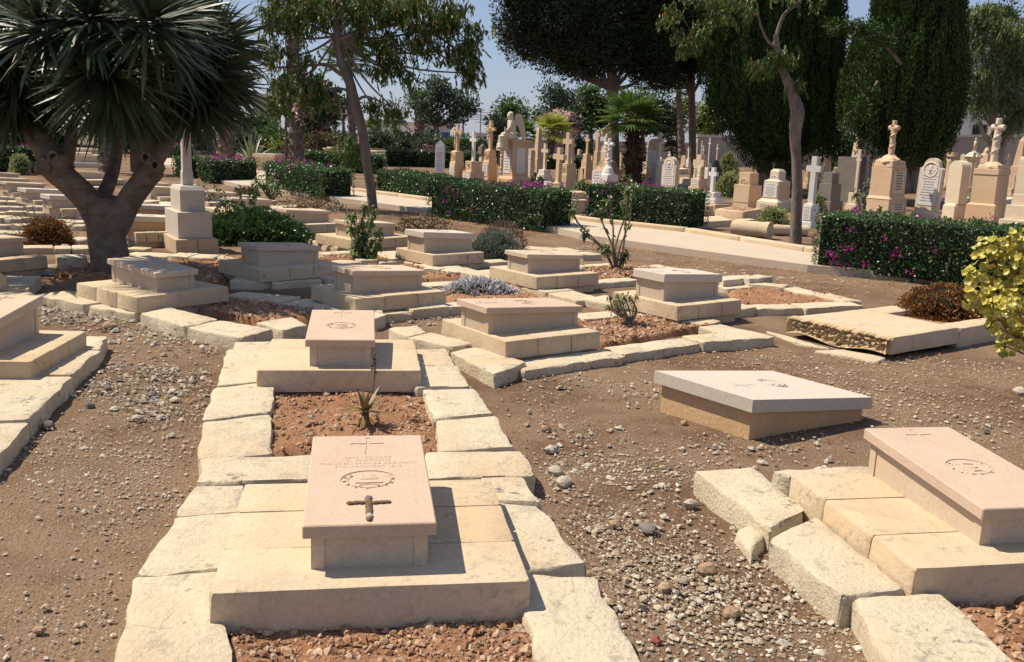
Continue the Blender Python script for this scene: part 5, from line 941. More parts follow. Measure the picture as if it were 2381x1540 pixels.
s1 = shrub('spreading_shrub', 'dark green shrub sprawling over graves right of the white monument', (588, 562), .80, .42, 6500, .05, GRN, ry=.6, loose=.1, lw=.75, seedf=3)
mb = MB(); 
for bx, by, r_, h_ in [(-.35, .2, .35, .54), (.1, .1, .4, .48), (.55, -.1, .38, .26), (-.55, -.2, .35, .3)]:
    d = unit(rng.normal(size=(900, 3))); d[:, 2] = abs(d[:, 2]); C_ = d * np.array([r_, r_, h_]) + np.array([bx, by, 0]); leaves(mb, C_, d + rng.normal(size=(900, 3)) * .5, .045, .032)
for k in range(14):
    a = rng.uniform(0, 6.28); p0 = np.array([-.3 + .25 * math.cos(a), .2 + .2 * math.sin(a), .5]); dr = np.array([math.cos(a) * .35 - .25, .1 * math.sin(a), .28])
    q = p0 + dr * rng.uniform(0, 1.0, 40)[:, None] + rng.normal(size=(40, 3)) * .015; leaves(mb, q, rng.normal(size=(40, 3)) + dr, .04, .028)
mb.build('arching_sprays', GRN, s1)
BRN = leafm('dry_leaf', (.10, .045, .018), (.24, .115, .04), (.34, .20, .09), tr=.15, rough=.8, spec=.1)
shrub('dry_bush', 'round rust-brown dry bush left of the forked trunk', (110, 566), .31, .34, 3800, .03, BRN, seedf=8, lw=.7)
mb = MB(); n = 500; d = unit(rng.normal(size=(n, 3))); d[:, 2] = abs(d[:, 2]); c0 = P(100, 555, 0); C_ = d * np.array([.5, .35, .52]) * rng.uniform(.75, 1, n)[:, None] + np.array(c0); leaves(mb, C_, d, .05, .008)
for i in range(26): a = rng.uniform(0, 6.28); e = rng.uniform(.4, 1.2); tube(mb, [c0, c0 + Vector((.5 * math.cos(a) * math.cos(e), .4 * math.sin(a) * math.cos(e), .5 * math.sin(e)))], .003, 3)
o = mb.build('dry_stalks', plain('grey_dry_stalk', (.22, .17, .12), .9)); o.location = (0, 0, 0); tag(o, 'wispy grey dead stalks rising behind the rust-brown bush', 'dry plant', None, 'stuff')
shrub('dry_bush', 'dried brown bush growing in the box of the pitted slab', (2203, 736), .46, .29, 8500, .028, BRN, ry=.40, seedf=9, lw=.75)
LAV = leafm('grey_green_leaf', (.10, .13, .09), (.22, .26, .20), tr=.1, rough=.7, spec=.2)
lv = shrub('lavender_bush', 'grey-green round bush with a dry brown top, right of the pale tablet', (1148, 600), .38, .36, 6500, .035, LAV, lw=.22, up=.8, loose=.08, seedf=5)
mb = MB(); n = 2200; d = unit(rng.normal(size=(n, 3))); d[:, 2] = abs(d[:, 2]); C_ = d * np.array([.36, .3, .44]) * rng.uniform(.8, 1.03, n)[:, None] + np.array([.10, .22, .03]); leaves(mb, C_, d + np.array([0, 0, .7]), .05, .008); mb.build('dry_stalk_top', leafm('dry_lavender', (.12, .075, .05), (.22, .15, .10), tr=.1, rough=.8), lv)
SIL = leafm('silver_leaf', (.32, .31, .33), (.50, .49, .50), tr=.1, rough=.8, spec=.2)
def silver():
    c = P(1115, 688, 0); t_ = thing('silver_plant', 'low silvery woolly-leaved plant behind the central grave', 'plant', c); n = 900; a = rng.uniform(0, 6.28, n); r_ = np.sqrt(rng.uniform(0, 1, n)); h = .15 * (1 - r_ ** 2)
    C_ = np.c_[r_ * np.cos(a) * .42, r_ * np.sin(a) * .26, h]; mb = MB(); ball(mb, (0, 0, .02), (.34, .22, .11), 12, 7); mb.build('inner_shade_core', DARK, t_); mb = MB(); d = np.c_[np.cos(a) * .9 * r_ + rng.normal(size=n) * .5, np.sin(a) * .6 * r_ + rng.normal(size=n) * .5, np.full(n, .9)]; blades(mb, C_, d, rng.uniform(.05, .09, n), .02, .5, 3); mb.build('foliage', SIL, t_)
silver()
YEL = leafm('variegated_leaf', (.20, .22, .03), (.50, .42, .07), (.66, .58, .22), tr=.22, rough=.4, spec=.45); YG = leafm('pale_bush_leaf', (.14, .20, .06), (.34, .38, .15), (.5, .48, .24), tr=.25, rough=.5)
def variegated():
    Y = 5.4; base = P(2440, 900, 0); t_ = thing('variegated_shrub', 'yellow and green variegated shrub reaching in from the right edge', 'shrub', base); mb = MB(); st = MB(); inv = -base
    tips = []
    for x, y, r_ in [(2290, 590, 34), (2330, 572, 34), (2368, 590, 36), (2262, 640, 26), (2300, 640, 44), (2350, 650, 46), (2255, 690, 24), (2300, 700, 44), (2350, 720, 46), (2318, 760, 30), (2362, 780, 36), (2338, 805, 26), (2355, 560, 30), (2400, 620, 60), (2410, 700, 60), (2425, 780, 50), (2450, 560, 60)]:
        c = PY(x, y, Y + rng.uniform(-.15, .15)) + inv; k = r_ / FPX * Y; m = int((r_ / 5) ** 2 * .6)
        for _ in range(m):
            d = unit(rng.normal(size=3)); p = c + Vector(d * k * rng.uniform(.3, 1)); tips.append(p); nl = 7; a = np.linspace(0, 6.28, nl, endpoint=False) + rng.uniform(0, 1); out = unit(np.array(d) + np.array([-.2, -.5, .4])); s1_ = unit(np.cross(out, [0, 0, 1.0])); s2_ = np.cross(out, s1_)
            dd = np.cos(a)[:, None] * s1_ + np.sin(a)[:, None] * s2_ + out * .55; C_ = np.repeat(np.array([list(p)]), nl, 0); L_ = rng.uniform(.020, .036, nl)
            # rounded leaves: hexagonal
            sd = unit(np.cross(dd, out)); dd = unit(dd); w = L_[:, None] * .33; L_ = L_[:, None]; v = np.stack([C_, C_ + dd * L_ * .3 + sd * w * .8, C_ + dd * L_ * .7 + sd * w, C_ + dd * L_, C_ + dd * L_ * .7 - sd * w, C_ + dd * L_ * .3 - sd * w * .8], 1).reshape(-1, 3); mb.add(v, np.arange(6 * nl).reshape(nl, 6))
        tube(st, curve([(0, 0, -.02), (c.x * .5 + .1, c.y * .6, c.z * .55), c], 4), lerps([.02, .012, .004], 9), 5)
    mb.build('foliage', YEL, t_); st.build('stems', TWIG, t_)
variegated()
for x, y, rx, h, lab in [(48, 407, .32, .58, 'small round yellow bush in front of the far left hedge'), (1795, 526, .32, .40, 'low cream-edged bush left of the slim bare trunk'), (1690, 412, .50, 1.15, 'tall pale variegated bush left of the big cypress'), (1688, 458, .46, .75, 'grey-green bush left of the two plain tan blocks'), (1903, 498, .34, .55, 'pale bush right of the veined marble cross'), (2282 - 10, 470, .3, .55, 'pale bush between the flower-topped pedestal and the anchor headstone')]:
    shrub('variegated_bush', lab, (x, y), rx, h, int(2600 * rx / .35), .05 if h < .6 else .075, YG, lw=.5, seedf=int(x) % 17, group='small variegated bushes')
# spiny euphorbias: grey thorny stems with leaf tufts
EST = bark('thorny_stem', (.13, .10, .08), (.26, .22, .19), sc=2)
def euphorbia(label, Y, stems, tuft=.05, rad=.012, m_=None, thorns=True, base=None, nl=16, flowers=True):
    b = P(*base, 0); t_ = thing('spiny_shrub', label, 'shrub', b, 0, 'thorny succulent shrubs'); sm, lm, fm = MB(), MB(), MB()
    for st in stems:
        pts = [PY(x, y, b.y + dy) - b for x, y, dy in st]; pts[0] = Vector((0, 0, -.02)); cv = curve(pts, 5); tube(sm, cv, lerps([rad * 1.3, rad], len(cv)), 6)
        if thorns:
            c = np.array([list(p) for p in cv for _ in range(14)]) + rng.normal(size=(len(cv) * 14, 3)) * .01; leaves(sm, c, rng.normal(size=c.shape), rad * 2.4, .003)
        e = np.array(cv[-1]); m = nl; for_ = rng.normal(size=(m, 3)) * .5 + np.array([0, 0, -.15]); blades(lm, e + rng.normal(size=(m, 3)) * tuft * .25, for_, rng.uniform(.7, 1.3, m) * tuft, tuft * .38, .9, 3)
        for fr_ in (.45, .6, .75, .88):
            e2 = np.array(cv[int(len(cv) * fr_)]); q_ = nl // 4 if nl > 18 else 1; blades(lm, e2 + rng.normal(size=(q_, 3)) * .02, rng.normal(size=(q_, 3)) + np.array([0, 0, .2]), tuft * .9, tuft * .38, .9, 3)
        if rng.uniform() < .6: e2 = np.array(cv[len(cv) * 2 // 3]); blades(lm, e2 + rng.normal(size=(5, 3)) * .015, rng.normal(size=(5, 3)), tuft * .9, tuft * .35, .9, 3)
        if flowers: leaves(fm, np.array(cv[-1]) + np.array([0, 0, tuft * .5]) + rng.normal(size=(6, 3)) * tuft * .3, rng.normal(size=(6, 3)) + np.array([0, -.4, .8]), tuft * .3, tuft * .28)
    sm.build('stems', EST, t_); lm.build('leaf_tufts', m_ or leafm('euphorbia_leaf', (.035, .07, .02), (.12, .20, .05), (.3, .32, .12), tr=.3, rough=.45), t_)['kind'] = 'stuff'
    if flowers: fm.build('flowers', leafm('cream_flower', (.5, .42, .22), (.62, .55, .36), tr=.2), t_)['kind'] = 'stuff'
euphorbia('tall spiny shrub of bare forked stems in the stony bed by the walk', 0, [[(1432, 635, 0), (1430, 600, 0), (1390, 565, 0), (1345, 520, .1), (1330, 488, .1)], [(1432, 635, 0), (1430, 590, 0), (1405, 530, 0), (1390, 492, 0)], [(1432, 635, 0), (1425, 590, 0), (1425, 530, -.1), (1418, 490, -.1), (1412, 470, -.1)], [(1432, 635, 0), (1440, 580, 0), (1462, 520, 0), (1468, 470, 0), (1470, 440, 0)], [(1432, 635, 0), (1428, 590, 0), (1440, 540, .1), (1455, 500, .1), (1455, 470, .1)], [(1432, 635, 0), (1448, 598, 0)], [(1432, 635, 0), (1412, 590, 0), (1408, 575, 0)], [(1432, 635, 0), (1450, 600, 0), (1452, 590, 0)], [(1432, 635, 0), (1400, 580, .1), (1360, 545, .1)], [(1432, 635, 0), (1450, 570, -.1), (1458, 450, -.1)]], tuft=.10, rad=.0085, base=(1432, 635))
euphorbia('leafy thorn shrub in front of a tablet, middle left', 0, [[(840, 612, 0), (x, (612 + y) / 2, d * .5), (x2, y, d)] for x, x2, y, d in [(825, 822, 500, 0), (835, 850, 480, .1), (850, 868, 495, 0), (830, 815, 530, -.1), (858, 885, 540, .1), (845, 840, 520, .1), (838, 832, 560, -.1), (850, 872, 565, -.1), (828, 820, 575, 0), (845, 852, 545, 0), (836, 812, 505, .1), (860, 880, 570, 0), (845, 858, 590, -.15), (835, 825, 595, -.15), (842, 862, 520, .1), (848, 866, 590, -.1)]], tuft=.085, rad=.009, base=(840, 612), nl=22)
euphorbia('small bare gnarled bush in the gravelly grave bed', 0, [[(1463, 768, 0), (x, 745, 0), (x2, (745 + y) / 2, d), (x3, y, d)] for x, x2, x3, y, d in [(1458, 1430, 1412, 712, 0), (1456, 1425, 1418, 690, .05), (1460, 1445, 1435, 688, 0), (1465, 1462, 1452, 692, .05), (1470, 1480, 1470, 700, 0), (1462, 1440, 1428, 700, -.05), (1468, 1472, 1478, 690, .05), (1470, 1478, 1462, 690, -.05), (1460, 1435, 1440, 700, .08), (1464, 1450, 1446, 690, .1)]], tuft=.036, rad=.0065, thorns=False, base=(1463, 768), nl=30, flowers=False, m_=leafm('pale_tuft', (.16, .16, .07), (.38, .36, .18), tr=.3))
euphorbia('thorn plant at the left corner of the square-cut hedge', 0, [[(632, 468, 0), (x, y, d)] for x, y, d in [(597, 422, 0), (612, 430, .1), (630, 415, 0), (642, 430, -.1), (625, 440, .1), (650, 445, .1)]], tuft=.14, rad=.016, base=(632, 468))
euphorbia('thorn plant behind the middle hedge right of the angel', 0, [[(1250, 440, 0), (x, y, d)] for x, y, d in [(1242, 402, 0), (1255, 412, .1), (1238, 415, 0), (1262, 418, 0)]], tuft=.16, rad=.018, base=(1250, 440))
euphorbia('thorn plant between the iron posts', 0, [[(1352, 452, 0), (x, y, d)] for x, y, d in [(1345, 425, 0), (1355, 420, .1), (1362, 432, 0), (1340, 435, 0), (1368, 440, 0)]], tuft=.16, rad=.016, base=(1352, 452))
euphorbia('thorn plant with pale flowers right of the white boulder', 0, [[(1455, 448, 0), (x, y, d)] for x, y, d in [(1440, 422, 0), (1452, 412, .1), (1466, 418, 0), (1472, 430, 0), (1446, 432, 0), (1462, 428, .2)]], tuft=.17, rad=.016, base=(1455, 448), nl=26)
euphorbia('thorny stems sprouting above the right hedge before the flower-carved pedestal', 0, [[(2010, 520, 0), (x, y, d)] for x, y, d in [(1990, 452, 0), (2008, 455, .1), (2012, 432, 0), (2025, 495, 0), (2045, 488, .1)]], tuft=.13, rad=.016, base=(2010, 520))
# rosettes
def rosette(mb, c, n, L, w, e0, e1, bend, segs=5, prof=None):
    a = np.arange(n) * 2.4 + rng.uniform(0, 1, n) * .3; e = np.linspace(e1, e0, n) + rng.normal(size=n) * .08; d = np.c_[np.cos(a) * np.cos(e), np.sin(a) * np.cos(e), np.sin(e)]
    blades(mb, np.repeat(np.array([list(c)]), n, 0) + d * w * .4, d, L * rng.uniform(.8, 1.15, n), w, bend * (1 - e / 1.8), segs, side=unit(np.cross(d, [0, 0, 1.0])), prof=prof)
def aloe():
    b = P(848, 1000, .04); t_ = thing('aloe_plant', 'small brown-green aloe with a dead flower stalk in the near grave bed', 'plant', b); t_.scale = (1.75,) * 3; al = leafm('aloe_leaf', (.08, .075, .025), (.16, .12, .045), (.22, .13, .06), tr=.05, rough=.5)
    mb = MB(); rosette(mb, (0, 0, .06), 17, .085, .018, -.15, 1.2, .35, 5, [1, .95, .8, .55, .3, .03]); mb.build('leaves', al, t_)
    mb = MB(); rosette(mb, (0, 0, .05), 12, .075, .012, -1.2, -.5, .6); tube(mb, [(0, 0, -.02), (.003, 0, .06)], .010, 6); mb.build('dead_leaves', BRN, t_)
    mb = MB(); pts = curve([(0, 0, .07), (.02, 0, .12), (.028, .005, .17), (.026, .005, .235)], 5); tube(mb, pts, .0028, 5); n = 60; C_ = np.array([[.026, .005, .2]]) + np.c_[rng.normal(size=n) * .003, rng.normal(size=n) * .003, rng.uniform(-.015, .035, n)]; leaves(mb, C_, rng.normal(size=(n, 3)), .010, .006); mb.build('flower_stalk', plain('dead_stalk', (.16, .11, .07), .9), t_)
aloe()
def agave():
    b = P(585, 383, 0); t_ = thing('agave_plant', 'large grey-green agave beside the tan stone pillar', 'plant', b); mb = MB(); rosette(mb, (0, 0, .1), 30, 1.25, .17, .15, 1.45, .7, 7, [.9, 1, .9, .7, .5, .3, .1, .02]); mb.build('leaves', leafm('agave_leaf', (.20, .24, .14), (.34, .36, .22), tr=.05, rough=.5), t_); mb = MB(); rosette(mb, (0, 0, .06), 12, 1.1, .13, .1, .5, 2.6, 7); mb.build('drooping_leaves', leafm('dry_agave', (.35, .30, .18), (.48, .42, .26), tr=.05), t_)
agave()
RED = leafm('reddish_twig_leaf', (.05, .06, .02), (.14, .12, .05), (.30, .07, .05), tr=.2)
for x, y, rx, h, lab in [(723, 488, .75, .28, 'sparse low shrub left of the leaning tree foot'), (985, 536, .55, .26, 'sparse red-flowered low shrub behind the pale tablet'), (575, 455, .3, .2, 'tiny low plant beyond the white monument')]: shrub('low_shrub', lab, (x, y), rx, h, 900, .05, RED, core=False, loose=.35, stems=16, seedf=int(x) % 13, group='sparse low shrubs')
def twigs(label, x, y, n, s, z=0, name='dry_twigs', m_=None):
    b = P(x, y, z); mb = MB()
    for i in range(n): a = rng.uniform(0, 6.28); e = rng.uniform(.1, 1.3); L = s * rng.uniform(.4, 1); p = [Vector((0, 0, 0)), Vector((L * .5 * math.cos(a) * math.cos(e), L * .5 * math.sin(a) * math.cos(e), L * .5 * math.sin(e))), Vector((L * math.cos(a + .3) * math.cos(e * .8), L * math.sin(a + .3) * math.cos(e * .8), L * math.sin(e * .8)))]; tube(mb, p, [.0016, .0012, .0007], 4)
    leaves(mb, rng.normal(size=(n * 3, 3)) * s * .25 * np.array([1, 1, .3]) + np.array([0, 0, s * .15]), rng.normal(size=(n * 3, 3)), s * .28, s * .14); o = mb.build(name, m_ or plain('dead_twig', (.14, .09, .055), .9, .4)); o.location = b; return tag(o, label, 'dry plant')
twigs('withered brown weed against the right end of the nearest plinth', 1105, 1440, 26, .10, .05); twigs('grey twiggy weed in the aloe bed at the right kerb', 965, 985, 22, .07, .05); twigs('second dry weed tuft beside the aloe bed kerb', 990, 1025, 16, .06, .05); twigs('pale dead sprig in the bed before the central graves', 1458, 735, 9, .12, .02); twigs('dry weed growing at the near left slab corner', 1230, 1450, 12, .06, .05); twigs('little dead sprig lying on the brown bed at the right', 1905, 690, 8, .12, .04); twigs('wiry dead sprig by the front kerb of the small pink tablet', 1462, 650, 8, .2, .02)
# ------------------------------------------------------------------ forked tree with sword-leaf crowns
DB = bark('smooth_bark', (.13, .095, .07), (.26, .195, .145), sc=.9, zs=1.4, bm=.9)
def dragon():
    b = P(252, 640, 0); Y = b.y; t_ = thing('dragon_tree', 'thick forked tree with big heads of dark sword-shaped leaves, upper left', 'tree', b); q = lambda x, y, dy=0: PY(x, y, Y + dy) - b; k = Y / FPX; mb = MB()
    def limb(pts, rad, n=14): cv = curve(pts, 5); tube(mb, cv, lerps([r_ * k for r_ in rad], len(cv)), n, rough=.035, seed=nseed())
    limb([q(258, 655), q(255, 600), q(247, 540), q(245, 480), q(248, 455)], [50, 43, 43, 44, 38]); limb([q(240, 530), q(208, 472, -.05), q(165, 427, -.15), q(122, 392, -.2)], [33, 31, 30, 29]); limb([q(268, 530), q(300, 468, -.05), q(336, 418, -.1), q(362, 390, -.12)], [31, 28, 27, 26])
    limb([q(150, 405, -.1), q(100, 340, -.05), q(70, 270, .1), q(40, 180, .2)], [30, 27, 24, 20]); limb([q(150, 400), q(165, 330, .1), q(190, 250, .3)], [17, 15, 13]); limb([q(335, 400), q(330, 320, .1), q(340, 230, .25)], [30, 26, 22]); limb([q(235, 470, .1), q(262, 400, .4), q(280, 300, .6)], [19, 16, 13]); limb([q(350, 390), q(390, 320, .2), q(440, 220, .3)], [22, 20, 18])
    for x, y, r_, dy in [(106, 385, 20, -.28), (140, 375, 18, -.3), (88, 392, 14, -.25), (346, 377, 15, -.28), (368, 392, 14, -.26)]: ball(mb, q(x, y, dy), r_ * k * 1.1, 12, 8, amp=.12, s=8, seed=nseed())
    o = mb.build('trunk', DB, t_, smooth=True); fuse(o, .022, 3)
    for x, y, r_, dy in [(101, 386, 11, -.40), (124, 366, 9, -.42), (78, 396, 7, -.36), (338, 366, 8, -.40), (360, 384, 8, -.38)]:
        c = q(x, y, dy + .05); mb = MB(); ring = [c + Vector((r_ * k * 1.2 * math.cos(t), 0, r_ * k * 1.35 * math.sin(t))) for t in np.linspace(0, 6.28, 14)]; tube(mb, ring, r_ * k * .5, 6, cap=False); mb.build('cut_branch_rim', DB, t_, smooth=True); mb = MB(); tube(mb, [c + Vector((0, .05, 0)), c + Vector((0, .005, 0))], r_ * k * 1.1, 12); mb.build('knot_plug', plain('near_black_knot', (.02, .014, .01), .95), t_)  # a near-black solid plug fills each rim
    lm = leafm('sword_leaf', (.022, .036, .014), (.056, .078, .034), (.12, .14, .07), tr=.08, rough=.45, spec=.3)
    heads = [(244, 165, -.75, (-.05, -.85, .42), 250, .92), (0, 150, -.3, (-.5, -.7, .1), 150, .8), (400, 110, -.1, (.75, -.3, .35), 190, .85), (480, 170, .1, (.95, -.1, .0), 170, .8), (300, 40, -.1, (.1, -.5, .8), 170, .85), (120, 60, -.1, (-.2, -.6, .7), 170, .85), (-40, 30, .2, (-.6, -.3, .5), 120, .85), (420, 10, .4, (.4, .1, .8), 150, .85), (180, -60, .5, (0, 0, 1), 120, .85), (330, 205, .1, (.5, -.6, -.2), 170, .7), (110, 215, 0, (-.3, -.7, -.2), 150, .65), (60, 90, .7, (-.4, .5, .5), 110, .8), (300, 120, .9, (.2, .8, .4), 130, .8), (460, 80, .8, (.8, .5, .3), 130, .8), (520, 210, .5, (.9, .3, -.1), 120, .7), (200, 220, .8, (0, .6, -.1), 120, .65), (-60, 220, .2, (-.8, -.3, 0), 100, .7), (400, 225, .5, (.7, .1, -.3), 120, .65), (510, 110, .3, (.9, -.3, .1), 140, .8), (470, 240, .1, (.8, -.5, -.3), 140, .7), (240, 235, -.1, (.1, -.6, -.5), 130, .55), (380, 40, -.4, (.4, -.6, .5), 150, .9), (20, 250, -.2, (-.3, -.6, -.5), 120, .65), (320, 240, 0, (.2, -.6, -.5), 110, .55), (60, 235, 0, (-.3, -.5, -.5), 90, .55), (150, 150, .3, (-.3, .2, .6), 140, .9), (350, 160, .2, (.3, .1, .6), 140, .9), (210, 20, -1.3, (.1, -.3, .9), 110, .8), (350, 30, -1.2, (.3, -.3, .8), 110, .8), (90, 40, -1.3, (-.1, -.3, .9), 110, .8), (-130, 60, -.4, (-.3, -.3, .7), 120, .9), (-200, 130, -.8, (-.5, -.3, .5), 100, .9)]
    for i, (x, y, dy, ax, n, L) in enumerate(heads):
        n = int(n * 1.7); c = q(x, y, dy); ax = unit(np.array(ax, float)); s1_ = unit(np.cross(ax, [.1, .2, 1.0])); s2_ = np.cross(ax, s1_); a = np.arange(n) * 2.39996; th = np.sqrt(np.linspace(.02, 1, n)) * 1.9 + rng.normal(size=n) * .16; a = a + rng.normal(size=n) * .25
        d = np.cos(th)[:, None] * ax + np.sin(th)[:, None] * (np.cos(a)[:, None] * s1_ + np.sin(a)[:, None] * s2_); mb = MB(); Cc = np.array([list(c)]) + d * .05 - ax * (th[:, None] * .10); sd = unit(np.cross(d, ax + rng.normal(size=(n, 3)) * .25))
        blades(mb, Cc, d, L * .80 * rng.uniform(.72, 1.12, n), .043, rng.uniform(.0, .85, n), 6, side=sd, prof=[.8, .9, 1, .95, .75, .45, .03]); ball(mb, c - Vector(ax) * .02, .06, 8, 6); mb.build('leaf_head', lm, t_)
dragon()
# ------------------------------------------------------------------ trees
BK = bark('rough_bark', (.10, .075, .055), (.22, .17, .13)); BKL = bark('pale_bark', (.22, .17, .13), (.36, .29, .23), sc=.8)
def clumps(lm, core, c, r, nleaf, lf, lw=.5, mode='puff', fl=1.0):
    """leaf clump round a centre"""
    n = nleaf
    if mode == 'puff':
        d = unit(rng.normal(size=(n, 3))); C_ = c + d * np.array([r, r, r * fl]) * rng.uniform(.72, 1.0, n)[:, None]; leaves(lm, C_, d + rng.normal(size=(n, 3)) * .5 + np.array([0, 0, .25]), lf * rng.uniform(.7, 1.3, n), lf * lw)
    elif mode == 'hang':
        m = max(3, n // 9); base = c + rng.normal(size=(m, 3)) * r * .6; dr = unit(np.c_[rng.normal(size=(m, 2)) * .35, -np.ones(m)])
        k = np.repeat(np.arange(m), 9); t = np.tile(np.linspace(0, 1, 9), m); sp = unit(rng.normal(size=(m, 3)) * np.array([1, 1, .1]))
        C_ = base[k] + dr[k] * (t * r * 1.3)[:, None]; sg = np.tile([1, -1, 1, -1, 1, -1, 1, -1, 1], m)[:, None]; leaves(lm, C_, sp[k] * sg * .6 + dr[k] * .9, lf * rng.uniform(.8, 1.2, len(k)), lf * lw)
    elif mode == 'up':
        a = rng.uniform(0, 6.28, n); z = rng.uniform(-1, 1, n); rr = np.sqrt(np.clip(1 - z * z, 0.02, 1)) * (1 - .25 * z) * rng.uniform(.7, 1, n); C_ = c + np.c_[np.cos(a) * rr * r, np.sin(a) * rr * r, z * r * fl]; d = np.c_[np.cos(a) * .45, np.sin(a) * .45, np.ones(n) * 1.1] + rng.normal(size=(n, 3)) * .25; leaves(lm, C_, d, lf * rng.uniform(.7, 1.3, n), lf * lw)
def tree(name, label, base, trunk, rad, crown, lm_, nper=60, lf=.07, lw=.5, mode='puff', clump=.3, bark_=None, limbs=(), core=.0, depthk=.8, group=None, cat='tree', fl=.8, corem=None, dens=1.0, rough=.05, pods=None, fork=None, auto=True):
    """trunk, limbs and crown ellipses measured in the photo at the tree's own depth"""
    b = P(*base, 0); Y = b.y; k = Y / FPX * 1.0; t_ = thing(name, label, cat, b, 0, group); q = lambda x, y, dy=0: PY(x, y, Y + dy) - b; mb = MB()
    tr = [q(*p) for p in trunk]; tr[0] = Vector((0, 0, -.1)); cv = curve(tr, 5); tube(mb, cv, lerps([r_ * k for r_ in rad], len(cv)), 12, rough=rough, seed=nseed())
    for pts, r0, r1 in limbs: c2 = curve([q(*p) for p in pts], 5); tube(mb, c2, lerps([r0 * k, r1 * k], len(c2)), 8, rough=rough, seed=nseed())
    L = MB(); CM = MB(); top = tr[-1]; PD = MB()
    shell = mode == 'shell'; mode = 'puff' if shell else mode
    for (cx, cy, rx, ry, cnt) in crown:
        c = np.array(q(cx, cy)); R_ = np.array([rx * k, rx * k * depthk, ry * k]); cnt = int(cnt * dens)
        if core: ball(CM, c, R_ * core, 12, 8, amp=.25, s=1.6 / max(R_.max(), .1), seed=nseed())
        e = Vector(c) ; j = cv[min(len(cv) - 1, int(len(cv) * .8))]
        if auto and (e - j).length > .3: mid = (e + j) / 2 + Vector((0, 0, -.08 * (e - j).length)); tube(mb, curve([j, mid, e], 4), lerps([max(rad[-1] * k * .6, .02), .015], 9), 6)
        for _ in range(cnt):
            d = unit(rng.normal(size=3)); rr = rng.uniform(.78, 1.16) if shell else rng.uniform(0, 1) ** (1 / 2.2); p = c + d * R_ * rr; clumps(L, None, p, clump * rng.uniform(.7, 1.35), nper, lf, lw, mode, fl)
            if mode == 'hang' and rng.uniform() < .25: tube(mb, [e, Vector(p) * .5 + e * .5 + Vector((0, 0, .1)), Vector(p)], [.012, .008, .004], 4)
            if pods and rng.uniform() < pods: leaves(PD, p + rng.normal(size=(6, 3)) * clump * .5, np.c_[rng.normal(size=(6, 2)) * .15, -np.ones(6)], clump * .8, .03)
    o = mb.build('trunk', bark_ or BK, t_, smooth=True)
    if fork: fuse(o, fork, 1)
    if core: CM.build('crown_shade_core', corem or DARK, t_)
    L.build('crown', lm_, t_)
    if PD.n: PD.build('seed_pods', leafm('seed_pod', (.20, .09, .03), (.36, .18, .07), tr=.2, rough=.7), t_)['kind'] = 'stuff'
    return t_
LP = leafm('mimosa_leaf', (.024, .054, .008), (.078, .125, .022), (.12, .12, .025), tr=.28, rough=.5)
tree('leaning_tree', 'leaning bare-trunked tree with drooping feathery foliage, left of centre', (868, 488), [(868, 488), (862, 440), (853, 385), (845, 320), (830, 258), (812, 190), (793, 145), (785, 95), (778, 40), (770, -40)], [11.5, 11, 11, 11, 11, 11, 10, 8, 7, 5],
  [(690, 35, 95, 45, 70), (830, 15, 120, 40, 105), (960, 10, 120, 40, 95), (1040, 45, 85, 45, 66), (1072, 115, 46, 48, 46), (1090, 172, 20, 26, 16), (905, 95, 75, 45, 52), (890, 158, 48, 28, 22), (668, 132, 72, 22, 20), (695, 190, 80, 34, 34), (645, 245, 20, 22, 10), (728, 222, 45, 24, 20), (860, 238, 26, 12, 10), (912, 250, 32, 16, 12), (962, 172, 22, 14, 8), (1000, 95, 30, 30, 12), (820, -40, 260, 60, 90), (625, 70, 30, 50, 16)],
  LP, nper=62, lf=.095, lw=.42, mode='hang', clump=.15, dens=.62, bark_=bark('leaning_bark', (.13, .10, .08), (.24, .19, .15)), limbs=[([(795, 175), (760, 152), (728, 152), (680, 156), (634, 158)], 5, 2), ([(785, 95), (850, 70), (920, 58), (974, 64), (1003, 111), (1059, 152)], 7, 2), ([(790, 120), (840, 90), (900, 120), (940, 160), (962, 175)], 5, 1.5), ([(828, 235), (850, 225), (880, 235), (910, 250)], 4, 1), ([(778, 40), (730, 20), (690, 30)], 6, 2), ([(974, 64), (1040, 100), (1085, 150)], 3, 1), ([(820, 215), (780, 205), (730, 215), (690, 200)], 3.5, 1)], depthk=.75, pods=.35, fork=None)
tree('slim_tree', 'slim bare trunk forking high up, in front of the left cypress', (1850, 566), [(1850, 566), (1851, 500), (1853, 430), (1851, 370), (1848, 330), (1850, 290), (1853, 258), (1842, 222), (1830, 190), (1815, 152), (1806, 110), (1803, 80)], [15, 12.5, 12, 11.5, 12.5, 15, 16, 12, 10.5, 8, 6.5, 5.5],
  [(1818, 132, 34, 15, 34), (1775, 150, 30, 16, 20), (1640, 60, 26, 30, 14), (1600, 100, 26, 16, 14), (1640, -5, 80, 16, 20), (1860, -8, 60, 16, 12), (1560, 30, 30, 20, 12), (1585, 85, 30, 16, 12), (1700, 10, 60, 22, 26), (1850, 195, 20, 14, 6)],
  LP, nper=36, lf=.07, lw=.34, mode='hang', clump=.10, bark_=bark('grey_trunk', (.13, .10, .08), (.25, .20, .165), sc=.8), limbs=[([(1803, 90), (1812, 58), (1825, 32), (1845, 15), (1868, -5)], 5, 4), ([(1806, 115), (1784, 95), (1768, 60), (1761, 38), (1735, 22), (1705, 12), (1640, 20)], 4, 1.5), ([(1705, 12), (1660, 28), (1600, 40), (1560, 35)], 1.6, .8)], depthk=1.0, pods=.2, fork=.02, auto=False)
PINE = leafm('conifer_dark', (.010, .020, .008), (.030, .050, .018), (.05, .06, .02), tr=.06, rough=.6, spec=.25)
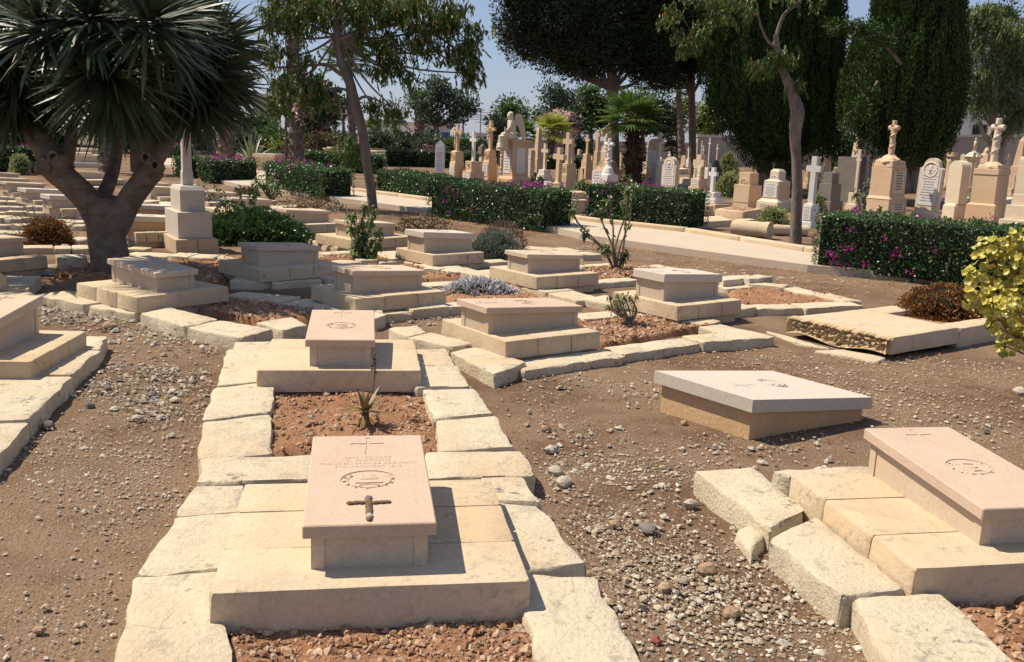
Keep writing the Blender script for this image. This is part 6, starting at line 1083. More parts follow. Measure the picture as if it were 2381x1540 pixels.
tree('umbrella_conifer', 'huge dark conifer with a spreading puffy crown over the centre graves', (1434, 432), [(1434, 432), (1432, 380), (1430, 300), (1428, 240), (1424, 210), (1422, 150)], [9, 8, 8, 8.5, 14, 10],
  [(1250, 40, 70, 55, 70), (1215, 70, 35, 45, 30), (1320, 30, 100, 70, 130), (1300, 110, 80, 40, 60), (1400, 20, 110, 80, 150), (1400, 100, 90, 50, 90), (1490, 40, 90, 75, 110), (1500, 108, 55, 45, 60), (1512, 170, 34, 28, 26), (1340, 140, 40, 22, 22), (1270, -40, 110, 50, 60), (1430, -60, 170, 60, 110)],
  PINE, nper=210, lf=.12, lw=.4, mode='shell', clump=.50, dens=.8, limbs=[([(1426, 225), (1410, 195), (1402, 160), (1392, 120)], 4, 3), ([(1428, 220), (1440, 180), (1448, 150)], 4, 3), ([(1428, 225), (1420, 170), (1412, 130)], 6, 5)], core=.6, depthk=.9)
tree('umbrella_conifer', 'second dark conifer, its straight trunk right of the palms', (1611, 430), [(1611, 430), (1610, 360), (1609, 300), (1608, 240), (1607, 180), (1608, 120)], [9, 8.5, 8.5, 8, 8, 6], [(1580, 60, 60, 70, 90), (1560, 120, 50, 50, 50), (1620, 130, 40, 50, 40), (1545, 165, 40, 35, 30), (1600, -20, 100, 50, 60), (1640, 60, 50, 70, 50)],
  PINE, nper=180, lf=.13, lw=.4, mode='shell', clump=.46, dens=.8, limbs=[([(1609, 215), (1590, 190), (1570, 165)], 5, 3), ([(1609, 220), (1625, 190), (1630, 160)], 4, 3), ([(1608, 240), (1585, 180), (1560, 170)], 3, 2)], core=.7, depthk=.9, bark_=bark('brown_trunk', (.16, .11, .08), (.28, .20, .155)))
def cypress(label, base, prof, Y, trunks, n=1500, lm_=None, seed=0):
    b = P(*base, 0); b = Vector((PY(*base, Y).x, Y, g(0, Y))); k = Y / FPX; t_ = thing('cypress_tree', label, 'tree', b); ys = np.array([p[0] for p in prof]); lf_ = np.array([p[1] for p in prof]); rt = np.array([p[2] for p in prof]); o_ = np.argsort(ys); ys, lf_, rt = ys[o_], lf_[o_], rt[o_]
    r_ = np.random.default_rng(seed + 5); L = MB(); CM = MB(); rings = []; seg = 40
    yy = np.linspace(ys[0], ys[-1], 30)
    for y in yy:
        l, rr = np.interp(y, ys, lf_), np.interp(y, ys, rt); c = PY((l + rr) / 2, y, Y) - b; w = max((rr - l) / 2 * k, .02); ring = []
        for s in range(seg): a = 6.28318 * s / seg; f = .96 + .02 * math.sin(a * 17 + y * .02); ring.append([c.x + w * .93 * f * math.cos(a), c.y + w * .8 * f * math.sin(a), c.z])
        rings.append(ring)
    v = np.array(rings).reshape(-1, 3); fs = [[i * seg + s, (i + 1) * seg + s, (i + 1) * seg + (s + 1) % seg, i * seg + (s + 1) % seg] for i in range(len(yy) - 1) for s in range(seg)] + [list(range(seg))] + [[(len(yy) - 1) * seg + s for s in range(seg)][::-1]]; CM.add(v, fs); CM.build('crown_shade_core', DARK, t_)
    for i in range(n):
        y = r_.uniform(ys[0], ys[-1]); l, rr = np.interp(y, ys, lf_), np.interp(y, ys, rt); npl = 42; kk_ = r_.integers(npl // 2 - 1, npl + 1) if r_.uniform() < .9 else r_.integers(0, npl); aj = r_.normal() * .23; a = (kk_ + aj + .35 * math.sin(y * .02 + kk_ * 2.1)) * 6.28318 / npl; w = (rr - l) / 2 * k; c = PY((l + rr) / 2, y, Y) - b; f = 1 + .05 * math.cos(min(abs(aj) * 3.1, 3.1)) + .05 * math.sin(kk_ * 2.7 + y * .012) + r_.uniform(-.02, .03)
        p = np.array([c.x + w * .93 * f * math.cos(a), c.y + w * .8 * f * math.sin(a), c.z]); clumps(L, None, p, r_.uniform(.08, .15), 56, .10, .34, 'up', 4.2)
    L.build('crown', lm_ or CYP, t_); mb = MB()
    for x0, y0, x1, y1, rr in trunks: a, c = PY(x0, y0, Y) - b, PY(x1, y1, Y) - b; n_ = 7; tube(mb, [a + (c - a) * i / n_ for i in range(n_ + 1)], [rr * k * (1.15 - .3 * i / n_) for i in range(n_ + 1)], 14, rough=.14, seed=nseed())
    mb.build('trunk', bark('fluted_bark', (.20, .155, .125), (.32, .26, .21), zs=.08), t_, smooth=True); return t_
CYP = leafm('cypress_leaf', (.010, .028, .005), (.036, .075, .013), (.08, .12, .02), tr=.08, rough=.6, spec=.2)
cypress('broad dense cypress filling the upper right, left of its twin', (1790, 430), [(-330, 1780, 1830), (-200, 1680, 1920), (0, 1632, 1942), (146, 1640, 1947), (220, 1650, 1947), (263, 1665, 1944), (306, 1692, 1938), (335, 1710, 1925), (360, 1740, 1868), (376, 1765, 1830)], 33, [(1785, 440, 1768, 340, 17), (1810, 440, 1825, 340, 15), (1835, 440, 1850, 350, 10), (1765, 440, 1778, 340, 10)], n=1900, seed=1)
cypress('second broad cypress at the right, behind the thorny log cross', (2110, 440), [(-330, 2100, 2150), (-150, 2040, 2225), (0, 2036, 2225), (73, 2034, 2226), (111, 1992, 2228), (204, 1963, 2230), (248, 1961, 2228), (271, 1962, 2214), (304, 1980, 2200), (336, 2016, 2190), (355, 2055, 2155), (364, 2080, 2130)], 30, [(2100, 450, 2090, 340, 18), (2125, 450, 2130, 340, 16), (2080, 450, 2065, 340, 10), (2145, 450, 2150, 345, 8)], n=1700, seed=2)
def branch_obj(label, pts, Y, r, n, lm_, lf=.09):
    mb = MB(); P_ = [PY(x, y, Y + dy) for x, y, dy in pts]; cv = curve(P_, 6); tube(mb, cv, lerps([r, r * .3], len(cv)), 6); b = P_[0]
    L = MB()
    for i in range(n): t = rng.uniform(.25, 1); p = np.array(cv[int(t * (len(cv) - 1))]) + rng.normal(size=3) * .1; clumps(L, None, p, .13, 30, lf, .4, 'puff')
    return mb, L
cy2 = [o for o in C.objects if o.get('label', '').startswith('second broad cypress')][0]
for pts, n in [([(2095, 150, -2.4), (2060, 110, -2.6), (2020, 78, -2.8), (1975, 65, -2.9), (1930, 66, -2.9)], 90), ([(2040, 190, -2.4), (2020, 225, -2.6), (1995, 260, -2.6), (1965, 300, -2.6)], 60)]:
    mb, L = branch_obj('', pts, 30, .05, n, CYP); inv = Matrix.Translation(-Vector(cy2.location))
    for m2, nm, mt in ((mb, 'bare_limb', BK), (L, 'stray_spray', CYP)): o = m2.build(nm, mt, None); o.parent = cy2; o.matrix_parent_inverse = inv
RT_ = leafm('feathery_leaf', (.05, .09, .03), (.14, .20, .065), (.24, .22, .06), tr=.3, rough=.5)
tree('feathery_tree', 'feathery green tree with several stems at the right edge, before the stone wall', (2325, 440), [(2325, 440), (2320, 380), (2315, 322), (2312, 290)], [10, 9, 9, 7], [(2260, 110, 30, 60, 36), (2320, 60, 60, 50, 60), (2370, 120, 50, 60, 50), (2290, 180, 50, 40, 50), (2350, 220, 50, 50, 44), (2275, 235, 28, 34, 28), (2330, 290, 30, 14, 12), (2375, 260, 30, 40, 20), (2275, 30, 30, 25, 20), (2440, 120, 60, 120, 60)],
  RT_, dens=1.5, nper=80, lf=.12, lw=.38, mode='hang', clump=.22, bark_=BKL, limbs=[([(2318, 350), (2295, 325), (2283, 305), (2278, 285)], 6, 4), ([(2320, 370), (2338, 320), (2348, 270), (2350, 210)], 7, 4), ([(2316, 330), (2330, 300), (2360, 270), (2368, 240), (2385, 225)], 6, 3), ([(2312, 290), (2300, 200), (2290, 130), (2280, 90)], 5, 2)], depthk=.8)
MG = leafm('mid_green_leaf', (.035, .075, .018), (.115, .185, .05), tr=.2); YGN = leafm('yellow_green_leaf', (.08, .12, .015), (.22, .26, .05), tr=.25); BLG = leafm('blue_green_leaf', (.03, .055, .030), (.08, .115, .06), tr=.2); DKG = leafm('dark_green_leaf', (.012, .028, .010), (.04, .07, .022), tr=.12)
def bgt(label, base, trunk_top, tw, crown, lm_, clump=.7, nper=40, lf=.22, core=.55, mode='puff', name='background_tree', lw=.5, limbs=(), dens=1): return tree(name, label, base, [base, ((base[0] + trunk_top[0]) / 2 + 1, (base[1] + trunk_top[1]) / 2), trunk_top], [tw, tw * .8, tw * .6], crown, lm_, nper=nper, lf=lf, lw=lw, mode=mode, clump=clump, core=core, group='trees behind the graves', limbs=limbs, dens=dens)
bgt('airy dark tree behind the tall white headstone, palm at its left', (1012, 360), (1014, 280), 6, [(1035, 225, 45, 26, 30), (985, 235, 40, 28, 26), (1070, 250, 38, 28, 26), (1020, 200, 32, 18, 16), (1095, 248, 20, 12, 9), (1000, 268, 26, 18, 12), (1050, 280, 22, 12, 8)], BLG, clump=.42, core=0, limbs=[([(1013, 300), (1030, 270), (1060, 250)], 3, 1.5), ([(1013, 300), (995, 270), (975, 250)], 3, 1.5), ([(1013, 285), (1030, 240), (1050, 220)], 2.5, 1)])
bgt('rounded dark green tree behind the angel', (1185, 372), (1184, 285), 4, [(1184, 258, 32, 24, 26), (1170, 282, 24, 20, 16), (1200, 275, 22, 20, 14)], MG, clump=.5)
bgt('spiky-branched cactus-like tree left of the rounded one', (1160, 385), (1160, 330), 3, [(1148, 285, 10, 12, 6), (1158, 300, 14, 16, 8), (1152, 322, 14, 14, 8)], BLG, clump=.3, core=0)
bgt('loose pale-green tree left of the big dark conifer trunk', (1300, 372), (1298, 290), 4, [(1285, 222, 32, 22, 20), (1318, 228, 30, 22, 18), (1262, 270, 22, 14, 10), (1300, 265, 36, 24, 24)], BLG, clump=.42, core=0)
bgt('dense dark green tree left of the conifer trunk', (1372, 372), (1374, 300), 6, [(1380, 245, 42, 34, 40), (1350, 270, 40, 32, 36), (1405, 275, 30, 34, 26), (1345, 295, 26, 16, 14), (1370, 215, 26, 14, 12)], MG, clump=.6, core=.7)
bgt('dark evergreen with fluted trunks behind the big palm', (1495, 376), (1492, 300), 7, [(1520, 255, 46, 34, 40), (1490, 275, 34, 30, 26), (1545, 275, 28, 34, 26), (1530, 300, 34, 18, 18)], DKG, clump=.6, core=.7)
bgt('bright yellow-green pine left of the straight brown trunk', (1572, 376), (1574, 320), 4, [(1572, 285, 18, 34, 22), (1590, 250, 18, 28, 16), (1566, 300, 16, 20, 10)], YGN, clump=.5, core=.7)
bgt('yellow-green pine with a leaning dark trunk, between the brown trunk and cypress', (1678, 378), (1668, 318), 6, [(1650, 265, 36, 40, 40), (1632, 290, 28, 26, 20), (1670, 300, 28, 16, 14), (1660, 225, 28, 24, 16)], YGN, clump=.55, core=.7)
bgt('pale fir tip peeping between the two cypresses', (1990, 420), (1985, 120), 5, [(1990, 92, 18, 14, 6), (1990, 150, 14, 40, 12), (1972, 210, 14, 60, 16)], leafm('pale_fir', (.06, .10, .03), (.15, .20, .07)), clump=.5, core=.3)
bgt('dark tree behind the feathery tree at the right edge', (2345, 420), (2345, 250), 6, [(2340, 110, 50, 60, 46), (2375, 170, 45, 60, 40), (2335, 40, 40, 30, 16), (2310, 160, 24, 60, 20), (2390, 250, 24, 30, 14), (2340, 230, 30, 30, 16)], DKG, clump=.6, core=.65)
bgt('bushy dark tree in the shade between the two cypresses', (1965, 420), (1965, 330), 5, [(1960, 350, 24, 32, 20), (1945, 330, 20, 20, 12)], DKG, clump=.4, core=.7)
for x, y, lx, ly, rx, ry, n, lab, m_ in [(634, 348, 634, 330, 48, 22, 34, 'bright green rounded bush left of the tall palm trunk', MG), (590, 345, 592, 300, 50, 36, 44, 'tall green bush beyond the spiky leaves', MG), (560, 352, 562, 330, 30, 18, 16, 'dull green bush beside the dark palm stump', BLG), (720, 345, 722, 322, 34, 20, 20, 'green-yellow bush behind the tall palm trunk, right', MG), (780, 348, 780, 330, 40, 20, 24, 'olive bush left of the leaning trunk', BLG), (745, 350, 746, 335, 32, 16, 18, 'brownish low bush by the pink oleander', leafm('brown_green', (.06, .05, .02), (.13, .11, .05))),
    (880, 352, 882, 330, 36, 22, 26, 'grey-green bush right of the leaning trunk', BLG), (950, 352, 952, 335, 40, 18, 24, 'dark low bush at the foot of the stubby palm', DKG), (1000, 356, 1000, 338, 36, 16, 20, 'olive hedge-like bush under the airy tree', BLG), (1065, 362, 1065, 342, 34, 16, 20, 'green bush between the first two crucifixes', MG), (1120, 368, 1120, 350, 34, 15, 18, 'dark bush behind the crucifix beside the angel', DKG), (1340, 362, 1340, 335, 26, 14, 12, 'far green bush at the boundary wall', BLG), (1000, 372, 1000, 366, 20, 12, 10, 'dry purple-brown bush against the white headstone', leafm('dry_purple', (.07, .04, .03), (.15, .10, .08))),
    (100, 345, 100, 300, 130, 44, 90, 'mass of dull green trees behind the left field', MG), (330, 345, 330, 300, 110, 44, 70, 'dark green bushes seen under the sword leaves', DKG), (440, 345, 440, 310, 60, 34, 36, 'green bush beyond the white monument', BLG), (-20, 340, -20, 260, 70, 50, 40, 'dark bush at the left edge behind the field', DKG), (2240, 400, 2240, 372, 18, 20, 10, 'bright green creeper on the wall foot right of the cypress', MG), (2215, 410, 2216, 392, 14, 16, 8, 'small green shrub beside the drum pillar', MG), (1930 + 35, 392, 1930, 385, 12, 12, 6, 'small olive bush behind the dark grey blocks', BLG)]:
    bgt(lab, (x, y + 12), (lx, ly), 2.5, [(lx, ly, rx, ry, n), (lx + rx * .3, ly + ry * .5, rx * .7, ry * .7, n // 2), (lx - rx * .4, ly + ry * .5, rx * .6, ry * .7, n // 2)], m_, clump=.55, nper=44, lf=.2, core=.75, name='bush')
for x, y, rx, ry, n, lab in [(625, 340, 32, 12, 18, 'bright yellow flowering bush beyond the agave'), (655, 345, 22, 9, 10, 'second low yellow bush beside the palm trunk'), (720, 298 + 10, 26, 16, 14, 'yellow-green bush behind the pink oleander'), (765, 318, 26, 14, 14, 'orange-flecked bush left of the leaning trunk')]: bgt(lab, (x, y + 18), (x, y), 2, [(x, y, rx, ry, n)], YGN, clump=.4, nper=40, lf=.16, core=.7, name='bush')
def oleander(label, base, crown):
    t_ = bgt(label, base, (crown[0][0], crown[0][1]), 3, crown, DKG, clump=.45, core=.6, name='oleander'); b = Vector(t_.location); k = b.y / FPX; mb = MB()
    for cx, cy, rx, ry, n in crown:
        m = n * 12; d = unit(rng.normal(size=(m, 3))); d[:, 1] = -abs(d[:, 1]); c = np.array(PY(cx, cy, b.y) - b); q = c + d * np.array([rx * k, rx * k * .8, ry * k]) * 1.12; qq = np.repeat(q, 4, 0) + rng.normal(size=(m * 4, 3)) * .06; leaves(mb, qq, rng.normal(size=(m * 4, 3)), .16, .12)
    mb.build('flowers', leafm('pink_blossom', (.55, .32, .33), (.72, .52, .50), tr=.3), t_)
oleander('pink-flowering oleander right of the tall palm trunk', (735, 392), [(738, 225, 30, 26, 26), (725, 255, 30, 28, 26), (760, 240, 24, 24, 18), (745, 280, 20, 22, 12), (715, 205, 22, 16, 10)])
oleander('pale pink oleander left of the tall palm trunk', (664, 385), [(665, 215, 16, 18, 10), (660, 240, 18, 16, 10)]); oleander('pink and white oleander behind the yellow palm', (1322, 380), [(1300, 275, 30, 12, 16), (1330, 290, 16, 18, 12), (1292, 325, 18, 14, 8)])
# ------------------------------------------------------------------ palms
PT = bark('palm_trunk', (.14, .10, .08), (.27, .215, .175), sc=.9, zs=2.2, bm=1); PTD = bark('dark_palm_trunk', (.055, .035, .025), (.13, .085, .06), sc=1, zs=1.4, bm=1)
def palm(label, base, top, tw, fr, n=26, green=0, skirt=0, Yfix=None, tw1=None, dead=True, group='fan palms'):
    b = P(*base, 0); Y = b.y; k = Y / FPX; t_ = thing('fan_palm', label, 'palm', b, 0, group); e = PY(*top, Y) - b; mb = MB(); m_ = 26; pts = [Vector((e.x * t, 0, -.1 + (e.z + .1) * t)) for t in np.linspace(0, 1, m_)]; rr = np.linspace(tw * k / 2, (tw1 or tw * .62) * k / 2, m_); rr = [r_ * (1.09 if i % 2 else .93) for i, r_ in enumerate(rr)]; tube(mb, pts, rr, 14, rough=.06, seed=nseed())
    ns = int(e.z / .16 * 9); a = rng.uniform(0, 6.28, ns); t = rng.uniform(0, 1, ns); rad = np.interp(t, [0, 1], [rr[0], rr[-1]]); c = np.c_[e.x * t + np.cos(a) * rad * .9, np.sin(a) * rad * .9, e.z * t]; leaves(mb, c, np.c_[np.cos(a) * .5, np.sin(a) * .5, np.ones(ns) * .9], rad * .75, rad * .7); mb.build('trunk', PTD if skirt else PT, t_)
    if skirt:
        mb = MB(); ns = 420; a = rng.uniform(0, 6.28, ns); t = rng.uniform(.0, 1, ns); rad = np.interp(t, [0, .5, 1], [tw * k * .55, tw * k * .5, tw * k * .3]); c = np.c_[e.x * t + np.cos(a) * rad, np.sin(a) * rad, e.z * t]; blades(mb, c, np.c_[np.cos(a), np.sin(a), rng.uniform(-.2, .9, ns)], rng.uniform(.14, .3, ns), .09, .5, 3, prof=[1, .8, .5, .1]); mb.build('dead_leaf_bases', leafm('dead_palm_base', (.05, .025, .015), (.15, .08, .05), (.30, .20, .13), tr=.05, rough=.7), t_)
    cols = [leafm('palm_green', (.035, .085, .018), (.11, .19, .04), tr=.3, rough=.4), leafm('palm_yellow', (.20, .24, .03), (.42, .42, .08), tr=.35, rough=.45), leafm('palm_dark', (.02, .05, .018), (.06, .10, .035), tr=.2, rough=.45)]; L = MB(); Pm = MB(); F = fr * k
    for i in range(n):
        a = i * 2.4 + rng.uniform(-.2, .2); el = np.interp(i / n, [0, 1], [1.35, -.35]) + rng.uniform(-.12, .12); d = np.array([math.cos(a) * math.cos(el), math.sin(a) * math.cos(el), math.sin(el)]); lp = F * rng.uniform(.38, .5); tip = np.array(e) + d * lp; tube(Pm, [e, Vector(np.array(e) + d * lp * .5 + np.array([0, 0, .02])), Vector(tip)], [F * .018, F * .013, F * .01], 4)
        s = unit(np.cross(d, [0, 0, 1.0])); up = np.cross(s, d); m = 22; ph = np.linspace(-1.75, 1.75, m); dd = np.cos(ph)[:, None] * d + np.sin(ph)[:, None] * s + up * .12 * np.abs(np.sin(ph))[:, None]; blades(L, np.repeat(tip[None], m, 0), dd, F * .58 * (1 - .22 * np.abs(ph) / 1.75) * rng.uniform(.9, 1.08, m), F * .052, .55, 4, side=unit(np.cross(dd, up + .25 * rng.normal(size=(m, 3)))), prof=[.6, 1, .8, .4, .03])
    L.build('fronds', cols[green], t_); Pm.build('petioles', leafm('petiole', (.10, .11, .03), (.20, .20, .06)), t_)
    if dead and not skirt: mb = MB(); m = 60; a = rng.uniform(0, 6.28, m); blades(mb, np.repeat(np.array([list(e)]), m, 0) - np.array([0, 0, .05]), np.c_[np.cos(a) * .5, np.sin(a) * .5, -np.ones(m)], F * rng.uniform(.3, .6, m), F * .06, .3, 3); mb.build('dead_fronds', leafm('dead_frond', (.12, .07, .04), (.26, .18, .11), tr=.1), t_)
    return t_
palm('tall palm with a thick patterned trunk, left of the leaning tree', (689, 374), (680, 18), 33, 95, 30, 0, tw1=24)
palm('palm hidden behind the leaning trunk, its fronds showing at the left', (823, 372), (808, 148), 20, 80, 26, 0, tw1=13)
palm('stubby palm with bright fan leaves left of the airy tree', (976, 345), (974, 240), 21, 38, 30, 0, tw1=16)
palm('big green fan palm with a shaggy dark trunk in the centre graves', (1474, 446), (1470, 285), 36, 96, 34, 0, skirt=1, tw1=24)
palm('yellow-leaved palm behind the tan obelisk', (1279, 385), (1284, 310), 13, 62, 26, 1, tw1=12)
palm('green palm half hidden behind the angel', (1218, 385), (1218, 318), 13, 52, 26, 0)
palm('slender tall palm left of the straight brown trunk', (1586, 383), (1577, 212), 17, 46, 24, 0, tw1=9)
palm('small dark palm behind the white lily cross', (1562, 378), (1560, 348), 11, 30, 24, 2)
palm('low fan palm right of the leaning trunk', (867, 352), (868, 305), 6, 38, 18, 0)
palm('dark little palm left of the leaning trunk', (778, 352), (778, 285), 6, 32, 20, 2)
palm('dark drooping palm between the leaning trunk and stubby palm', (915, 355), (916, 282), 6, 38, 22, 2)
palm('bushy fan palm at the foot of the stubby palm', (926, 362), (922, 325), 9, 34, 24, 2)
palm('fat dark palm stump right of the white monument', (524, 388), (520, 205), 40, 95, 20, 2, tw1=30)
palm('palm trunk glimpsed between the forks of the thick tree', (248, 402), (246, 215), 30, 80, 16, 2, tw1=24)
palm('small palm beyond the hedge left of the palm hidden by the trunk', (800, 360), (798, 262), 8, 34, 20, 0)
# young mimosa sapling
tree('sapling', 'thin young sapling left of the leaning trunk', (817, 438), [(817, 438), (816, 400), (813, 360), (812, 335)], [2, 1.8, 1.5, 1], [(812, 330, 26, 12, 12), (800, 345, 18, 8, 6), (835, 340, 20, 9, 6), (818, 362, 14, 6, 4)], LP, nper=30, lf=.14, lw=.3, mode='hang', clump=.2, bark_=BKL)
# ------------------------------------------------------------------ the far field of tablets, walls, houses
def far_tablets():
    mb = MB(); frus(mb, -.05, .16, .5, .5, .5, .5); frus(mb, .16, .36, .34, .19, .34, .19); frus(mb, .36, .43, .42, .24, .42, .24); o = mb.build('tablet_grave', GLOBP()); o['label'] = 'pale recumbent grave in the distant rows beyond the hedges'; o['category'] = 'grave'; o['group'] = 'distant rows of pale graves'; first = True
    for x0, x1, y, n in [(-30, 75, 352, 6), (-40, 60, 342, 5), (140, 260, 345, 6), (150, 250, 360, 5), (330, 500, 337, 10), (360, 500, 346, 9), (410, 500, 358, 6), (545, 680, 344, 9), (545, 620, 353, 6), (560, 600, 364, 3), (625, 690, 352, 4), (760, 905, 364, 9), (830, 890, 372, 5), (860, 890, 381, 2), (840, 900, 357, 4), (180, 230, 375, 3), (170, 230, 388, 3)]:
        for i in range(n):
            p = P(x0 + (x1 - x0) * (i + .5) / n + rng.uniform(-3, 3), y + rng.uniform(-1, 1), 0); c = o if first else o.copy()
            if not first: C.objects.link(c)
            first = False; c.location = p; c.rotation_euler = (0, 0, R(35 + rng.uniform(-3, 3))); s = rng.uniform(.95, 1.2); c.scale = (s, s, s)
far_tablets()
WL = stone('old_wall_stone', (.34, .29, .24), (.50, .44, .37), bm=.8, sc=.35, spots=.3); CR_ = stone('cream_render', (.60, .53, .43), (.68, .61, .51), bm=.1, sc=.2); WR = stone('white_render', (.72, .70, .66), (.80, .78, .74), bm=.05, sc=.2)
def wall(label, p0, p1, ytop, m_, th=.5, cat='wall', name='boundary_wall', cope=True):
    a, b = P(*p0, 0), P(*p1, 0); d = b - a; L = Vector((d.x, d.y, 0)).length; z0 = hgt(a.x, a.y, ytop[0]); z1 = hgt(b.x, b.y, ytop[1]); rz = math.atan2(d.y, d.x); t_ = thing(name, label, cat, (a.x, a.y, min(a.z, b.z) - .1), rz); zz = t_.location.z
    mb = MB(); mb.add([[0, 0, 0], [L, 0, 0], [L, th, 0], [0, th, 0], [0, 0, z0 - zz], [L, 0, z1 - zz], [L, th, z1 - zz], [0, th, z0 - zz]], [[0, 3, 2, 1], [4, 5, 6, 7], [0, 1, 5, 4], [1, 2, 6, 5], [2, 3, 7, 6], [3, 0, 4, 7]]); mb.build('masonry', m_, t_)
    if cope: mb = MB(); mb.add([[-.05, -.06, z0 - zz + .002], [L + .05, -.06, z1 - zz + .002], [L + .05, th + .06, z1 - zz + .002], [-.05, th + .06, z0 - zz + .002], [-.05, -.06, z0 - zz + .14], [L + .05, -.06, z1 - zz + .14], [L + .05, th + .06, z1 - zz + .14], [-.05, th + .06, z0 - zz + .14]], [[0, 3, 2, 1], [4, 5, 6, 7], [0, 1, 5, 4], [1, 2, 6, 5], [2, 3, 7, 6], [3, 0, 4, 7]]); mb.build('coping', CR_, t_)
    return t_
wall('long low tan boundary wall behind the standing monuments', (975, 348), (1700, 376), (325, 338), stone('tan_wall', (.42, .34, .27), (.54, .45, .36), bm=.4, sc=.3))
wall('weathered pale wall section left of the broad cypress', (1618, 384), (1960, 398), (319, 330), WL, .6); wall('tall stained stone wall at the right edge', (1960, 410), (2500, 430), (322, 318), WL, .7); wall('upper brown masonry wall above the stained one', (2318, 418), (2560, 424), (258, 262), stone('brown_wall', (.30, .245, .20), (.40, .33, .27), sc=.3, bm=.6), 1.2, cope=False)
def house(label, p0, p1, ytop, m_, depth=8, wins=(), name='house', rotd=0):
    a, b = P(*p0, 0), P(*p1, 0); a.y = b.y = max(a.y, b.y); a = Vector((PY(p0[0], p0[1], a.y).x, a.y, a.z)); b = Vector((PY(p1[0], p1[1], b.y).x, a.y, a.z)); H = hgt(a.x, a.y, ytop) - a.z; L = b.x - a.x; t_ = thing(name, label, 'building', (a.x, a.y, a.z - .2), 0)
    mb = MB(); box(mb, (L / 2, depth / 2, H / 2 + .1), (L, depth, H + .2)); mb.build('walls', m_, t_); mb = MB(); box(mb, (L / 2, depth / 2, H + .2 + .16), (L + .2, depth + .2, .3)); mb.build('parapet', CR_, t_)
    for wx, wz, ww, wh in wins:
        mb = MB(); box(mb, (L * wx, -.04, H * wz), (ww, .1, wh)); w = mb.build('window', plain('dark_green_shutter', (.02, .035, .03), .5), t_); mb = MB(); box(mb, (L * wx, -.06, H * wz - wh / 2 - .06), (ww + .3, .24, .1)); mb.build('sill', m_, w); mb = MB(); box(mb, (L * wx, -.1, H * wz), (.06, .03, wh)); box(mb, (L * wx, -.1, H * wz), (ww, .03, .06)); mb.build('frame', plain('window_bar', (.10, .12, .11), .6), w)
    return t_
house('white house with a dark green shuttered window, right of the second cypress', (2195, 405), (2330, 405), 248, WR, 8, [(.50, .62, .95, 1.5)]); house('cream house behind the stubby palm and airy tree', (962, 346), (1030, 346), 283, CR_, 8, [(.7, .55, .8, 1.1)]); house('low white house behind the leaning trunk', (840, 342), (965, 342), 288, WR, 8, [(.3, .5, .8, .9), (.7, .5, .8, .9)])
house('low pale building far off beneath the antenna', (1105, 344), (1170, 346), 316, stone('rubble_wall', (.48, .42, .34), (.6, .54, .45)), 6, [(.5, .5, .7, .7)]); house('ruined grey tower above the bushes at the left', (590, 330), (618, 330), 226, stone('ruin_stone', (.30, .27, .24), (.42, .38, .34), bm=.6), 4, name='ruined_tower')
mb = MB(); frus(mb, 0, 1.15, .9, .6, .9, .6, bev=.02); b = P(625, 404, 0); t_ = thing('stone_pillar', 'tan stone box pillar with a pale cap behind the square-cut hedge', 'pillar', b, R(-18)); H = hgt(b.x, b.y, 366) - b.z; w = 27 / FPX * b.y; mb = MB(); frus(mb, -.05, H, w, w * .7, w, w * .7); mb.build('shaft', GLOB(), t_); mb = MB(); frus(mb, H - .001, H + .12, w + .05, w * .7 + .05, w + .03, w * .7 + .03); mb.build('cap', SLAB(), t_)
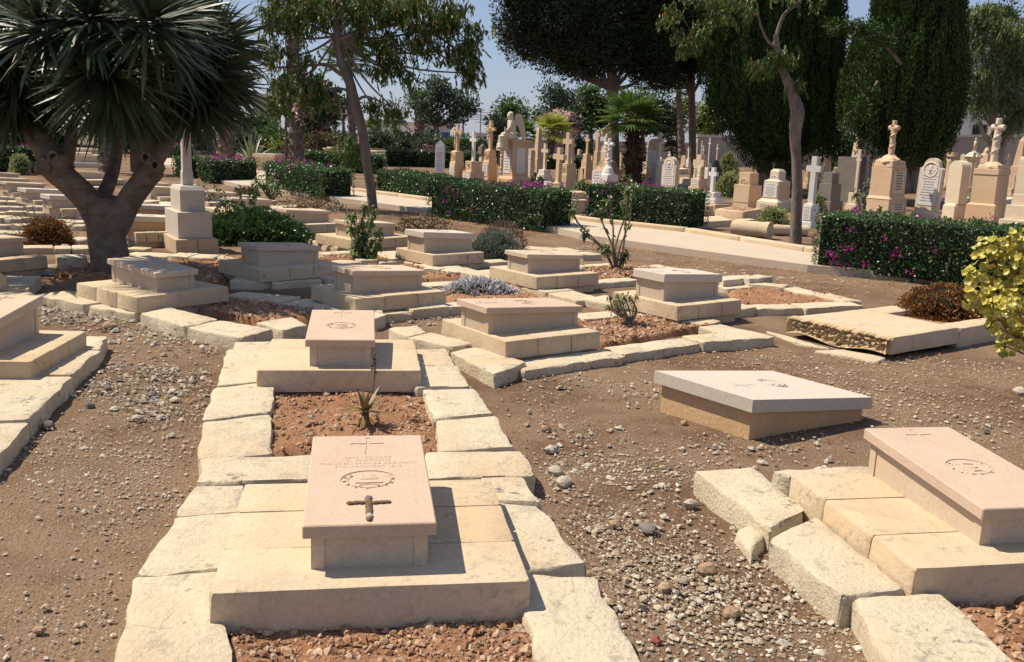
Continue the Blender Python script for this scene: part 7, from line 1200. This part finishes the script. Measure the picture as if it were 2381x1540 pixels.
for x, y, yt, lab, arms in [(1115, 346, 259, 'tall thin television antenna mast with crossbars', 1), (1075, 346, 246, 'grey utility pole left of the antenna mast', 0)]:
    b = P(x, y, 0); H = hgt(b.x, b.y, yt) - b.z; t_ = thing('antenna_mast' if arms else 'utility_pole', lab, 'pole', b); mb = MB(); tube(mb, [(0, 0, 0), (0, 0, H)], .05 if arms else .09, 6); mb.build('mast', plain('grey_steel', (.18, .18, .19), .6), t_)
    if arms:
        for zf, L in ((.97, .9), (.9, 1.4), (.7, .5)): mb = MB(); tube(mb, [(-L, 0, H * zf), (L, 0, H * zf)], .03, 5); mb.build('crossbar', plain('grey_steel', (.18, .18, .19), .6), t_)
for i, (ya, yb) in enumerate([(262, 256), (266, 260), (270, 263), (274, 268)]):
    mb = MB(); a = PY(1060, ya, 75); b = PY(1640, yb + 6, 75); pts = [a + (b - a) * t + Vector((0, 0, -.5 * 4 * t * (1 - t))) for t in np.linspace(0, 1, 14)]; tube(mb, pts, .018, 4); tag(mb.build('overhead_wire', plain('black_wire', (.06, .06, .07), .6)), ['topmost', 'second', 'third', 'lowest'][i] + ' overhead wire crossing the sky behind the angel', 'wire', 'overhead wires')
b = P(1033, 348, 0); z = hgt(b.x, b.y, 326) ; mb = MB(); tube(mb, [(0, 0, z - .3), (0, 0, hgt(b.x, b.y, 308))], .42, 12); o = mb.build('water_tank', plain('blue_plastic', (.03, .09, .25), .5)); o.location = (b.x, b.y, 0); tag(o, 'small blue water tank above the boundary wall', 'tank')
mb = MB(); mb.add([[-3000, 330, .75], [3000, 330, .75], [3000, 5500, .75], [-3000, 5500, .75]], [[0, 1, 2, 3]]); tag(mb.build('sea', plain('hazy_sea', (.20, .29, .40), .35, .05, .01)), 'hazy blue sea at the horizon', None, None, 'structure')
def bench():
    b = P(185, 374, 0); t_ = thing('stone_bench', 'pale stone bench seen behind the forked tree', 'bench', b, R(10)); k = b.y / FPX; mb = MB(); box(mb, (0, 0, .45), (58 * k, .45, .1)); mb.build('seat', GLOBP(), t_); mb = MB(); box(mb, (0, .25, .8), (58 * k, .1, .35)); mb.build('backrest', GLOBP(), t_)
    for s in (-1, 1): mb = MB(); box(mb, (s * 24 * k, 0, .2), (.14, .4, .44)); mb.build('leg', GLOBP(), t_)
bench()
